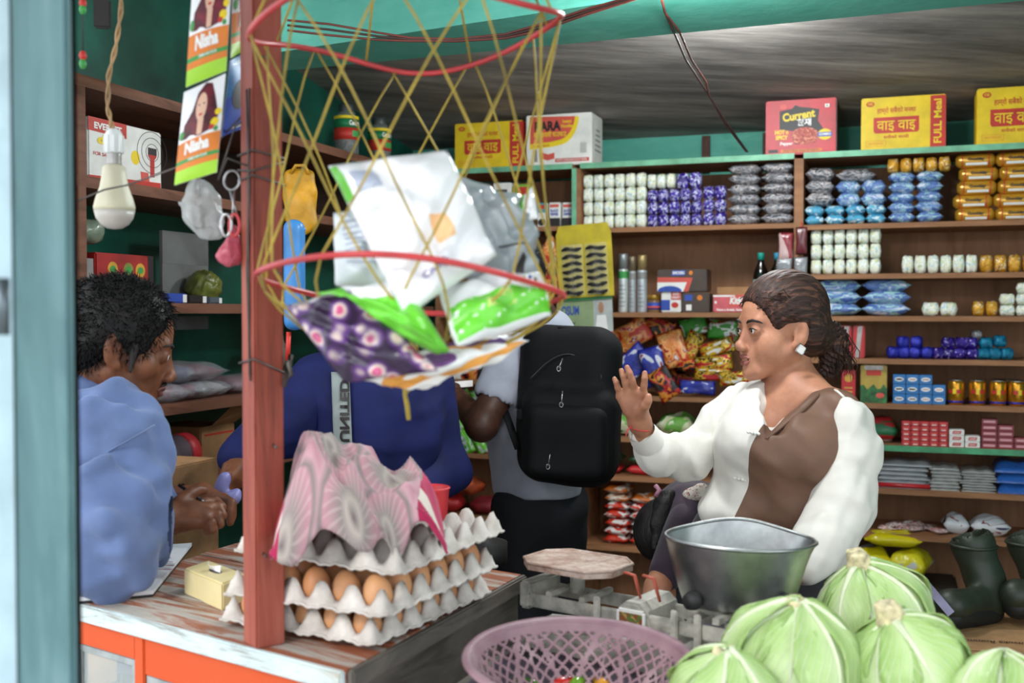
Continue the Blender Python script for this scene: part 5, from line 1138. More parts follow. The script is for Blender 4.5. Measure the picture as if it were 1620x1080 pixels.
t_ = NT('grey_pulp'); v = t_.coords(); t_.col(t_.ramp(t_.noise(v, 30, 4), [(.3, 'b5aca3'), (.6, 'd2cac2'), (.8, 'e0d9d2')])); t_.bump(t_.noise(v, 260, 3), .5, .002); m_pulp = t_.set(.9, 0, .15)
TM = tray_mesh(); TM.materials.append(m_pulp)
EGG = MB().lathe([(0, -.029)] + [(.0225 * math.sin(a) * (1 + .10 * math.cos(a)), -.029 * math.cos(a)) for a in [k * PI / 12 for k in range(1, 12)]] + [(0, .029)], 18).mesh('egg')
t_ = NT('brown_egg_shell'); oi = t_.n('ShaderNodeObjectInfo'); v = t_.coords(); c1 = t_.ramp(oi.outputs['Random'], [(0, 'b9774c'), (.5, 'd19a6c'), (1, 'c2855a')]); t_.col(t_.mix(t_.ramp(t_.noise(v, 120, 3), [(.55, '000000'), (.75, '444444')]), c1, '9a5c38')); m_egg = t_.set(.45, 0, .4, sss=.08); EGG.materials.append(m_egg)
def tray(label, corner, z, dr=0.0, tilt=(0, 0)): 
    return obj('egg_tray', TM, None, None, (corner.x, corner.y, z), 0, rot=(tilt[0], tilt[1], ra + dr), label=label, cat='egg tray', group='egg trays')
e2 = Vector((-e1.y, e1.x, 0))
tr1 = tray('grey pulp egg tray, lowest of the stack on the counter', TA, CZ + .002, 0)
T2 = H(606, 980, CZ + .055); tr2 = tray('grey pulp egg tray full of eggs, second from the bottom', T2, CZ + .052, .03)
T3 = H(626, 908, CZ + .118); tr3 = tray('grey pulp egg tray under the pink cloth, with few eggs', T3, CZ + .110, .05, (.03, 0))
def egg(corner, z, dr, i, j, lab, grp, lift=.03):
    a = ra + dr; x, y = (i + .5) * PT, (j + .5) * PT
    return obj('egg', EGG, None, None, (corner.x + x * math.cos(a) - y * math.sin(a), corner.y + x * math.sin(a) + y * math.cos(a), z + lift), random.uniform(0, 6), rot=(random.uniform(-.12, .12), random.uniform(-.12, .12), 0), label=lab, cat='egg', group=grp)
for i in range(NX):
    for j in range(NY):
        w_ = ', %s along the right edge, %s from front' % (ORD[i], ORD[j])
        if i == 0 or j == 0: egg(TA, CZ + .002, 0, i, j, 'brown egg in the lowest tray' + w_, 'eggs in the lowest tray', .031)
        if (i < 2 or j < 2): egg(T2, CZ + .052, .03, i, j, 'brown egg in the second tray' + w_, 'eggs in the second tray', .033)
for i, j in ((0, 3), (0, 4), (1, 3), (1, 4)): egg(T3, CZ + .112, .05, i, j, 'brown egg at left end of the cloth covered tray, %s' % ('front left', 'front right', 'rear left', 'rear right')[(i * 2 + j - 3)], 'eggs beside the cloth')
egg(T2, CZ + .052, .03, 5, 0, 'large brown egg on end under the cloth corner', None, .05) if False else None
# pink and grey cloth heaped on the top tray
def _cloth():
    t = NT('pink_grey_cloth'); uv = t.n('ShaderNodeUVMap'); mp = t.n('ShaderNodeMapping'); mp.inputs['Scale'].default_value = (3.1, 2.3, 1); t.l(uv.outputs[0], mp.inputs[0])
    vo = t.n('ShaderNodeTexVoronoi', voronoi_dimensions='2D'); vo.inputs['Scale'].default_value = 1; vo.inputs['Randomness'].default_value = .25; t.l(mp.outputs[0], vo.inputs['Vector'])
    sb = t.n('ShaderNodeVectorMath', operation='SUBTRACT'); t.l(mp.outputs[0], sb.inputs[0]); t.l(vo.outputs['Position'], sb.inputs[1]); sp = t.n('ShaderNodeSeparateXYZ'); t.l(sb.outputs[0], sp.inputs[0])
    at = t.n('ShaderNodeMath', operation='ARCTAN2'); t.l(sp.outputs[1], at.inputs[0]); t.l(sp.outputs[0], at.inputs[1]); mu = t.n('ShaderNodeMath', operation='MULTIPLY'); mu.inputs[1].default_value = 26; t.l(at.outputs[0], mu.inputs[0]); sn_ = t.n('ShaderNodeMath', operation='SINE'); t.l(mu.outputs[0], sn_.inputs[0])
    base = t.ramp(vo.outputs['Distance'], [(.0, '6a5f60'), (.12, 'b0a49c'), (.2, '8b807d'), (.42, 'b98a94'), (.47, '857b79'), (.56, 'c49aa2'), (.72, 'a8707e')]); ray = t.ramp(sn_.outputs[0], [(.3, '000000'), (.8, '777777')])
    msk = t.ramp(vo.outputs['Distance'], [(.17, '000000'), (.2, 'ffffff'), (.42, 'ffffff'), (.45, '000000')]); c = t.mix(t.mix(1.0, ray, msk, 'MULTIPLY'), base, 'e3d6c8')
    s2 = t.n('ShaderNodeSeparateXYZ'); t.l(uv.outputs[0], s2.inputs[0]); bd = t.ramp(s2.outputs[0], [(.0, 'ffffff'), (.045, 'ffffff'), (.05, '000000'), (.84, '000000'), (.85, 'ffffff')], 'CONSTANT'); st_ = t.ramp(s2.outputs[1], [(0, 'a52a50'), (.2, 'd8ccc0'), (.3, 'b23458'), (.55, '8d2444'), (.7, 'd8b8b4'), (.8, 'b23458')], 'CONSTANT')
    t.col(t.mix(bd, c, st_)); t.bump(t.noise(t.coords(), 500, 2), .3, .001); return t.set(.9, 0, .2, sheen=.15)
m_cloth = _cloth()
cC = P(572, 800, 1.72); cz0 = CZ + .152
def sheet(seed):
    r = random.Random(seed); ph = [r.uniform(0, 6) for _ in range(10)]
    def ridge(x): return 1 - 2 * abs(math.sin(x))
    def f(i, j):
        a = 2 * i - 1; s_ = 2 * j - 1
        Hx = (.135 * math.exp(-((a + .6) / .5) ** 2) + .095 * math.exp(-((a - .15) / .6) ** 2) + .05 * math.exp(-((a - .8) / .3) ** 2)) * (1 - abs(a) ** 10)
        fold = .009 * ridge(5.2 * a + 1.6 * s_ + ph[0] + .8 * math.sin(3 * s_ + ph[1])) + .007 * ridge(4 * s_ - 5 * a + ph[2]) + .007 * math.sin(11 * a + 6 * s_ + ph[3] + 1.5 * math.sin(5 * a)) + .004 * ridge(13 * s_ + 9 * a + ph[4])
        c = math.cos(s_ * PI / 2 * .97); y = -.115 * math.sin(-s_ * PI / 2) * (1 - .12 * math.sin(4 * a + ph[5])) + .03 * a
        hem = (-.008 - .012 * math.sin(6 * a + ph[6]) - .01 * math.sin(11 * a + ph[7])) * max(0, -s_ - .6) / .4
        x = .128 * a + .02 * math.sin(4 * s_ + 3 * a + ph[8]) * (1 - abs(a))
        z_ = Hx * c ** .75 + fold * (.35 + .65 * c ** .4) + hem + .012
        return (x, y + .6 * fold * (1 - c), max(z_, -.012 + .006 * math.sin(9 * a)))
    return f
nu, nv = 90, 70; me = MB().grid(sheet(5), nu, nv).mesh('cloth'); uvl = me.uv_layers.new(name='UVMap')
for lp in me.loops: i_, j_ = divmod(lp.vertex_index, nv + 1); uvl.data[lp.index].uv = (i_ / nu, j_ / nv)
cl = obj('folded_cloth', me, m_cloth, None, (cC.x, cC.y, cz0), .12, label='pink and grey patterned cloth heaped on the top egg tray', cat='cloth'); md = cl.modifiers.new('thick', 'SOLIDIFY'); md.thickness = .002
# red mug behind the cloth
mp = P(680, 765, 1.95); mg = thing('plastic_mug', 'red plastic mug standing behind the pink cloth', 'mug', Vector((mp.x, mp.y, mp.z - .095)), 1.9)
m_rmug = plain('red_mug_plastic', 'd0343c', .4, var=.04)
obj('body', MB().lathe([(.026, 0), (.029, .01), (.034, .085), (.0365, .088), (.0345, .09), (.031, .085), (.026, .012), (0, .01)], 26), m_rmug, mg); obj('handle', MB().tube([(.033, 0, .075), (.055, .0, .07), (.056, 0, .035), (.03, 0, .02)], .005, 8), m_rmug, mg)
obj('weight_block', MB().lathe([(.05, 0), (.052, .005), (.052, .04), (.02, .05), (.018, .06), (0, .062)], 24), plain('black_iron', '1e1c1b', .5, .5, var=.15), None, H(762, 888, CZ + .0) + Z * .0, label='black iron weight behind the egg trays', cat='weight')

# ------------------------------------------------------------------ vegetable table, scale, bowl, basket, cabbages
TZ = .9
tpoly = [cA + n2 * .03 - ax2 * .35, cA + n2 * .03 + ax2 * 1.02, Vector((.66, 2.2, 0)), Vector((1.0, 1.25, 0))]
vt = thing('vegetable_table', 'low wooden table under scale, basket and cabbages', 'table', Vector((.5, 1.7, 0)), world=True)
obj('table_top', MB().prism([p.xy for p in tpoly], TZ - .03, TZ - .002), M_greyw, vt)
obj('purple_sheet', MB().prism([(p + (Vector((.5, 1.7, 0)) - p) * .03).xy for p in tpoly], TZ - .002, TZ), plain('dark_mauve_sheet', '3c3444', .5, var=.25, vs_=8), vt)
for p in tpoly: 
    c = p + (Vector((.5, 1.7, 0)) - p) * .12; obj('leg', MB().box((c.x, c.y, (TZ - .03) / 2 - .05), (.05, .05, TZ - .03 + .1)), M_greyw, vt)
# balance scale
sl, sr = H(850, 952, .965), H(1228, 1024, .965); sv = sr - sl; sa = math.atan2(sv.y, sv.x); SL = sv.length
so_ = (sl + sr) / 2; sc = thing('balance_scale', 'grey iron balance scale with a rusty flat pan', 'scale', Vector((so_.x, so_.y, TZ)), sa)
m_iron = plain('grey_enamel_iron', 'bdb9ae', .5, .15, var=.15, vs_=25, bump=.3, bs=200); m_rust = (lambda t: (t.col(t.ramp(t.noise(t.coords(), 35, 5, .7), [(.3, '8d6a58'), (.5, 'b3988a'), (.68, 'c9b9ad'), (.8, '9a5e48')])), t.bump(t.noise(t.coords(), 150, 3), .5, .002), t.set(.75, .1))[-1])(NT('rusty_pale_metal'))
hl = SL / 2
prof = [(-1, 0), (1, 0), (1, .03), (.8, .036), (.5, .04), (.36, .05), (.28, .066), (.2, .062), (.15, .075), (.12, .1), (.06, .112), (-.06, .112), (-.12, .1), (-.17, .07), (-.25, .05), (-.4, .038), (-.8, .036), (-1, .032)]
bm = bmesh.new(); f_ = bm.faces.new([bm.verts.new((x * hl, -.056, z_)) for x, z_ in prof]); e_ = bmesh.ops.extrude_face_region(bm, geom=[f_]); bmesh.ops.translate(bm, verts=[v for v in e_['geom'] if isinstance(v, bmesh.types.BMVert)], vec=(0, .112, 0)); bmesh.ops.recalc_face_normals(bm, faces=bm.faces); bmesh.ops.bevel(bm, geom=[e for e in bm.edges if abs(e.verts[0].co.y - e.verts[1].co.y) < .01], offset=.005, segments=2, affect='EDGES'); me = bpy.data.meshes.new('base'); bm.to_mesh(me); bm.free(); obj('base_casting', me, m_iron, sc)
obj('base_plate', MB().box((0, 0, .006), (SL * 1.0, .13, .012), bev=.003), m_iron, sc)
for y in (-.046, .046): obj('beam', MB().box((0, y, .082), (SL * .98, .007, .024), bev=.002), m_iron, sc)
for x in (-hl * .97, hl * .97): obj('end_block', MB().box((x, 0, .09), (.024, .105, .05), bev=.005), m_iron, sc)
for x in (-hl * .3, hl * .34, hl * .52):
    for y in (-.054,): obj('upright_plate', MB().box((x, y, .072), (.013, .006, .08), bev=.002), m_iron, sc)
for x in (-hl * .75, -hl * .45, hl * .45, hl * .75): obj('cross_bar', MB().box((x, 0, .098), (.012, .1, .01), bev=.002), m_iron, sc)
for x, lean in ((-hl * .06, -.022), (hl * .1, -.022)): obj('pointer', MB().tube([(x + lean, -.02, .152), (x, -.022, .15), (x + .006, -.022, .13), (x + .012, -.022, .112)], [.004, .0045, .0042, .003], 7, flat=.6), plain('orange_pointer', 'b9543c', .5, var=.08), sc)
bd = obj('badge_plate', MB().box((0, -.0575, .075), (.054, .003, .052), bev=.004), m_wp, sc); obj('badge_frame', MB().box((0, -.0594, .057), (.046, .001, .009)), m_rp, bd); obj('badge_picture', MB().box((0, -.0594, .08), (.044, .001, .03)), patch('badge_print', [(0, '8a4a2c'), (.5, '5a7a3a'), (.58, 'c98a5a')], 60, .5, k=1), bd)
write(bd, 'MANGAL', .008, m_wp, (0, -.0602, .057), bold=.03)
for x in (-.03, .03): obj('screw', MB().tube([(x * 1.35, -.055, .03), (x * 1.35, -.059, .03)], .004, 8), m_iron, sc)
# flat pan: octagonal rusty plate
oc = [(-.085, -.032), (-.055, -.062), (.055, -.062), (.085, -.032), (.085, .032), (.055, .062), (-.055, .062), (-.085, .032)]
pn = obj('flat_pan', MB().prism([(x * 1.1, y * 1.12) for x, y in oc], 0, .012), m_rust, sc, (-hl * .62, 0, .142)); obj('pan_stem', MB().tube([(0, 0, -.045), (0, 0, 0)], .014, 10), m_iron, pn)
obj('pan_rim', MB().tube([(x * 1.1, y * 1.12, .012) for x, y in oc], .003, 6, closed=True), m_rust, pn)
cr = obj('pan_carrier', MB().box((hl * .66, 0, .105), (.15, .012, .01)), m_iron, sc); obj('carrier_arm', MB().box((hl * .66, 0, .105), (.012, .11, .01)), m_iron, cr); obj('carrier_stem', MB().tube([(hl * .66, 0, .03), (hl * .66, 0, .105)], .01, 8), m_iron, cr)
# steel weighing bowl
bc = P(1168, 852, 1.86); zb0 = TZ + .112; RB = .122
bw = thing('weighing_bowl', 'dented stainless steel scale bowl resting on the balance', 'bowl', Vector((bc.x, bc.y, zb0)), 0.12)
t_ = NT('brushed_steel'); v = t_.coords((1, 1, 1)); t_.col(t_.ramp(t_.noise(v, 25, 4), [(.3, '8d8f8e'), (.7, 'b2b4b2')])); t_.bump(t_.noise(t_.coords((4, 4, 60)), 8, 3), .05, .002); m_steel = t_.set(.36, 1)
bh = bc.z - zb0
def bowlf(i, j, inn):
    a = 2 * PI * i; t = j; r = RB * (.70 + .30 * t ** .8) if t > .12 else RB * .70 * (t / .12) ** .6
    lip = math.cos(a) ** 8 * (.1 if math.cos(a) > 0 else .02) * t ** 4
    z_ = (bh * (max(0, t - .1) / .9) ** 1.05) + t ** 4 * (.016 * math.exp(-((a - 1.25) ** 2) / .5) - .006 * math.cos(a))
    r2 = r * (1 + lip) - inn; return (r2 * math.cos(a), r2 * .84 * math.sin(a), z_ + inn * (1 if t < .3 else .2))
mb = MB(); mb.grid(lambda i, j: bowlf(i, j, 0), 48, 22); mb.grid(lambda i, j: bowlf(1 - i, j, .002), 48, 22)
obj('bowl_wall', weld(mb.mesh(), 1e-5), m_steel, bw); obj('rolled_rim', MB().tube([bowlf(k / 64, 1, .001) for k in range(64)], .003, 7, closed=True), m_steel, bw)
for a in (-2.6, -1.05): 
    p = Vector(bowlf(a / (2 * PI) % 1, .28, 0)); d = Vector((math.cos(a), math.sin(a), -.1)); obj('rubber_foot', MB().tube([p, p + d * .008, p + d * .02], [.014, .016, .013], 14), plain('black_rubber', '2a2a2a', .6, var=.1), bw)

# plastic basket
kb = H(915, 1040, 1.0); BR = .158; bk = thing('plastic_basket', 'dusty mauve plastic colander basket at front of table', 'basket', Vector((kb.x, kb.y, TZ + .003)), .3, rot=(.07, 0, .3))
BH = .097
def bsk(a, t): r = BR * (.56 + .44 * t ** .75); return (r * math.cos(a), r * math.sin(a), BH * t)
NA, NT_ = 252, 36; vs_ = []; fs = []
for i in range(NA):
    for j in range(NT_ + 1): vs_.append(bsk(2 * PI * i / NA, j / NT_))
for i in range(NA):
    for j in range(NT_):
        ph = (i % 36) / 36; t = j / NT_; petal = abs(ph - .5) * 2           # seven petals
        solid = j < 2 or j > NT_ - 6 or abs(petal - (.12 + .8 * t)) < .07 or petal > .95
        if solid or (i + j) % 7 < 2 or (i - j) % 7 < 2: fs.append((i * (NT_ + 1) + j, ((i + 1) % NA) * (NT_ + 1) + j, ((i + 1) % NA) * (NT_ + 1) + j + 1, i * (NT_ + 1) + j + 1))
t_ = NT('dusty_mauve_plastic'); v = t_.coords(); t_.col(t_.ramp(t_.noise(v, 14, 4), [(.3, '80606a'), (.6, '9a7b82'), (.8, 'b59fa3')])); m_bask = t_.set(.55, 0, .4)
o = obj('lattice_wall', MB().add(vs_, fs, True), m_bask, bk); md = o.modifiers.new('thick', 'SOLIDIFY'); md.thickness = .0018
obj('rim', MB().lathe([(BR * .985, BH - .006), (BR * 1.06, BH - .004), (BR * 1.085, BH + .001), (BR * 1.06, BH + .006), (BR * .99, BH + .004), (BR * .985, BH - .006)], 64, cap=False), m_bask, bk)
obj('floor_disc', MB().lathe([(0, 0), (BR * .57, 0), (BR * .57, .004), (0, .004)], 40), m_bask, bk)
# chillies in the basket
def chilli(label, px, py, col, rz, L_=.06):
    p = H(px, py, TZ + .03); t = thing('chilli_pepper', label, 'chilli', Vector((p.x, p.y, TZ + .022)), rz)
    obj('fruit', MB().tube([(0, 0, 0), (L_ * .25, .0, .002), (L_ * .6, .003, .002), (L_ * .9, .008, 0), (L_, .011, -.002)], [.008, .0125, .011, .006, .001], 10), plain('chilli_' + col, col, .2, var=.06, coat=.4), t)
    obj('stalk', MB().tube([(-.018, -.003, .004), (-.008, 0, .002), (.003, 0, 0)], [.002, .0025, .007], 7), plain('chilli_stalk', '5c7a2c', .5, var=.1), t)
for a in (('red chilli pepper in the basket beside green ones', 872, 1078, 'c1281c', .4), ('green chilli pepper in basket, right of the red one', 905, 1080, '6a9a24', 1.0), ('green chilli pepper in basket, left of the red one', 852, 1084, '4f8a22', 2.2), ('small orange chilli pepper at right in the basket', 957, 1082, 'd9962c', 1.7, .045), ('red chilli pepper at front of the basket', 930, 1120, 'b02418', 2.8), ('green chilli pepper at front of the basket', 890, 1118, '5c9a2a', .1)): chilli(*a)
# clear plastic scrap between basket and scale
for nm, px, py, d_, sz, lab in (('plastic_wrap', 960, 975, 1.98, .05, 'crumpled clear wrap lying behind the scale'), ('plastic_wrap', 1095, 1045, 1.72, .04, 'crumpled clear wrap between the basket and cabbages')):
    p = P(px, py, d_); p.z = TZ + sz * .4; obj(nm, sdf_mesh([elp((0, 0, 0), (sz, sz * .7, sz * .4))], .004, disp=waves(px, 130, .012, 6, sharp=True)), clear('wrap_film', 'c9ccd0', .15, .6, 40), None, p, label=lab, cat='wrap')

# cabbages, stalk up, wrapped in ribbed leaves
def _leaf():
    t = NT('cabbage_leaf'); tc = t.n('ShaderNodeUVMap'); sp = t.n('ShaderNodeSeparateXYZ'); t.l(tc.outputs[0], sp.inputs[0])
    ab = t.n('ShaderNodeMath', operation='ABSOLUTE'); t.l(sp.outputs[1], ab.inputs[0])
    m1 = t.n('ShaderNodeMath', operation='MULTIPLY_ADD'); t.l(ab.outputs[0], m1.inputs[0]); m1.inputs[1].default_value = -.9; t.l(sp.outputs[0], m1.inputs[2])
    nz = t.noise(t.coords(), 18, 3); m2 = t.n('ShaderNodeMath', operation='MULTIPLY_ADD'); t.l(nz, m2.inputs[0]); m2.inputs[1].default_value = .22; t.l(m1.outputs[0], m2.inputs[2])
    m3 = t.n('ShaderNodeMath', operation='MULTIPLY'); m3.inputs[1].default_value = 34; t.l(m2.outputs[0], m3.inputs[0]); s_ = t.n('ShaderNodeMath', operation='SINE'); t.l(m3.outputs[0], s_.inputs[0])
    vein = t.ramp(s_.outputs[0], [(.82, '000000'), (1, 'ffffff')]); vm = t.n('ShaderNodeMix', data_type='RGBA'); 
    ribv = t.ramp(ab.outputs[0], [(.0, 'aaaaaa'), (.05, '000000')])
    g0 = t.ramp(t.noise(t.coords(rand=True), 16, 4), [(.25, '84a758'), (.5, 'a9c47e'), (.75, 'cfdcac')]); g = t.mix(.55, g0, t.ramp(ab.outputs[0], [(.0, 'dde7bd'), (.45, 'b0cb84'), (1, '7da24e')]))
    c = t.mix(t.mix(.5, '000000', vein), g, 'd9e6bd'); c = t.mix(ribv, c, 'd8e4bc'); t.col(c)
    ad = t.n('ShaderNodeMath', operation='ADD'); t.l(vein, ad.inputs[0]); t.l(t.noise(t.coords(), 50, 3), ad.inputs[1]); t.bump(ad.outputs[0], .45, .004); return t.set(.42, 0, .4, sss=.1)
m_leaf = _leaf(); m_rib = plain('pale_leaf_rib', 'dbe5c0', .45, var=.06); m_stem = plain('cut_stalk', 'd0c39a', .7, var=.2, vs_=60, bump=.4, bs=150); m_core = plain('cabbage_core', 'b4d085', .5, var=.12, vs_=20)
def cabbage(label, px, py, d, r, tilt, spin, seed, nl=8, st=.035):
    rg = random.Random(seed); t = thing('cabbage', label, 'cabbage', P(px, py, d), rot=(tilt[0], tilt[1], 0))
    obj('head', MB().lathe([(0, -r * .92)] + [(r * .93 * math.sin(a), -r * .92 * math.cos(a)) for a in [k * PI / 12 for k in range(1, 12)]] + [(0, r * .92)], 28), m_core, t)
    for k in range(nl):
        az = spin + 2 * PI * k / nl + rg.uniform(-.15, .15) + (k % 2) * .2; rad = r * (.97 + .03 * (k % 4) + rg.uniform(0, .012)); hw = rg.uniform(.62, .95); ext_ = rg.uniform(1.5, 2.4); ph = rg.uniform(0, 6)
        cup = rg.uniform(.04, .15)
        def lf(i, j):
            s_ = .04 + i * ext_; u = 2 * j - 1; prof = (math.sin(min(1, i * 1.15 + .12) * PI * .5)) * (1 - .35 * max(0, i - .7) / .3)
            az_ = az + u * hw * prof / max(.35, math.sin(min(s_, PI - .3)) + .12) * .95
            rr_ = rad * (1 + .018 * math.sin(9 * s_ + ph) * abs(u) + .03 * math.sin(7 * u + ph + 5 * i) * abs(u) ** 1.5 + cup * max(0, abs(u) - .75) * 1.6 + .06 * max(0, i - .85) * math.sin(5 * u + ph))
            rr_ *= 1 + .07 * math.exp(-(s_ / .35) ** 2)
            return (rr_ * math.sin(s_) * math.cos(az_) * 1.06, rr_ * math.sin(s_) * math.sin(az_) * 1.06, rr_ * math.cos(s_) * .95)
        nu, nv = 16, 16; mb = MB().grid(lf, nu, nv); me = mb.mesh('leaf'); uvl = me.uv_layers.new(name='UVMap')
        for lp in me.loops: i_, j_ = divmod(lp.vertex_index, nv + 1); uvl.data[lp.index].uv = (i_ / nu, 2 * j_ / nv - 1)
        o = obj('leaf', me, m_leaf, t); md = o.modifiers.new('thick', 'SOLIDIFY'); md.thickness = .0014; md.offset = -1
        pts = [Vector(lf(i / 12, .5)) * 1.006 for i in range(13)]; obj('leaf_rib', MB().tube(pts, [r * (.085 * (1 - i / 12) ** 1.3 + .006) for i in range(13)], 7, flat=.45), m_rib, o)
    z0 = r * 1.0; obj('stalk', sdf_mesh([cone((0, 0, z0 - .03), (0, 0, z0 + st), .021, .0165), cone((.012, 0, z0 - .01), (.016, .004, z0 + .008), .009, .006), cone((-.012, .004, z0 - .01), (-.017, -.003, z0 + .004), .009, .006)], .0025, k=.006, disp=waves(seed, 300, .002, 4), cut=[rbox((.0, 0, z0 + st + .011), (.05, .05, .02), .002, (.15, .1, 0))]), m_stem, t)
    return t
cabbage('green cabbage nearest the basket, stalk pointing up left', 1250, 1050, 1.60, .090, (.12, .12), .4, 1, st=.016)
cabbage('green cabbage at the back of the heap with tall pale stalk', 1383, 972, 1.87, .088, (.05, -.3), 1.3, 2)
cabbage('green cabbage at front centre with thick cut stalk', 1440, 1058, 1.58, .080, (.12, -.4), 2.2, 3)
cabbage('green cabbage at the right lower corner, only its top showing', 1590, 1122, 1.49, .072, (-.3, .1), .9, 4, st=.006)
cabbage('pale cabbage low at the left front of the heap', 1142, 1102, 1.5, .066, (.2, .1), 2.9, 5, st=.012)
# torn carton with rubber boots
bz = .62; bx_ = P(1600, 1030, 2.86)
ct = thing('torn_carton', 'large torn brown carton under the rubber boots', 'carton', Vector((bx_.x, bx_.y, 0)), -.22)
obj('box_body', MB().box((.02, .25, bz / 2), (.56, .5, bz), bev=.004), m_kraft, ct)
obj('top_flap', MB().add([(-.24, .0, bz + .003), (.3, -.01, bz + .004), (.3, .2, bz + .006), (-.22, .2, bz + .005), (-.24, .0, bz + .006), (.3, -.01, bz + .007), (.3, .2, bz + .009), (-.22, .2, bz + .008)], [(3, 2, 1, 0), (4, 5, 6, 7), (0, 1, 5, 4), (1, 2, 6, 5), (2, 3, 7, 6), (3, 0, 4, 7)]), m_kraft, ct)
me = MB().grid(lambda i, j: (-.33 + .17 * i - .03 * j, .03 + .1 * i, bz - .06 + .23 * j * (1 - .35 * i + .08 * math.sin(9 * i))), 12, 8); fo_ = obj('open_flap', me, m_kraft, ct); md = fo_.modifiers.new('thick', 'SOLIDIFY'); md.thickness = .005
me = MB().grid(lambda i, j: (-.265 - .07 * j, .0 + .16 * i, bz + .01 - .07 * j * (1 + .3 * i)), 6, 4); fo_ = obj('open_flap', me, m_kraft, ct); md = fo_.modifiers.new('thick', 'SOLIDIFY'); md.thickness = .005
write(ct, 'Onitsuka Rommon', .03, plain('brown_ink', '4a3020', .7, var=.05), (-.02, .07, bz + .0098), (0, 0, PI), width=.2, shear=.3)
m_boot = plain('dark_green_rubber', '2c3327', .45, var=.12, spec=.4); m_sole = plain('black_boot_sole', '171a19', .6, var=.1)
def boot(label, top, heel, toe, seed):
    T, Hh, To = [np.array(P(*c)) for c in (top, heel, toe)]; t = thing('rubber_boot', label, 'boot', Vector(Hh), group='rubber boots', world=True); d = (To - Hh) / np.linalg.norm(To - Hh); up = (T - Hh) / np.linalg.norm(T - Hh)
    me = sdf_mesh([cone(T, T * .4 + Hh * .6, .062, .05), cone(T * .4 + Hh * .6, Hh, .05, .043), cone(Hh, To, .042, .038), elp(To, (.045, .045, .036))], .006, k=.03, disp=waves(seed, 45, .003, 4), cut=[cone(T + up * .06, T - up * .03, .05, .046)]); obj('boot_body', me, m_boot, t)
    dn = np.array((0, 0, -1.)); obj('sole', sdf_mesh([cone(Hh + dn * .034, To + dn * .03, .036, .04)], .006, k=.01), m_sole, t)
    obj('top_band', MB().tube([Vector(T) + Vector((.062 * math.cos(a), .062 * math.sin(a), 0)) for a in [k * PI / 10 for k in range(20)]], .005, 7, closed=True), m_boot, t)
boot('dark green rubber boot on the carton, toe towards the cabbages', (1540, 862, 3.18), (1568, 948, 3.16), (1505, 956, 3.05), 1)
boot('dark green rubber boot at right edge, partly cut off', (1628, 858, 3.24), (1660, 942, 3.2), (1610, 940, 3.1), 2)
pz = P(1490, 960, 3.0); obj('paper_label', MB().grid(lambda i, j: tuple(P(1462 + 38 * j + 10 * i, 930 + 45 * j - 8 * i, 2.98 + .02 * math.sin(3 * j))), 6, 6), plain('lilac_paper', '8f8ba6', .7, var=.08), label='torn lilac paper slip in front of the carton flap', cat='paper')

# ------------------------------------------------------------------ goods on the left shelves
LR = PI / 2 - TH
def lbox(name, label, x0, y0, x1, y1, m, zb, dep=.15, off=.03, cat='box', group=None):
    wa, wb = Lf(x0, y1, off)[1], Lf(x1, y1, off)[1]; w = wb - wa; h = Lf((x0 + x1) / 2, y0, off)[2] - zb
    t = thing(name, label, cat, R(UL - off, (wa + wb) / 2, zb), LR, group); obj('carton', MB().box((0, dep / 2, h / 2), (w, dep, h), bev=.004), m, t); return t, w, h
t, w, h = lbox('torch_carton', 'white and red torch carton on the left shelf behind the bulb', 140, 197, 256, 288, m_white, LZ[1], dep=.25)
flat(t, 'red_top_band', [(-w / 2, h * .78), (0, h * .76), (0, h), (-w / 2, h)], m_rp, 0); flat(t, 'red_base_band', [(-w / 2, 0), (w * .48, 0), (w * .48, h * .12), (-w / 2, h * .06)], m_rp, 0)
write(t, 'EVEREST', h * .14, m_wp, (-w * .25, -.0014, h * .87), width=w * .36, bold=.04); write(t, 'digi', h * .2, m_yp, (-w * .27, -.0012, h * .66), width=w * .26, bold=.07, shear=.2); write(t, 'FOR SALE', h * .08, m_rp, (-w * .33, -.0012, h * .42), width=w * .22); write(t, '02', h * .12, m_rp, (-w * .25, -.0012, h * .24), bold=.03)
flat(t, 'yellow_disc', ell(w * .12, h * .48, w * .06, h * .12), m_yp, 0)
for k, rr_ in enumerate((.24, .17, .1)):
    n_ = 28; obj('printed_ring', MB().tube([(w * .36 + w * rr_ * .9 * math.cos(a), -.0006, h * .62 + h * rr_ * 1.5 * math.sin(a)) for a in [k2 * 2 * PI / n_ for k2 in range(n_)]], .0008, 4, closed=True), m_dk, t)
flat(t, 'printed_torch', [(w * .33, h * .2), (w * .39, h * .2), (w * .39, h * .5), (w * .42, h * .56), (w * .42, h * .68), (w * .3, h * .68), (w * .3, h * .56), (w * .33, h * .5)], m_rp, 0, .001); flat(t, 'torch_head', [(w * .3, h * .58), (w * .42, h * .58), (w * .42, h * .7), (w * .3, h * .7)], m_dk, 0, .0015); flat(t, 'price_flash', [(w * .2, h * .1), (w * .32, h * .1), (w * .3, h * .26), (w * .19, h * .26)], m_pk, 0)
t, w, h = lbox('fruit_carton', 'red carton with gold medallions behind the leaning man\'s head', 152, 402, 243, 478, plain('dark_red_card', 'a52420', .5, var=.1), LZ[2], dep=.25)
for k, mm in ((-.22, MATS['gold_print']), (.05, plain('olive_print', '8a8a3a', .5, var=.08)), (.26, MATS['gold_print'])): flat(t, 'fruit_medallion', ell(w * k, h * .68, w * .085, h * .15), mm, 0); flat(t, 'medallion_print', ell(w * k, h * .68, w * .05, h * .07), m_gp, 0, .0012)
flat(t, 'dark_corner', rect(w * .4, 0, w * .5, h), m_dk, 0)
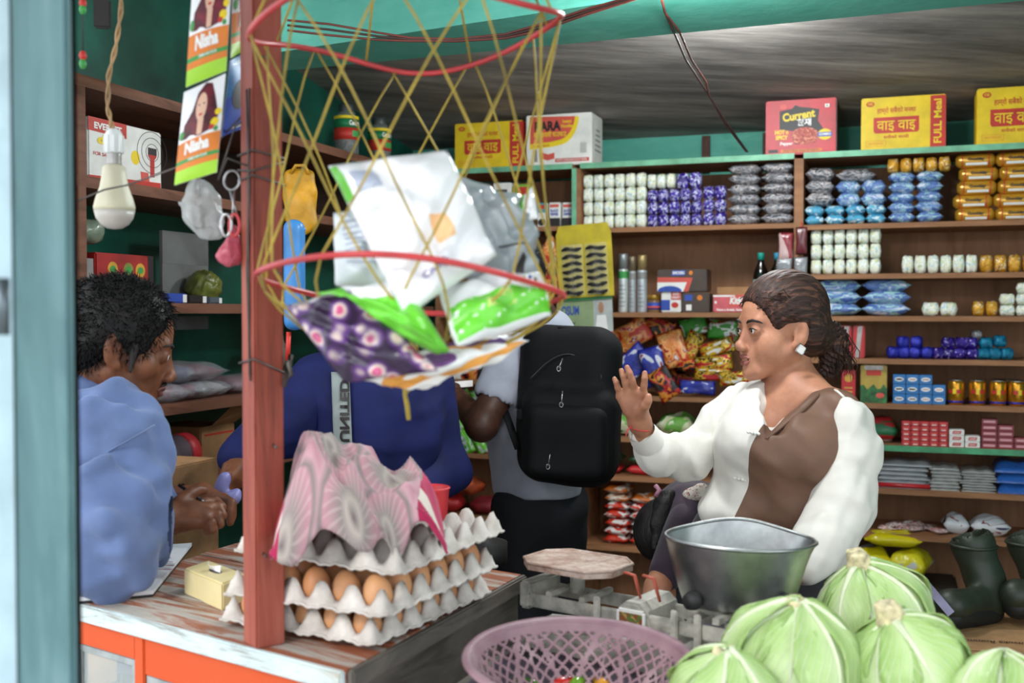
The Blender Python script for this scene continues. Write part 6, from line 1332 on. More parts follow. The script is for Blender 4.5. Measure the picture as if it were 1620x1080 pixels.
t, w, h = lbox('fruit_carton', 'small red carton with grey band at left behind the door frame', 118, 408, 148, 478, MATS['dark_red_card'], LZ[2], dep=.25); flat(t, 'grey_band', rect(w * .15, 0, w * .5, h), m_gryp, 0)
obj('plastic_sack', sdf_mesh([elp((0, 0, .035), (.07, .08, .04))], .005, disp=waves(31, 80, .012, 6)), clear('pale_green_film', '8fa08a', .25, .8, 40), None, R(UL - .1, Lf(170, 400)[1], LZ[2] + .155), label='pale green plastic sack lying on the red carton', cat='sack')
# small things on the third left shelf
for i, (x0, x1, y0, m_, lab) in enumerate(((266, 297, 464, m_bp, 'small blue and white box on shelf edge beside the man\'s head'), (299, 328, 467, m_dk, 'small black box beside the blue one on the shelf'), (331, 352, 470, plain('slate_card', '5a6470', .5, var=.1), 'grey tin beside the black box on the shelf'))):
    t, w, h = lbox('battery_box', lab, x0, y0, x1, 479, m_, LZ[2], dep=.06, off=.01); flat(t, 'white_end', rect(w * .25, h * .1, w * .45, h * .9), m_wp, 0)
for i, (px, lab) in enumerate(((250, 'crumpled clear bag beside the red carton on the shelf'), (365, 'yellow green plastic pack beside the post on left shelf'))):
    obj('plastic_sack', sdf_mesh([elp((0, 0, .05), (.05, .06, .05))], .005, disp=waves(41 + i, 90, .014, 6, sharp=True)), (clear('pale_film', 'a8a8a4', .2, .6, 40), plain('olive_film', '6f7434', .35, var=.2))[i], None, R(UL - .1, Lf(px, 470)[1], LZ[2] + .004), label=lab, cat='bag')
# clothes packed in clear plastic on the fourth shelf
m_pkd = [plain('maroon_fabric', '6d2430', .7, var=.2), plain('navy_fabric', '2c2f58', .7, var=.2), plain('white_fabric', 'a9a7a6', .7, var=.1), plain('rose_fabric', '8a3a48', .7, var=.2)]
for i, (px, zz, s_, lab) in enumerate(((283, 0, 0, 'clear packed dark blue garment at the left end of the shelf'), (318, 0, 3, 'clear packed rose garment lying in the middle of the pile'), (300, .055, 1, 'clear packed navy garment on top by the man\'s chin'), (352, .0, 2, 'clear packed pale garment near the post'), (345, .055, 0, 'clear packed maroon garment on top near the post'), (420, .0, 3, 'clear packed garment right behind the post'), (470, 0, 1, 'clear packed dark garment right of the post'))):
    t = thing('packed_garment', lab, 'garment', R(UL - .14, Lf(px, 630)[1], LZ[3] + zz + .002), LR + random.uniform(-.2, .2))
    obj('fabric', wmesh(pillow(80 + i), lambda c: Vector((c.x * .2, c.y * .22, c.z * .05))), m_pkd[s_], t)
    obj('clear_wrap', wmesh(pillow(90 + i, seam=.05), lambda c: Vector((c.x * .23, c.y * .25, c.z * .062 - .005))), clear('garment_film', 'd2d4dc', .12, .3, 25), t)
# jar with red lid and cartons on the fifth shelf
jp = R(UL - .06, Lf(292, 735)[1], LZ[4]); jr = thing('plastic_jar', 'clear plastic jar with big red lid lying on its side', 'jar', jp, LR); X = Matrix.Translation((0, 0, .06)) @ Matrix.Rotation(PI / 2, 4, 'Y')
obj('jar_body', MB().lathe([(.05, -.12), (.058, -.115), (.06, -.02), (.052, .0), (.05, .02), (.058, .04), (.05, .055)], 26, M=X), clear('jar_plastic', '6f7480', .1, .6, 12), jr)
obj('red_lid', MB().lathe([(.058, .05), (.06, .054), (.06, .088), (.055, .092), (0, .092)], 26, M=X), m_rmug, jr); obj('label', MB().lathe([(.0606, -.1), (.0606, -.05)], 26, M=X), m_sw, jr)
t, w, h = lbox('kraft_carton', 'brown carton with red printed edge behind the jar', 318, 672, 372, 745, m_kraft, LZ[4], dep=.2, off=.1); flat(t, 'red_frame', rect(-w * .4, h * .75, w * .45, h * .8), m_rp, 0); flat(t, 'red_mark', ell(w * .3, h * .55, w * .06, h * .08), m_rp, 0)
obj('carton_flap', MB().add([(-w * .2, .0, h), (w * .5, 0, h), (w * .6, -.06, h + .05), (0, -.06, h + .07)], [(0, 1, 2, 3)]), m_kraft, t)
kp = P(268, 800, 2.75); t = thing('kraft_carton', 'torn open brown carton on the floor side of the counter', 'carton', Vector((kp.x, kp.y, 0)), LR)
obj('carton', MB().box((0, .1, .5 * (kp.z + .1)), (.35, .25, kp.z + .1), bev=.004), m_kraft, t); obj('torn_hole', MB().add([(x * .1, -.0262, kp.z + .02 + y * .05) for x, y in ((-1, .2), (-.6, -.5), (-.1, -.2), (.3, -.8), (.8, -.3), (1, .5), (.5, .3), (.2, .7), (-.3, .4), (-.7, .8))], [tuple(range(10))]), m_dk, t)
# candy jars on the top left shelf
def candy_jar(label, px, off):
    p = R(UL - off, Lf(px, 230, off)[1], LZ[0]); t = thing('candy_jar', label, 'jar', p, LR); r = .048
    obj('jar_body', MB().lathe([(r * .9, 0), (r, .006), (r, .12), (r * .95, .13), (r * .7, .165), (r * .55, .17)], 26), clear('jar_clear', '9aa4a0', .08, .35, 8), t)
    obj('candy_fill', sdf_mesh([cone((0, 0, .03), (0, 0, .1), r * .72, r * .72)], .005, disp=waves(px, 280, .012, 6, sharp=True)), patch('candy_fill_print', [(0, '2c2424'), (.5, '8a8480'), (.57, '5a3030')], 120, .3, k=1), t)
    obj('lid', MB().lathe([(r * .6, .165), (r * .62, .168), (r * .62, .19), (r * .55, .195), (0, .195)], 26), plain('dark_lid', '3a4040', .4, var=.1), t)
    for z0, z1, m_ in ((.135, .147, m_yp), (.10, .135, plain('jar_green', '1f7a4a', .4, var=.05)), (.055, .10, m_rp)): obj('label_band', MB().lathe([(r + .0008, z0), (r + .0008, z1)], 26), m_, t)
    def em(i, j): a = -.6 + .9 * i; return ((r + .002) * math.sin(a), -(r + .002) * math.cos(a), .066 + .024 * j)
    obj('printed_fruit', MB().grid(em, 6, 2), m_gp, t)
    me = txt('Center fruit', .03).copy(); xs = [v.co.x for v in me.vertices]; k_ = 1.5 / (max(xs) - min(xs))
    wmesh(me, lambda c: Vector(((r + .0018) * math.sin(c.x * k_ - .1), -(r + .0018) * math.cos(c.x * k_ - .1), .118 + c.y * .026))); me.materials.clear(); me.materials.append(m_wp); obj('lettering', me, None, t)
candy_jar('candy jar with green and red fruit label, left of two', 548, .05); candy_jar('candy jar with green and red fruit label, right of two', 600, .06)
# yellow bag and blue tub hanging in the dark corner behind the post
me = sdf_mesh([rbox(P(475, 308, 3.4), (.05, .02, .075), .02), elp(P(478, 345, 3.4), (.04, .02, .05))], .005, k=.03, disp=waves(55, 60, .012, 5))
yb = thing('yellow_bag', 'crumpled yellow bag hanging behind the net cords', 'bag', P(475, 345, 3.4), world=True); obj('bag_body', me, plain('mustard_film', 'c9921c', .5, var=.15), yb); obj('handle_loop', MB().tube([P(460, 275, 3.38), P(468, 262, 3.38), P(482, 262, 3.38), P(488, 275, 3.38)], .006, 7), MATS['mustard_film'], yb)
me = sdf_mesh([rbox(P(466, 435, 2.6), (.024, .03, .13), .022)], .005, k=.01); bt = thing('blue_tub', 'blue plastic container hanging behind the post', 'container', P(466, 520, 2.6), world=True); obj('tub_body', me, plain('sky_blue_plastic', '3f86c8', .4, var=.08), bt); obj('red_strap', MB().tube([P(457, 525, 2.6), P(455, 570, 2.6)], .006, 7), m_rp, bt); obj('tub_rim', MB().tube([P(452, 365, 2.6), P(466, 355, 2.6), P(482, 365, 2.6)], .006, 7), MATS['sky_blue_plastic'], bt)
bg_ = sdf_mesh([elp((0, 0, .07), (.07, .06, .07))], .006, disp=waves(77, 70, .016, 6)); obj('clear_goods_bag', bg_, clear('smoked_film', '8d867c', .2, .7, 30), None, R(UL - .1, Lf(468, 640)[1], LZ[3] + .06), label='clear bag of goods just right of the post', cat='bag')
# hanging toys at the very left top
ht = thing('hanging_charms', 'string of small red and green charms by the door frame', 'charms', P(131, 105, 1.7), world=True)
for k, (py, m_) in enumerate(((5, m_rp), (15, m_gp), (88, m_rp), (101, m_gp))):
    o = obj('charm', MB().lathe([(0, -.008), (.004, -.006), (.006, 0), (.004, .006), (0, .008)], 10), m_, ht, P(131, py, 1.7))
obj('string', MB().tube([P(131, -40, 1.7), P(131, 105, 1.7)], .0012, 5), m_dk, ht)
obj('black_hanging_case', MB().box((0, 0, 0), (.028, .012, .05), bev=.003), m_dk, None, P(162, 22, 1.9), .3, label='small black case hanging near the bulb wire', cat='case')
# ================================================================== people
def frame(F, up=(0, 0, 1), roll=0.0):
    y = Vector(F).normalized(); z = Vector(up); x = y.cross(z).normalized(); z = x.cross(y).normalized()
    M = Matrix((x, y, z)).transposed(); return M @ Matrix.Rotation(roll, 3, 'Y')
def tf(f, M, c, s=1.0):
    """moves a local shape into the room"""
    A = np.array(M); c = np.array(c, float)
    def g(p): return f(((p - c) @ A) / s) * s
    lo, hi = f.bb; cs = np.array([[(lo, hi)[i][0], (lo, hi)[j][1], (lo, hi)[k][2]] for i in (0, 1) for j in (0, 1) for k in (0, 1)]); w = (cs * s) @ A.T + c
    g.bb = (w.min(0), w.max(0))
    if hasattr(f, 'k'): g.k = f.k
    return g
def wk(f, k): f.k = k; return f
def head_prims(chin=1.0, nose=1.0, eyes=True):
    P_ = [elp((0, -.008, .03), (.072, .094, .083)), elp((0, .025, -.025), (.058, .06, .074)), elp((0, .07, -.094), (.021 * chin, .02, .018)), elp((0, .058, -.062), (.033, .031, .03)), cone((-.034, .072, .019), (.034, .072, .019), .011, .011)]
    for s in (-1, 1):
        P_ += [cone((s * .05, .0, -.045), (s * .022 * chin, .06, -.09), .02, .018), elp((s * .043, .048, -.024), (.019, .024, .02)),
               wk(elp((s * .0115 * nose, .094, -.039), (.0075, .009, .0068)), .006), wk(elp((s * .031, .0745, 0), (.0165, .0125, .0125)), .005),
               wk(elp((s * .073, -.012, -.008), (.0075, .0165, .031), (.12, 0, s * .35)), .006), wk(elp((s * .07, .0, -.034), (.006, .009, .010)), .006)]
    P_ += [wk(cone((0, .080, .008), (0, .097, -.031), .0065 * nose, .0095 * nose), .012), wk(elp((0, .0995, -.0325), (.0105 * nose, .0095, .009)), .006)]
    C_ = [elp((s * .031, .0895, -.0005), (.0125, .009, .0046)) for s in (-1, 1)] + [elp((s * .0795, -.006, -.004), (.0055, .008, .016), (.12, 0, s * .35)) for s in (-1, 1)]
    return P_, C_
def joinm(ms):
    bm = bmesh.new()
    for m in ms: bm.from_mesh(m)
    o = bpy.data.meshes.new('body'); bm.to_mesh(o); bm.free(); return o
def skin(name, a, b, c):
    if name in MATS: return MATS[name]
    t = NT(name); v = t.coords(); t.col(t.ramp(t.noise(v, 22, 4, .6), [(.3, a), (.55, b), (.75, c)])); t.bump(t.noise(v, 420, 2), .08, .001); MATS[name] = t.set(.48, 0, .35, sss=.12); return t.m
def hairmat(name, cols, sc=(90, 9, 60)):
    t = NT(name); v = t.coords(sc); t.col(t.ramp(t.noise(v, 1.6, 4, .6, .6), [(.3, cols[0]), (.52, cols[1]), (.72, cols[2])])); t.bump(t.noise(v, 2.2, 3), .5, .004); t.b.inputs['Anisotropic'].default_value = .5; return t.set(.55, 0, .3)
m_eye = plain('eye_white', 'd9d3cc', .2, var=.02); m_iris = plain('dark_iris', '1e130e', .12, var=.02); m_brow = plain('dark_brow', '22180f', .7, var=.1)
def face_parts(root, M, c, lips, s=1.0, lash=False, brow=m_brow, gap=.0, lipk=1.0):
    A = Matrix(M).to_4x4(); A.translation = Vector(c); A = A @ Matrix.Scale(s, 4)
    def T(p): return tuple(A @ Vector(p))
    for sg in (-1, 1):
        e = obj('eyeball', MB().lathe([(0, -.0118)] + [(.0118 * math.sin(a), -.0118 * math.cos(a)) for a in [k * PI / 10 for k in range(1, 10)]] + [(0, .0118)], 16, M=A @ Matrix.Translation((sg * .031, .0745, 0)) @ Matrix.Rotation(-PI / 2, 4, 'X')), m_eye, root)
        obj('iris', MB().lathe([(0, -.0062)] + [(.0062 * math.sin(a), -.0062 * math.cos(a)) for a in [k * PI / 8 for k in range(1, 8)]] + [(0, .0062)], 14, M=A @ Matrix.Translation((sg * .031, .0812, -.0003))), m_iris, root)
        obj('eyebrow', MB().tube([T(p) for p in ((sg * .012, .0865, .0165), (sg * .022, .0875, .0205), (sg * .034, .0845, .0225), (sg * .046, .0755, .0195), (sg * .052, .069, .0155))], [.0016, .0032, .0032, .0024, .0008], 7), brow, root)
        if lash: obj('eyelash_line', MB().tube([T(p) for p in ((sg * .0195, .0845, .0005), (sg * .025, .0868, .0042), (sg * .032, .087, .0052), (sg * .039, .0845, .004), (sg * .0455, .0795, .0008))], [.0007, .0013, .0015, .0014, .0009], 6), m_brow, root)
    ls = s * lipk
    up = chain([T((p[0] * (.9 if lipk < 1 else 1), p[1], p[2])) for p in ((-.021, .083, -.0615), (-.008, .0905, -.0565), (0, .0915, -.058), (.008, .0905, -.0565), (.021, .083, -.0615))], [.0022 * ls, .0048 * ls, .0046 * ls, .0048 * ls, .0022 * ls]); lo = chain([T((p[0] * (.9 if lipk < 1 else 1), p[1], p[2])) for p in ((-.020, .082, -.063 - gap), (-.008, .088, -.0685 - gap), (.008, .088, -.0685 - gap), (.020, .082, -.063 - gap))], [.0024 * ls, .0058 * ls, .0058 * ls, .0024 * ls])
    obj('lips', sdf_mesh(up + lo, .0016, k=.0025), lips, root)
    if gap > .002: obj('mouth_gap', sdf_mesh([cone(T((-.014, .083, -.064)), T((.014, .083, -.064)), .004, .004)], .0018, k=.002), plain('mouth_dark', '3a1512', .5, var=.05), root)
def place_local(me, M, c, s=1.0):
    A = Matrix(M).to_4x4(); A.translation = Vector(c); me.transform(A @ Matrix.Scale(s, 4)); return me
def short_hair(seed, n=700, mx=.016, cutface=True):
    d1, d2 = waves(seed, 70, .006, 6), waves(seed + 1, 200, .0015, 5)
    me = sdf_mesh([elp((0, -.014, .036), (.0785, .098, .088)), elp((0, -.06, -.02), (.066, .046, .05))], .004, k=.03, cut=[elp((0, .10, -.03), (.085, .06, .098)), rbox((0, .06, -.1), (.2, .08, .075), .02), elp((.085, .005, -.04), (.03, .03, .05)), elp((-.085, .005, -.04), (.03, .03, .05))], disp=lambda p: d1(p) + d2(p), ck=.01)
    r = random.Random(seed); vs_ = [(v.co.copy(), v.normal.copy()) for v in me.vertices]; mb = MB()
    for _ in range(n):
        p, nn = r.choice(vs_); dr = (nn * .7 + Vector((r.uniform(-.5, .5), r.uniform(-.6, .4), r.uniform(-.7, .1)))).normalized(); L = r.uniform(.5, 1) * mx
        mb.tube([p - dr * .003, p + dr * L * .6, p + dr * L + Vector((0, 0, -.003))], [.0009, .0007, .0002], 3)
    return joinm([me, mb.mesh()])
def finger_prims(fs):
    out = []
    for pts, rs in fs:
        for i in range(len(pts) - 1): out.append(wk(cone(pts[i], pts[i + 1], rs[i], rs[i + 1]), .0025 if i else .006))
    return out
def nails(root, tips, m):
    for p, n_, d in tips:
        M_ = frame(d, n_).to_4x4(); M_.translation = Vector(p) + Vector(n_) * .0062; obj('fingernail', MB().lathe([(0, .0012), (.003, .001), (.0045, 0)], 10, M=M_ @ Matrix.Diagonal((.9, 1.3, 1, 1))), m, root)
def legs(hip, zf=0.0, sep=.09, r=(.065, .05, .035), F=(0, -1, 0), side=None, h=None):
    """trouser legs and shoes below a hip centre"""
    hip = np.array(hip, float); F = np.array(F, float); F /= np.linalg.norm(F); S_ = np.array((F[1], -F[0], 0.)) if side is None else np.array(side); tr = []; sh = []
    for s in (-1, 1):
        a = hip + S_ * s * sep; kn = a * (1, 1, .52) + F * .02; an = np.array((a[0], a[1], zf + .09)); tr += [cone(a, kn, r[0], r[1]), cone(kn, an, r[1], r[2] + .01)]; sh.append([cone(an + (0, 0, -.045), an + F * .13 + (0, 0, -.055), .04, .033), cone(an, an + (0, 0, -.045), .036, .04)])
    return tr, sh

from mathutils.bvhtree import BVHTree
def snapper(me):
    """finds the point of a garment seen at a photo pixel, so trims lie on the cloth"""
    tr = BVHTree.FromPolygons([v.co for v in me.vertices], [tuple(p.vertices) for p in me.polygons])
    def f(px, py):
        h = tr.ray_cast(CAM, RAY(px, py).normalized())
        return (h[0] + h[1] * .002) if h[0] is not None else tr.find_nearest(P(px, py, 2.4))[0]
    return f
# ------------------------------------------------------------------ the woman
def woman():
    t = thing('person', 'woman in white and brown blouse raising an open hand', 'person', Vector((.6, 2.5, 0)), world=True)
    hc = P(1233, 521, 2.47); M = frame((-.962, -.27, -.02)); s = 1.0
    sk = skin('warm_tan_skin', 'a26e56', 'b47d60', 'c18b6e')
    hp, hcuts = head_prims(.9, .82); hp += [elp((sg * .04, .046, -.045), (.022, .03, .03)) for sg in (-1, 1)]; pr = [tf(f, M, hc, s) for f in hp]; cu = [tf(f, M, hc, s) for f in hcuts]
    nb = np.array(P(1262, 632, 2.46)); neck0 = np.array(hc + M @ Vector((0, -.022, -.06)))
    lsh, rsh = np.array(P(1345, 650, 2.34)), np.array(P(1166, 640, 2.58)); ch = np.array(P(1235, 700, 2.47)); CH = Vector((-.68, -.73, 0)).normalized()
    pr += [wk(cone(nb, np.array(P(1214, 692, 2.425)), .05, .03), .03), wk(cone(neck0, nb, .046, .05), .03), wk(elp(ch + np.array(CH) * -.02, (.115, .105, .11)), .05), wk(cone(nb, lsh * .7 + nb * .3, .045, .042), .05), wk(cone(nb, rsh * .7 + nb * .3, .045, .042), .05)]
    head = sdf_mesh(pr, .003, k=.014, cut=cu, ck=.003, smooth=1)
    # raised right hand
    D = 2.36; q_ = lambda x, y, d=D: np.array(P(x, y, d))
    wr = q_(1012, 668, 2.39)
    kn = {'i': q_(1017, 624, 2.352), 'm': q_(1005, 619, 2.357), 'r': q_(993, 621, 2.365), 'l': q_(982, 627, 2.373)}
    fin = [([kn['i'], q_(1019, 609, 2.335), q_(1020, 598, 2.33), q_(1020, 590, 2.332)], [.0078, .0074, .0069, .006]), ([kn['m'], q_(1000, 602, 2.34), q_(996, 590, 2.335), q_(992, 581, 2.337)], [.0078, .0074, .0069, .006]),
           ([kn['r'], q_(989, 605, 2.348), q_(986, 594, 2.343), q_(983, 586, 2.345)], [.0076, .0072, .0067, .0058]), ([kn['l'], q_(977, 613, 2.36), q_(975, 605, 2.356), q_(972, 599, 2.358)], [.007, .0066, .006, .0053]),
           ([q_(1012, 652, 2.36), q_(1021, 641, 2.335), q_(1025, 634, 2.328), q_(1026, 627, 2.325)], [.012, .0105, .0088, .007])]
    hpz = [wk(cone(wr, kn[k_], .0165, .0112), .014) for k_ in 'imrl'] + [wk(elp(q_(1000, 643, 2.368), (.021, .014, .024)), .012), wk(cone(wr, q_(1016, 648, 2.355), .015, .013), .012)] + finger_prims(fin) + [wk(cone(wr, q_(1024, 696, 2.42), .0195, .021), .02), wk(cone(q_(1024, 696, 2.42), q_(1046, 711, 2.45), .021, .024), .02), wk(cone(q_(1046, 711, 2.45), q_(1080, 724, 2.5), .024, .03), .02)]
    hand = sdf_mesh(hpz, .0022, k=.006, smooth=1)
    # left hand resting near the bowl
    wl = q_(1262, 905, 2.22); hl_ = [wk(cone(q_(1300, 880, 2.3), wl, .032, .022), .02), wk(cone(wl, q_(1230, 925, 2.14), .02, .017), .012)] + finger_prims([([q_(1232, 918 + 7 * k, 2.14), q_(1215, 922 + 8 * k, 2.11), q_(1204, 930 + 8 * k, 2.10)], [.010, .0088, .007]) for k in range(4)] + [([wl, q_(1245, 895, 2.14), q_(1228, 898, 2.11)], [.014, .011, .008])])
    hand2 = sdf_mesh(hl_, .003, k=.006)
    hips = np.array(P(1222, 880, 2.49)); low, shoes = legs(hips, F=CH)
    obj('body', joinm([head, hand, hand2, sdf_mesh([wk(f, .03) for f in low], .012, k=.03)]), sk, t)
    face_parts(t, M, hc, plain('rose_lips', '9c5c50', .45, var=.06), s, lash=True, gap=.004, lipk=.8)
    obj('nose_stud', MB().lathe([(0, -.0015), (.0015, 0), (0, .0015)], 8), plain('gold_stud', 'd8c08a', .2, .9, var=.05), t, hc + M @ Vector((-.0165, .098, -.038)))
    # earring: square pearl stud
    ep = hc + M @ Vector((-.083, -.004, -.042)); er = obj('earring', MB().box((0, 0, 0), (.019, .005, .019), bev=.0015), plain('pearl_white', 'e6e4de', .2, var=.03), t, ep, rot=(0, .6, math.atan2(-.93, .36) * 0 + .25))
    obj('silver_frame', MB().tube([(x * .0098, -.002, z_ * .0098) for x, z_ in ((-1, -1), (1, -1), (1, 1), (-1, 1))], .0012, 6, closed=True), m_chr, er)
    # hair: swept back into a low bun
    st1 = lambda p: .0007 * np.sin(np.arctan2(p[..., 0], p[..., 2] + .03) * 60 + 6 * np.sin(p[..., 1] * 22)) + .0005 * np.sin(np.arctan2(p[..., 0], p[..., 2] + .03) * 97 + 20 * p[..., 1])
    hm = sdf_mesh([elp((0, -.014, .036), (.0785, .1, .0885)), elp((0, -.05, -.012), (.074, .062, .062)), elp((0, -.02, .06), (.07, .085, .07)), wk(elp((0, -.105, -.02), (.04, .034, .045)), .02)], .003, k=.03, cut=[elp((0, .088, -.022), (.083, .052, .086)), rbox((0, .06, -.1), (.2, .075, .076), .02), elp((.09, .012, -.02), (.032, .032, .045)), elp((-.09, .012, -.02), (.032, .032, .045)), rbox((0, -.02, -.13), (.2, .15, .065), .02)], disp=st1, ck=.012)
    bun = sdf_mesh([elp((0, -.13, -.03), (.036, .036, .045)), cone((0, -.135, -.035), (.004, -.128, -.095), .03, .018), cone((.01, -.145, -.03), (.012, -.16, -.07), .02, .008), cone((-.012, -.12, -.05), (-.01, -.105, -.1), .018, .006)], .003, k=.012, disp=lambda p: .0035 * np.sin(p[..., 0] * 300 + 12 * np.sin(p[..., 2] * 40) + p[..., 1] * 200) + .002 * np.sin(p[..., 1] * 520 + p[..., 2] * 80))
    mb = MB(); r = random.Random(3)
    for k in range(160):
        a = r.uniform(-.03, .03); z0 = r.uniform(-.06, 0); y0 = -.135 + r.uniform(-.03, .02); mb.tube([(a, y0, z0), (a * 1.2, y0 - .012 + r.uniform(-.012, .012), z0 - .03), (a * 1.2 + r.uniform(-.006, .006), y0 + r.uniform(-.02, .02), z0 - .06)], [.0012, .001, .0003], 4)
    for k in range(60):
        sg = r.choice((-1, 1)); mb.tube([(sg * r.uniform(.02, .055), .07 + r.uniform(-.01, .005), .065 + r.uniform(-.02, .01)), (sg * .072, .03, .07 + r.uniform(-.02, .02)), (sg * .08, -.03, .03 + r.uniform(-.03, .03)), (sg * .03, -.105, -.01 + r.uniform(-.03, .03))], .0011, 4)
    m_hair = hairmat('brown_streaked_hair', ('1a100b', '35211a', '694433'), (130, 6, 70))
    obj('hair', joinm([hm, bun, mb.mesh()]), m_hair, t, hc, rot=M.to_euler())
    # blouse torso, split into white and brown panels
    f1, f2 = waves(21, 34, .010, 5, (1.2, 1.2, .45)), waves(22, 75, .004, 4, (1.3, 1.3, .5))
    wst = np.array(P(1205, 805, 2.48)); lmid = np.array(P(1272, 800, 2.40)); 
    tor = [elp(ch, (.142, .13, .135)), cone(lsh * .84 + nb * .16, rsh * .85 + nb * .15, .044, .048), wk(elp(np.array(P(1205, 700, 2.40)), (.09, .08, .075)), .05), wk(elp(np.array(P(1275, 720, 2.36)), (.085, .08, .08)), .05), cone(ch, wst, .126, .115), elp(wst, (.145, .125, .06)), elp(lmid, (.09, .09, .075)), wk(cone(nb + np.array((0, .03, -.005)), nb + np.array((0, .03, .012)), .056, .05), .03)]
    vtip, vtop = np.array(P(1205, 690, 2.335)), np.array(P(1238, 618, 2.39))
    torso = sdf_mesh(tor, .0045, k=.04, cut=[cone(vtop + np.array((.008, dy_, .012)), vtip + np.array((.004, dy_, 0)), .058, .004) for dy_ in (-.1, -.06, -.02, .015)] + [cone(np.array(P(1232, 650, 2.38)) + np.array((0, dy_, 0)), np.array(P(1222, 672, 2.36)) + np.array((0, dy_, 0)), .024, .017) for dy_ in (-.06, -.03, 0, .03)] + [ cone(nb + np.array((0, -.01, -.01)), nb + np.array((0, -.005, .1)), .056, .07), rbox(wst + np.array((0, 0, -.115)), (.4, .4, .07), .01)], disp=lambda p: f1(p) * np.clip((1.42 - p[..., 2]) * 6, .15, 1) + f2(p), ck=.006)
    Lf_ = Vector((-CH.y, CH.x, 0)) * -1.0; Lf_ = Vector((.73, -.68, 0)).normalized()
    p0 = P(1176, 770, 2.36); n0 = (Lf_ * 1.0 + Z * .05).normalized()
    p0b = P(1204, 690, 2.34); e_ = (p0b - p0); n0 = e_.cross(Vector(CH)).normalized(); n0 = n0 if n0.dot(Lf_) > 0 else -n0
    brown, white = split(torso, [(p0, n0)])
    m_wb = plain('ivory_satin', 'dedacf', .5, var=.03, sheen=.3); m_bb = plain('brown_satin', '745645', .55, var=.05, spec=.3)
    obj('blouse_white_panel', white, m_wb, t); obj('blouse_brown_panel', brown, m_bb, t)
    # collar edge and shoulder piping
    sn = snapper(torso)
    obj('collar_roll', MB().tube([sn(x, y) for x, y in ((1306, 606), (1290, 626), (1268, 648), (1240, 672), (1212, 694))], [.006, .011, .012, .011, .004], 8, flat=.5), m_bb, t)
    obj('shoulder_piping', MB().tube([sn(x, y) for x, y in ((1313, 612), (1325, 620), (1336, 630))], .0028, 6), m_wb, t)
    # sleeves
    def sleeve(pts, rs, seed, cuff=None):
        g1, g2 = waves(seed, 34, .017, 5, (1.7, 1.7, .3)), waves(seed + 5, 75, .006, 4, (1.7, 1.7, .4)); return sdf_mesh(chain([np.array(P(*p)) for p in pts], rs), .0045, k=.035, disp=lambda p: g1(p) + g2(p))
    obj('sleeve', sleeve([(1344, 666, 2.34), (1346, 720, 2.325), (1334, 792, 2.31), (1306, 850, 2.27), (1265, 893, 2.22)], [.044, .049, .057, .058, .04], 31), m_wb, t)
    obj('sleeve', sleeve([(1170, 642, 2.57), (1122, 688, 2.53), (1080, 725, 2.5), (1045, 712, 2.45), (1022, 694, 2.415)], [.046, .046, .048, .042, .029], 41), m_wb, t)
    obj('cuff', MB().tube([P(1028, 702, 2.425), P(1020, 690, 2.41), P(1015, 682, 2.40)], [.034, .034, .031], 22, cap=False), m_wb, t)
    for i, (a, b, d_) in enumerate((((1184, 683), (1200, 686), (sn(1192, 685) - CAM).dot(FWD)), ((1163, 756), (1180, 760), (sn(1171, 758) - CAM).dot(FWD)))):
        cl = obj('toggle_clasp', MB().tube([P(*a, d_), P(*b, d_)], .0022, 6), m_chr, t)
        for k in range(4): obj('clasp_bead', MB().lathe([(0, -.004), (.0035, -.002), (.0042, 0), (.0035, .002), (0, .004)], 10), plain('pearl_white', 'e6e4de'), cl, P(a[0] + (b[0] - a[0]) * k / 3, a[1] + (b[1] - a[1]) * k / 3, d_ - .004))
    # trousers
    w3 = waves(51, 40, .006, 4); tr_ = [elp(hips + np.array((0, 0, .06)), (.16, .145, .12)), elp(np.array(P(1160, 850, 2.55)), (.09, .09, .07)), elp(hips + np.array((0, 0, -.02)), (.165, .15, .1))] + [cone(f.bb[0], f.bb[1], .01, .01) for f in []]
    tr_ += legs(hips, F=CH, r=(.105, .075, .06))[0]
    m_blk = plain('black_trouser_cloth', '17161a', .7, var=.1, sheen=.2); obj('trousers', sdf_mesh(tr_, .011, k=.04, disp=w3), m_blk, t)
    for sp in shoes: obj('shoe', sdf_mesh(sp, .008, k=.02), m_dk, t)
    # thread bracelet
    m_thr = plain('coral_thread', 'd9524a', .7, var=.08)
    for k in range(2): obj('thread_bracelet', MB().tube([Vector(q_(1011, 673 + 3 * k, 2.39)) + Vector((.023 * math.cos(a), .021 * math.sin(a), -.004 * math.cos(a) + .004 * math.sin(a))) for a in [j * PI / 12 for j in range(24)]], .0022, 6, closed=True), m_thr, t)
    obj('thread_tail', MB().tube([P(999, 673, 2.37), P(993, 680, 2.365), P(990, 690, 2.365)], .0018, 5), m_thr, t)
    return t
woman()

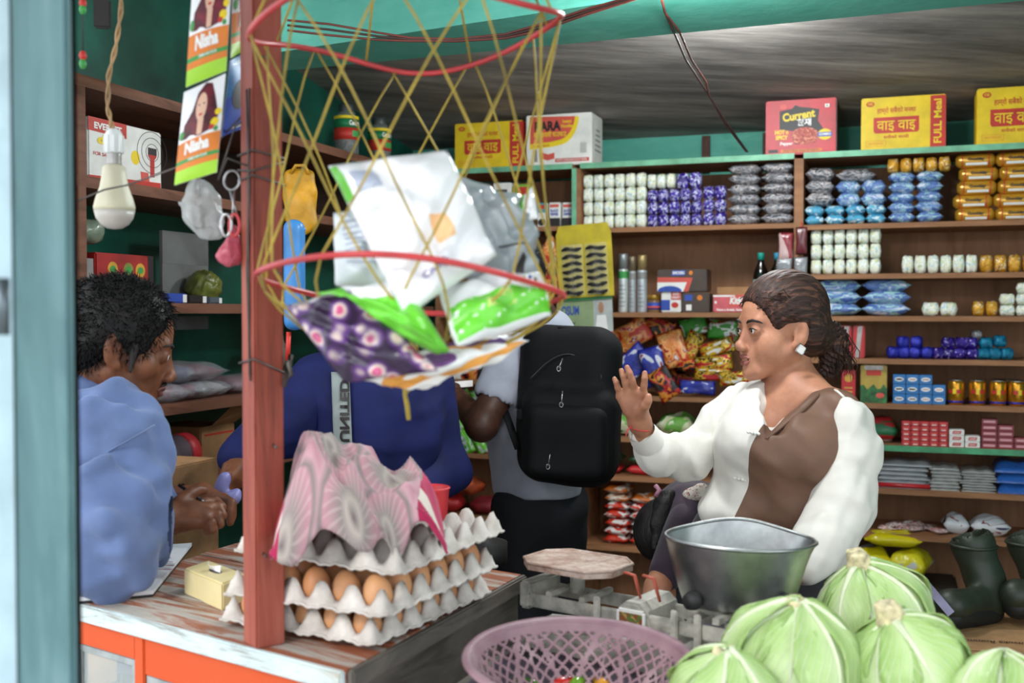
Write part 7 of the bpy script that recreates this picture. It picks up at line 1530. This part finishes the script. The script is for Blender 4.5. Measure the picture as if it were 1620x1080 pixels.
# ------------------------------------------------------------------ man leaning on the counter
def leaning_man():
    t = thing('person', 'man in blue shirt leaning on the counter at left', 'person', Vector((-.95, 2.1, 0)), world=True)
    hc = P(190, 546, 2.12); M = frame((.90, .34, -.26)); s = 1.06; sk = skin('brown_skin', '5f3a29', '79492f', '8a573b')
    hp, hcuts = head_prims(1.1, 1.1); pr = [tf(f, M, hc, s) for f in hp]; cu = [tf(f, M, hc, s) for f in hcuts]
    neck0 = np.array(hc + M @ Vector((0, -.03, -.06))); nb = np.array(P(146, 640, 2.14))
    rsh, lsh = np.array(P(178, 688, 2.02)), np.array(P(120, 670, 2.4))
    pr += [wk(cone(neck0, nb, .055, .06), .03), wk(cone(nb, nb + np.array((0, 0, -.08)), .06, .06), .03)]
    head = sdf_mesh(pr, .0032, k=.014, cut=cu, ck=.003)
    q_ = lambda x, y, d: np.array(P(x, y, d))
    el, wr = q_(170, 880, 1.93), q_(255, 823, 2.06)
    kn = [q_(322, 798, 2.15), q_(330, 805, 2.12), q_(330, 815, 2.09), q_(322, 824, 2.07)]
    fin = [([kn[0], q_(341, 793, 2.17), q_(350, 802, 2.16), q_(345, 812, 2.15)], [.0115, .0105, .0098, .0085]), ([kn[1], q_(345, 802, 2.13), q_(351, 815, 2.12), q_(343, 822, 2.115)], [.0115, .0105, .0098, .0085]),
           ([kn[2], q_(344, 815, 2.09), q_(347, 828, 2.085), q_(337, 832, 2.085)], [.0112, .0102, .0095, .008]), ([kn[3], q_(334, 827, 2.06), q_(337, 837, 2.06), q_(327, 840, 2.065)], [.0105, .0095, .0088, .0075]),
           ([q_(285, 795, 2.09), q_(300, 782, 2.11), q_(312, 776, 2.13), q_(322, 776, 2.14)], [.015, .0125, .0108, .009])]
    hz = [wk(cone(wr, k_, .024, .0145), .016) for k_ in kn] + [wk(elp(q_(295, 810, 2.09), (.034, .026, .021)), .015)] + finger_prims(fin) + [wk(cone(wr, el, .026, .042), .02)]
    hand = sdf_mesh(hz, .0026, k=.006); up = sdf_mesh(chain([el, rsh], [.042, .05]), .008, k=.02)
    wl = q_(320, 785, 2.42); hand2 = sdf_mesh([wk(cone(q_(200, 800, 2.45), wl, .04, .026), .02)] + [wk(cone(wl, q_(352, 790 + 6 * k, 2.40), .024, .013), .012) for k in range(4)] + finger_prims([([q_(352, 788 + 7 * k, 2.40), q_(366, 795 + 7 * k, 2.38), q_(364, 808 + 6 * k, 2.37)], [.012, .0105, .009]) for k in range(4)]), .004, k=.008)
    hips = np.array((-1.02, 2.2, .9)); low, shoes = legs(hips, F=(.95, .1, 0))
    obj('body', joinm([head, hand, up, hand2, sdf_mesh(low + [cone(hips, nb + np.array((0, 0, -.1)), .1, .09)], .014, k=.05)]), sk, t)
    face_parts(t, M, hc, plain('brown_lips', '6d3a30', .5, var=.06), s)
    obj('moustache', MB().tube([hc + M @ Vector(p) * s for p in ((-.022, .086, -.054), (-.008, .0935, -.0495), (0, .094, -.048), (.008, .0935, -.0495), (.022, .086, -.054))], [.001, .003, .0028, .003, .001], 6), m_brow, t)
    obj('hair', short_hair(61, 4200, .019), hairmat('black_hair', ('060606', '0f0e0e', '26221f'), (80, 20, 60)), t, hc, rot=M.to_euler(), scale=(s, s, s))
    for sg in (-1, 1): obj('sideburn', place_local(sdf_mesh([cone((sg * .068, .022, .005), (sg * .066, .026, -.04), .009, .003)], .0025, k=.004), M, hc, s), plain('greyish_sideburn', '2a2522', .7, var=.2), t)
    # shirt
    m_sh = plain('blue_shirt_cotton', '5f739f', .8, var=.06, sheen=.2, bump=.15, bs=500)
    f1, f2, f3 = waves(71, 34, .02, 5), waves(72, 90, .006, 5), waves(73, 36, .03, 5, (1.7, 1.7, .4))
    ch = np.array(P(95, 790, 2.2)); body = sdf_mesh([cone(rsh + np.array((-.02, .02, -.01)), lsh, .085, .08), elp(ch, (.17, .2, .2)), cone(ch, hips, .17, .16), wk(cone(nb + np.array((-.02, 0, .03)), nb + np.array((-.05, 0, -.05)), .075, .11), .05)], .0065, k=.06, disp=lambda p: f1(p) + f2(p), cut=[cone(np.array(hc) + np.array((0.03, 0, -.02)), nb + np.array((.02, 0, .02)), .072, .064)])
    obj('shirt', body, m_sh, t)
    sl = sdf_mesh(chain([rsh, rsh * .5 + el * .5, el + np.array((.005, 0, .02)), el * .35 + wr * .65 + np.array((-.005, 0, -.0))], [.088, .088, .078, .046]), .005, k=.04, disp=lambda p: f3(p) + f2(p)); obj('sleeve', sl, m_sh, t)
    obj('sleeve', sdf_mesh(chain([lsh, q_(150, 830, 2.5), q_(270, 800, 2.44)], [.08, .065, .045]), .007, k=.04, disp=f1), m_sh, t)
    # cuff, collar
    c0, c1 = Vector(el * .42 + wr * .58), Vector(el * .22 + wr * .78); obj('cuff', MB().tube([c0, c0.lerp(c1, .5), c1], [.044, .043, .041], 22, cap=False), plain('dark_blue_cuff', '4a5c8e', .8, var=.06), t)
    col = MB(); nbv = Vector(nb)
    def cf(i, j): a = -2.9 + 5.2 * i; r_ = .078 + .022 * j; return tuple(nbv + Vector((.008 + r_ * math.cos(a), r_ * 1.08 * math.sin(a), .062 - .05 * j - .035 * math.cos(a))))
    o = obj('collar', col.grid(cf, 26, 5), m_sh, t); md = o.modifiers.new('thick', 'SOLIDIFY'); md.thickness = .004
    yk = obj('shoulder_seam', MB().tube([P(130, 742, 1.96), P(175, 712, 1.925), P(215, 690, 1.93), P(245, 672, 1.96)], .0018, 6), m_sh, t)
    for k in range(3): obj('sleeve_print', MB().tube([P(222 + 4 * k, 785, 1.935), P(217 + 4 * k, 802, 1.935)], .0014, 5), m_wp, t)
    obj('trousers', sdf_mesh([elp(hips, (.15, .16, .14))] + legs(hips, F=(.95, .1, 0), r=(.1, .075, .06))[0], .013, k=.04), plain('charcoal_trousers', '2c2e36', .8, var=.1), t)
    for sp in shoes: obj('shoe', sdf_mesh(sp, .008, k=.02), m_dk, t)
    obj('thread_bracelet', MB().tube([Vector(wr) + Vector((.0085 + .012 * math.cos(a) , .026 * math.cos(a) * .5 + .01, .027 * math.sin(a))) + Vector((.012 * math.cos(a), -.024 * math.cos(a), 0)) for a in [j * PI / 12 for j in range(24)]], .003, 7, closed=True), m_rp, t)
    return t
leaning_man()
pn_ = thing('ballpoint_pen', 'dark pen held in the leaning man\'s hand', 'pen', P(300, 775, 2.12), world=True); obj('barrel', MB().tube([P(283, 767, 2.13), P(318, 790, 2.12)], .0035, 8), m_dk, pn_); obj('tip', MB().tube([P(318, 790, 2.12), P(324, 794, 2.12)], [.003, .0008], 8), m_chr, pn_)

# ------------------------------------------------------------------ man with the backpack, seen from behind
def backpack_man():
    t = thing('person', 'man in grey t-shirt and dark trousers seen from behind', 'person', Vector((.1, 3.3, 0)), world=True)
    sk = skin('dark_brown_skin', '3a241b', '4d3024', '5c3b2c'); hc = P(812, 432, 3.32); F = Vector((-.55, .8, -.25)); M = frame(F)
    hp, hcuts = head_prims(1.1, 1.1); pr = [tf(f, M, hc) for f in hp]; q_ = lambda x, y, d: np.array(P(x, y, d)); nb = q_(868, 528, 3.32)
    pr += [wk(cone(np.array(hc + M @ Vector((0, -.03, -.06))), nb, .055, .06), .03)]
    el, wr = q_(762, 672, 3.12), q_(726, 632, 3.3); kn = [q_(716, 618 + 6 * k, 3.37) for k in range(4)]
    arm = sdf_mesh([wk(cone(q_(800, 600, 3.2), el, .05, .044), .02), wk(cone(el, wr, .046, .03), .02)] + [wk(cone(wr, k_, .025, .014), .014) for k_ in kn] + finger_prims([([k_, k_ + np.array((-.02, .02, .015)), k_ + np.array((-.03, .035, .005))], [.012, .0105, .009]) for k_ in kn] + [([wr, q_(722, 612, 3.32), q_(712, 606, 3.35)], [.016, .012, .009])]), .004, k=.008)
    lsl = q_(935, 575, 3.4); el2 = q_(945, 690, 3.45); arm2 = sdf_mesh([cone(lsl, el2, .048, .042), cone(el2, q_(915, 660, 3.62), .042, .03), elp(q_(905, 655, 3.66), (.03, .04, .03))], .008, k=.02)
    hips = q_(850, 800, 3.36); low, shoes = legs(hips + np.array((.01, 0, 0)), F=(-.5, .85, 0), sep=.07)
    obj('body', joinm([sdf_mesh(pr, .005, k=.014, cut=[tf(f, M, hc) for f in hcuts]), arm, arm2, sdf_mesh(low, .014, k=.05)]), sk, t); face_parts(t, M, hc, plain('brown_lips', '6d3a30'))
    obj('hair', place_local(short_hair(91, 300), M, hc), hairmat('black_hair_back', ('060606', '0f0e0e', '26221f')), t)
    f1, f2 = waves(101, 28, .008, 5), waves(102, 70, .003, 5); m_ts = plain('grey_tshirt', 'a6a9b6', .85, var=.05, sheen=.2)
    sh = [cone(q_(810, 565, 3.22), q_(925, 560, 3.42), .075, .07), cone(q_(845, 620, 3.32), q_(850, 760, 3.36), .155, .135), elp(q_(850, 640, 3.32), (.175, .14, .16)), wk(cone(nb, nb + np.array((.0, 0, -.03)), .075, .1), .04)]
    obj('t_shirt', sdf_mesh(sh, .0065, k=.05, disp=lambda p: f1(p) + f2(p), cut=[rbox(q_(850, 838, 3.36), (.4, .4, .11), .01)]), m_ts, t)
    obj('sleeve', sdf_mesh(chain([q_(815, 568, 3.22), q_(788, 622, 3.18)], [.078, .07]), .005, k=.03, disp=f2, cut=[cone(q_(780, 640, 3.17), q_(770, 665, 3.15), .06, .06)]), m_ts, t); obj('sleeve', sdf_mesh(chain([q_(925, 562, 3.42), q_(940, 625, 3.42)], [.075, .065]), .007, k=.03), m_ts, t)
    o = obj('collar', MB().tube([Vector(nb) + Vector((.066 * math.cos(a), .066 * math.sin(a), .012 + .012 * math.sin(a))) for a in [k * PI / 14 for k in range(28)]], .008, 8, closed=True), plain('blue_white_collar', '8d97bd', .7, var=.1), t)
    obj('trousers', sdf_mesh([elp(hips + np.array((.01, 0, -.02)), (.128, .12, .13))] + legs(hips + np.array((.01, 0, 0)), F=(-.5, .85, 0), sep=.07, r=(.09, .078, .068))[0], .012, k=.04, disp=waves(103, 40, .006, 4)), plain('dark_navy_trousers', '14151d', .8, var=.1), t)
    for sp in shoes: obj('shoe', sdf_mesh(sp, .008, k=.02), m_dk, t)
    pp = thing('paper_slip', 'white paper held by the man with the backpack', 'paper', P(728, 612, 3.42), world=True); obj('sheet', MB().grid(lambda i, j: tuple(P(712 + 36 * i, 604 + 10 * j - 3 * i, 3.44 + .02 * math.sin(3 * i))), 6, 4), m_wp, pp)
    # backpack
    b = thing('backpack', 'large black backpack with silver zip pulls on the man\'s back', 'backpack', P(895, 760, 3.12), world=True); m_bk = plain('black_nylon', '0b0c0e', .75, var=.12, spec=.2, bump=.15, bs=600)
    back = np.array((.55, -.8, 0)) ; rotz = math.atan2(-.28, 1)
    g1 = waves(111, 26, .007, 4)
    obj('main_body', sdf_mesh([rbox(q_(902, 640, 3.14), (.145, .09, .225), .075, (0, .03, rotz)), rbox(q_(902, 690, 3.06), (.13, .06, .13), .05, (0, .03, rotz))], .006, k=.03, disp=g1), m_bk, b)
    obj('front_pocket', sdf_mesh([rbox(q_(898, 700, 3.0), (.11, .035, .1), .032, (0, .03, rotz))], .006, k=.02, disp=g1), m_bk, b)
    obj('haul_loop', MB().tube([P(880, 535, 3.12), P(885, 520, 3.1), P(905, 520, 3.1), P(915, 540, 3.12)], .007, 8), m_bk, b)
    obj('shoulder_strap', MB().tube([P(838, 560, 3.14), P(838, 535, 3.2), P(850, 522, 3.3), P(852, 540, 3.4)], [.02, .022, .022, .018], 10, flat=.4), m_bk, b)
    obj('shoulder_strap', MB().tube([P(795, 640, 3.16), P(806, 670, 3.12), P(820, 710, 3.1)], [.012, .012, .012], 8, flat=.4), m_bk, b)
    obj('side_buckle', MB().box((0, 0, 0), (.02, .02, .03), bev=.004), m_bk, b, P(823, 655, 3.08))
    for a, c_ in (((890, 567), (884, 583)), ((890, 618), (888, 640)), ((872, 708), (867, 738))):
        obj('zip_pull', MB().tube([P(*a, 2.985), P(*c_, 2.98)], .003, 7, flat=.6), m_chr, b); obj('pull_ring', MB().tube([P(c_[0], c_[1], 2.98) + Vector((.005 * math.cos(k * .6), 0, .007 * math.sin(k * .6))) for k in range(10)], .0012, 5, closed=True), m_chr, b)
    obj('zip_line', MB().tube([P(838 + 5 * k, 600 - 40 * math.sin(PI * k / 24), 3.045) for k in range(25)], .002, 5), m_dk, b)
    write(b, 'RTG', .014, m_gryp, P(944, 596, 3.03), (PI / 2, 0, rotz), bold=.03)
backpack_man()

# ------------------------------------------------------------------ person in the navy jacket behind the net
def jacket_man():
    t = thing('person', 'person in navy jacket behind the egg trays, face hidden by the net bag', 'person', Vector((-.35, 2.85, 0)), world=True)
    sk = skin('brown_skin', '5f3a29', '79492f', '8a573b'); hc = P(600, 478, 2.85); M = frame((-.45, -.85, -.3)); hp, hcuts = head_prims(1.05, 1.05); q_ = lambda x, y, d: np.array(P(x, y, d)); nb = q_(590, 572, 2.9)
    pr = [tf(f, M, hc) for f in hp] + [wk(cone(np.array(hc + M @ Vector((0, -.025, -.06))), nb, .055, .06), .03)]
    wr = q_(382, 728, 2.62); kn = [q_(366 + 4 * k, 752 + 3 * k, 2.55 + .012 * k) for k in range(4)]
    hand = sdf_mesh([wk(cone(q_(420, 705, 2.7), wr, .034, .026), .02)] + [wk(cone(wr, k_, .024, .014), .014) for k_ in kn] + finger_prims([([k_, k_ + np.array((-.012, -.012, -.026)), k_ + np.array((-.004, -.012, -.045))], [.0115, .0102, .0088]) for k_ in kn] + [([wr, q_(360, 738, 2.57), q_(352, 752, 2.55)], [.016, .012, .009])]), .003, k=.006)
    rs, ls = q_(500, 610, 2.84), q_(672, 618, 2.98); hips = q_(580, 850, 2.92); low, shoes = legs(hips, F=(-.3, -.9, 0))
    obj('body', joinm([sdf_mesh(pr, .005, k=.014, cut=[tf(f, M, hc) for f in hcuts]), hand, sdf_mesh(low, .014, k=.05)]), sk, t); face_parts(t, M, hc, plain('brown_lips', '6d3a30')); obj('hair', place_local(short_hair(121, 300), M, hc), hairmat('black_hair_jacket', ('060606', '0f0e0e', '26221f')), t)
    m_j = plain('navy_jacket_cloth', '1a2150', .8, var=.08, spec=.2); f1, f2 = waves(131, 26, .012, 5), waves(132, 70, .004, 4)
    jm = sdf_mesh([cone(rs, ls, .085, .085), cone(q_(585, 660, 2.9), hips, .17, .17), elp(q_(585, 680, 2.88), (.19, .13, .17)), wk(cone(nb, nb + np.array((0, 0, -.05)), .08, .1), .04)], .0065, k=.06, disp=lambda p: f1(p) + f2(p)); sj = snapper(jm); obj('jacket', jm, m_j, t)
    obj('sleeve', sdf_mesh(chain([rs, q_(455, 672, 2.78), q_(402, 710, 2.68), q_(375, 722, 2.63)], [.085, .068, .055, .045]), .006, k=.04, disp=lambda p: f1(p) + f2(p)), m_j, t); obj('sleeve', sdf_mesh(chain([ls, q_(700, 740, 2.95), q_(640, 800, 2.75)], [.085, .065, .05]), .007, k=.04, disp=f1), m_j, t)
    # grey lettered band down the front
    bn = obj('front_band', MB().grid(lambda i, j: tuple(sj(525 + 28 * i + 6 * j, 590 + 125 * j) + Vector((0, -.004, 0))), 8, 14), plain('grey_band_cloth', '8d9694', .8, var=.06), t); md = bn.modifiers.new('thick', 'SOLIDIFY'); md.thickness = .004
    me = txt('UNITED', .04).copy(); xs = [v.co.x for v in me.vertices]; wmesh(me, lambda c: sj(546 + c.y * 20, 600 + (1 - (c.x - min(xs)) / (max(xs) - min(xs))) * 98) + Vector((0, -.012, 0))); me.materials.clear(); me.materials.append(m_dk); obj('lettering', me, None, t)
    obj('trousers', sdf_mesh([elp(hips, (.15, .14, .13))] + legs(hips, F=(-.3, -.9, 0), r=(.1, .08, .065))[0], .013, k=.04), plain('charcoal_trousers', '2c2e36'), t)
    for sp in shoes: obj('shoe', sdf_mesh(sp, .008, k=.02), m_dk, t)
jacket_man()
me = sdf_mesh([elp(P(352, 765, 2.5), (.016, .02, .03), (0, .5, 0)), elp(P(368, 788, 2.5), (.016, .02, .024), (0, .6, 0))], .003, k=.02, disp=waves(9, 90, .003, 3)); obj('purse', me, plain('lilac_leather', '8d8bc4', .35, var=.06), label='shiny lilac purse held beside the post', cat='purse')

# ------------------------------------------------------------------ girl bending down behind the woman
def bending_girl():
    t = thing('person', 'dark haired girl in purple top bending down behind the steel bowl', 'person', Vector((.5, 2.85, 0)), world=True)
    sk = skin('warm_tan_skin', 'a26e56', 'b47d60', 'c18b6e'); hc = P(1062, 850, 2.78); M = frame((-.25, -.35, -.9), (-.9, -.1, .35)); hp, hcuts = head_prims(.9, .9); q_ = lambda x, y, d: np.array(P(x, y, d)); s = .8
    nb = q_(1090, 812, 2.76); hips = np.array((.62, 3.02, .78)); low, shoes = legs(hips, F=(-.6, -.7, 0), r=(.08, .055, .04))
    pr = [tf(f, M, hc, s) for f in hp] + [wk(cone(np.array(hc + M @ Vector((0, -.02, -.06))), nb, .042, .048), .03)]
    obj('body', joinm([sdf_mesh(pr, .0045, k=.014, cut=[tf(f, M, hc, s) for f in hcuts]), sdf_mesh(low, .014, k=.05), sdf_mesh([cone(q_(1075, 840, 2.66), q_(1040, 930, 2.55), .035, .028), cone(q_(1040, 930, 2.55), q_(1020, 985, 2.5), .028, .02), elp(q_(1016, 998, 2.48), (.02, .03, .03))], .007, k=.02)]), sk, t); face_parts(t, M, hc, MATS['rose_lips'], s)
    st1 = lambda p: .0004 * np.sin(np.arctan2(p[..., 0], p[..., 2] + .03) * 50)
    hm = sdf_mesh([elp((0, -.014, .036), (.082, .102, .09)), elp((0, -.05, -.03), (.078, .06, .08))], .0045, k=.03, cut=[elp((0, .11, -.03), (.07, .055, .085))], disp=st1); obj('hair', hm, hairmat('black_long_hair', ('070606', '120e0d', '2b211d')), t, hc, rot=M.to_euler(), scale=(s, s, s))
    obj('hair_strands', sdf_mesh([cone(q_(1048, 800, 2.68), q_(1036, 868, 2.64), .022, .01), cone(q_(1056, 790, 2.7), q_(1040, 830, 2.66), .026, .018)], .004, k=.015, disp=waves(7, 90, .003, 4, (1, 1, .2))), MATS.get('x') or bpy.data.materials['black_long_hair'], t)
    obj('hair_tie', MB().tube([P(1037, 768, 2.66), P(1043, 775, 2.65), P(1037, 785, 2.65)], .006, 8), plain('pink_hair_tie', 'b0788c', .6, var=.1), t)
    f1 = waves(141, 40, .008, 5); obj('purple_top', sdf_mesh([cone(nb, hips, .09, .13), elp(q_(1096, 822, 2.68), (.068, .08, .06))], .007, k=.05, disp=f1), plain('dark_purple_jersey', '2e1a2c', .8, var=.12, sheen=.2), t)
    obj('sleeve', sdf_mesh(chain([q_(1088, 825, 2.66), q_(1055, 905, 2.58)], [.05, .042]), .007, k=.02), MATS['dark_purple_jersey'], t)
    obj('scarf', sdf_mesh(chain([q_(1085, 785, 2.68), q_(1110, 778, 2.64), q_(1128, 795, 2.6)], [.014, .02, .014]), .004, k=.01, disp=waves(6, 120, .004, 4)), patch('patterned_scarf', [(0, 'c9c0b2'), (.52, '8a3a34'), (.58, 'd0c8ba')], 80, .8, k=1), t)
    obj('trousers', sdf_mesh([elp(hips, (.14, .14, .13))] + legs(hips, F=(-.6, -.7, 0), r=(.095, .07, .055))[0], .013, k=.04), plain('charcoal_trousers', '2c2e36'), t)
    for sp in shoes: obj('shoe', sdf_mesh(sp, .008, k=.02), m_dk, t)
bending_girl()
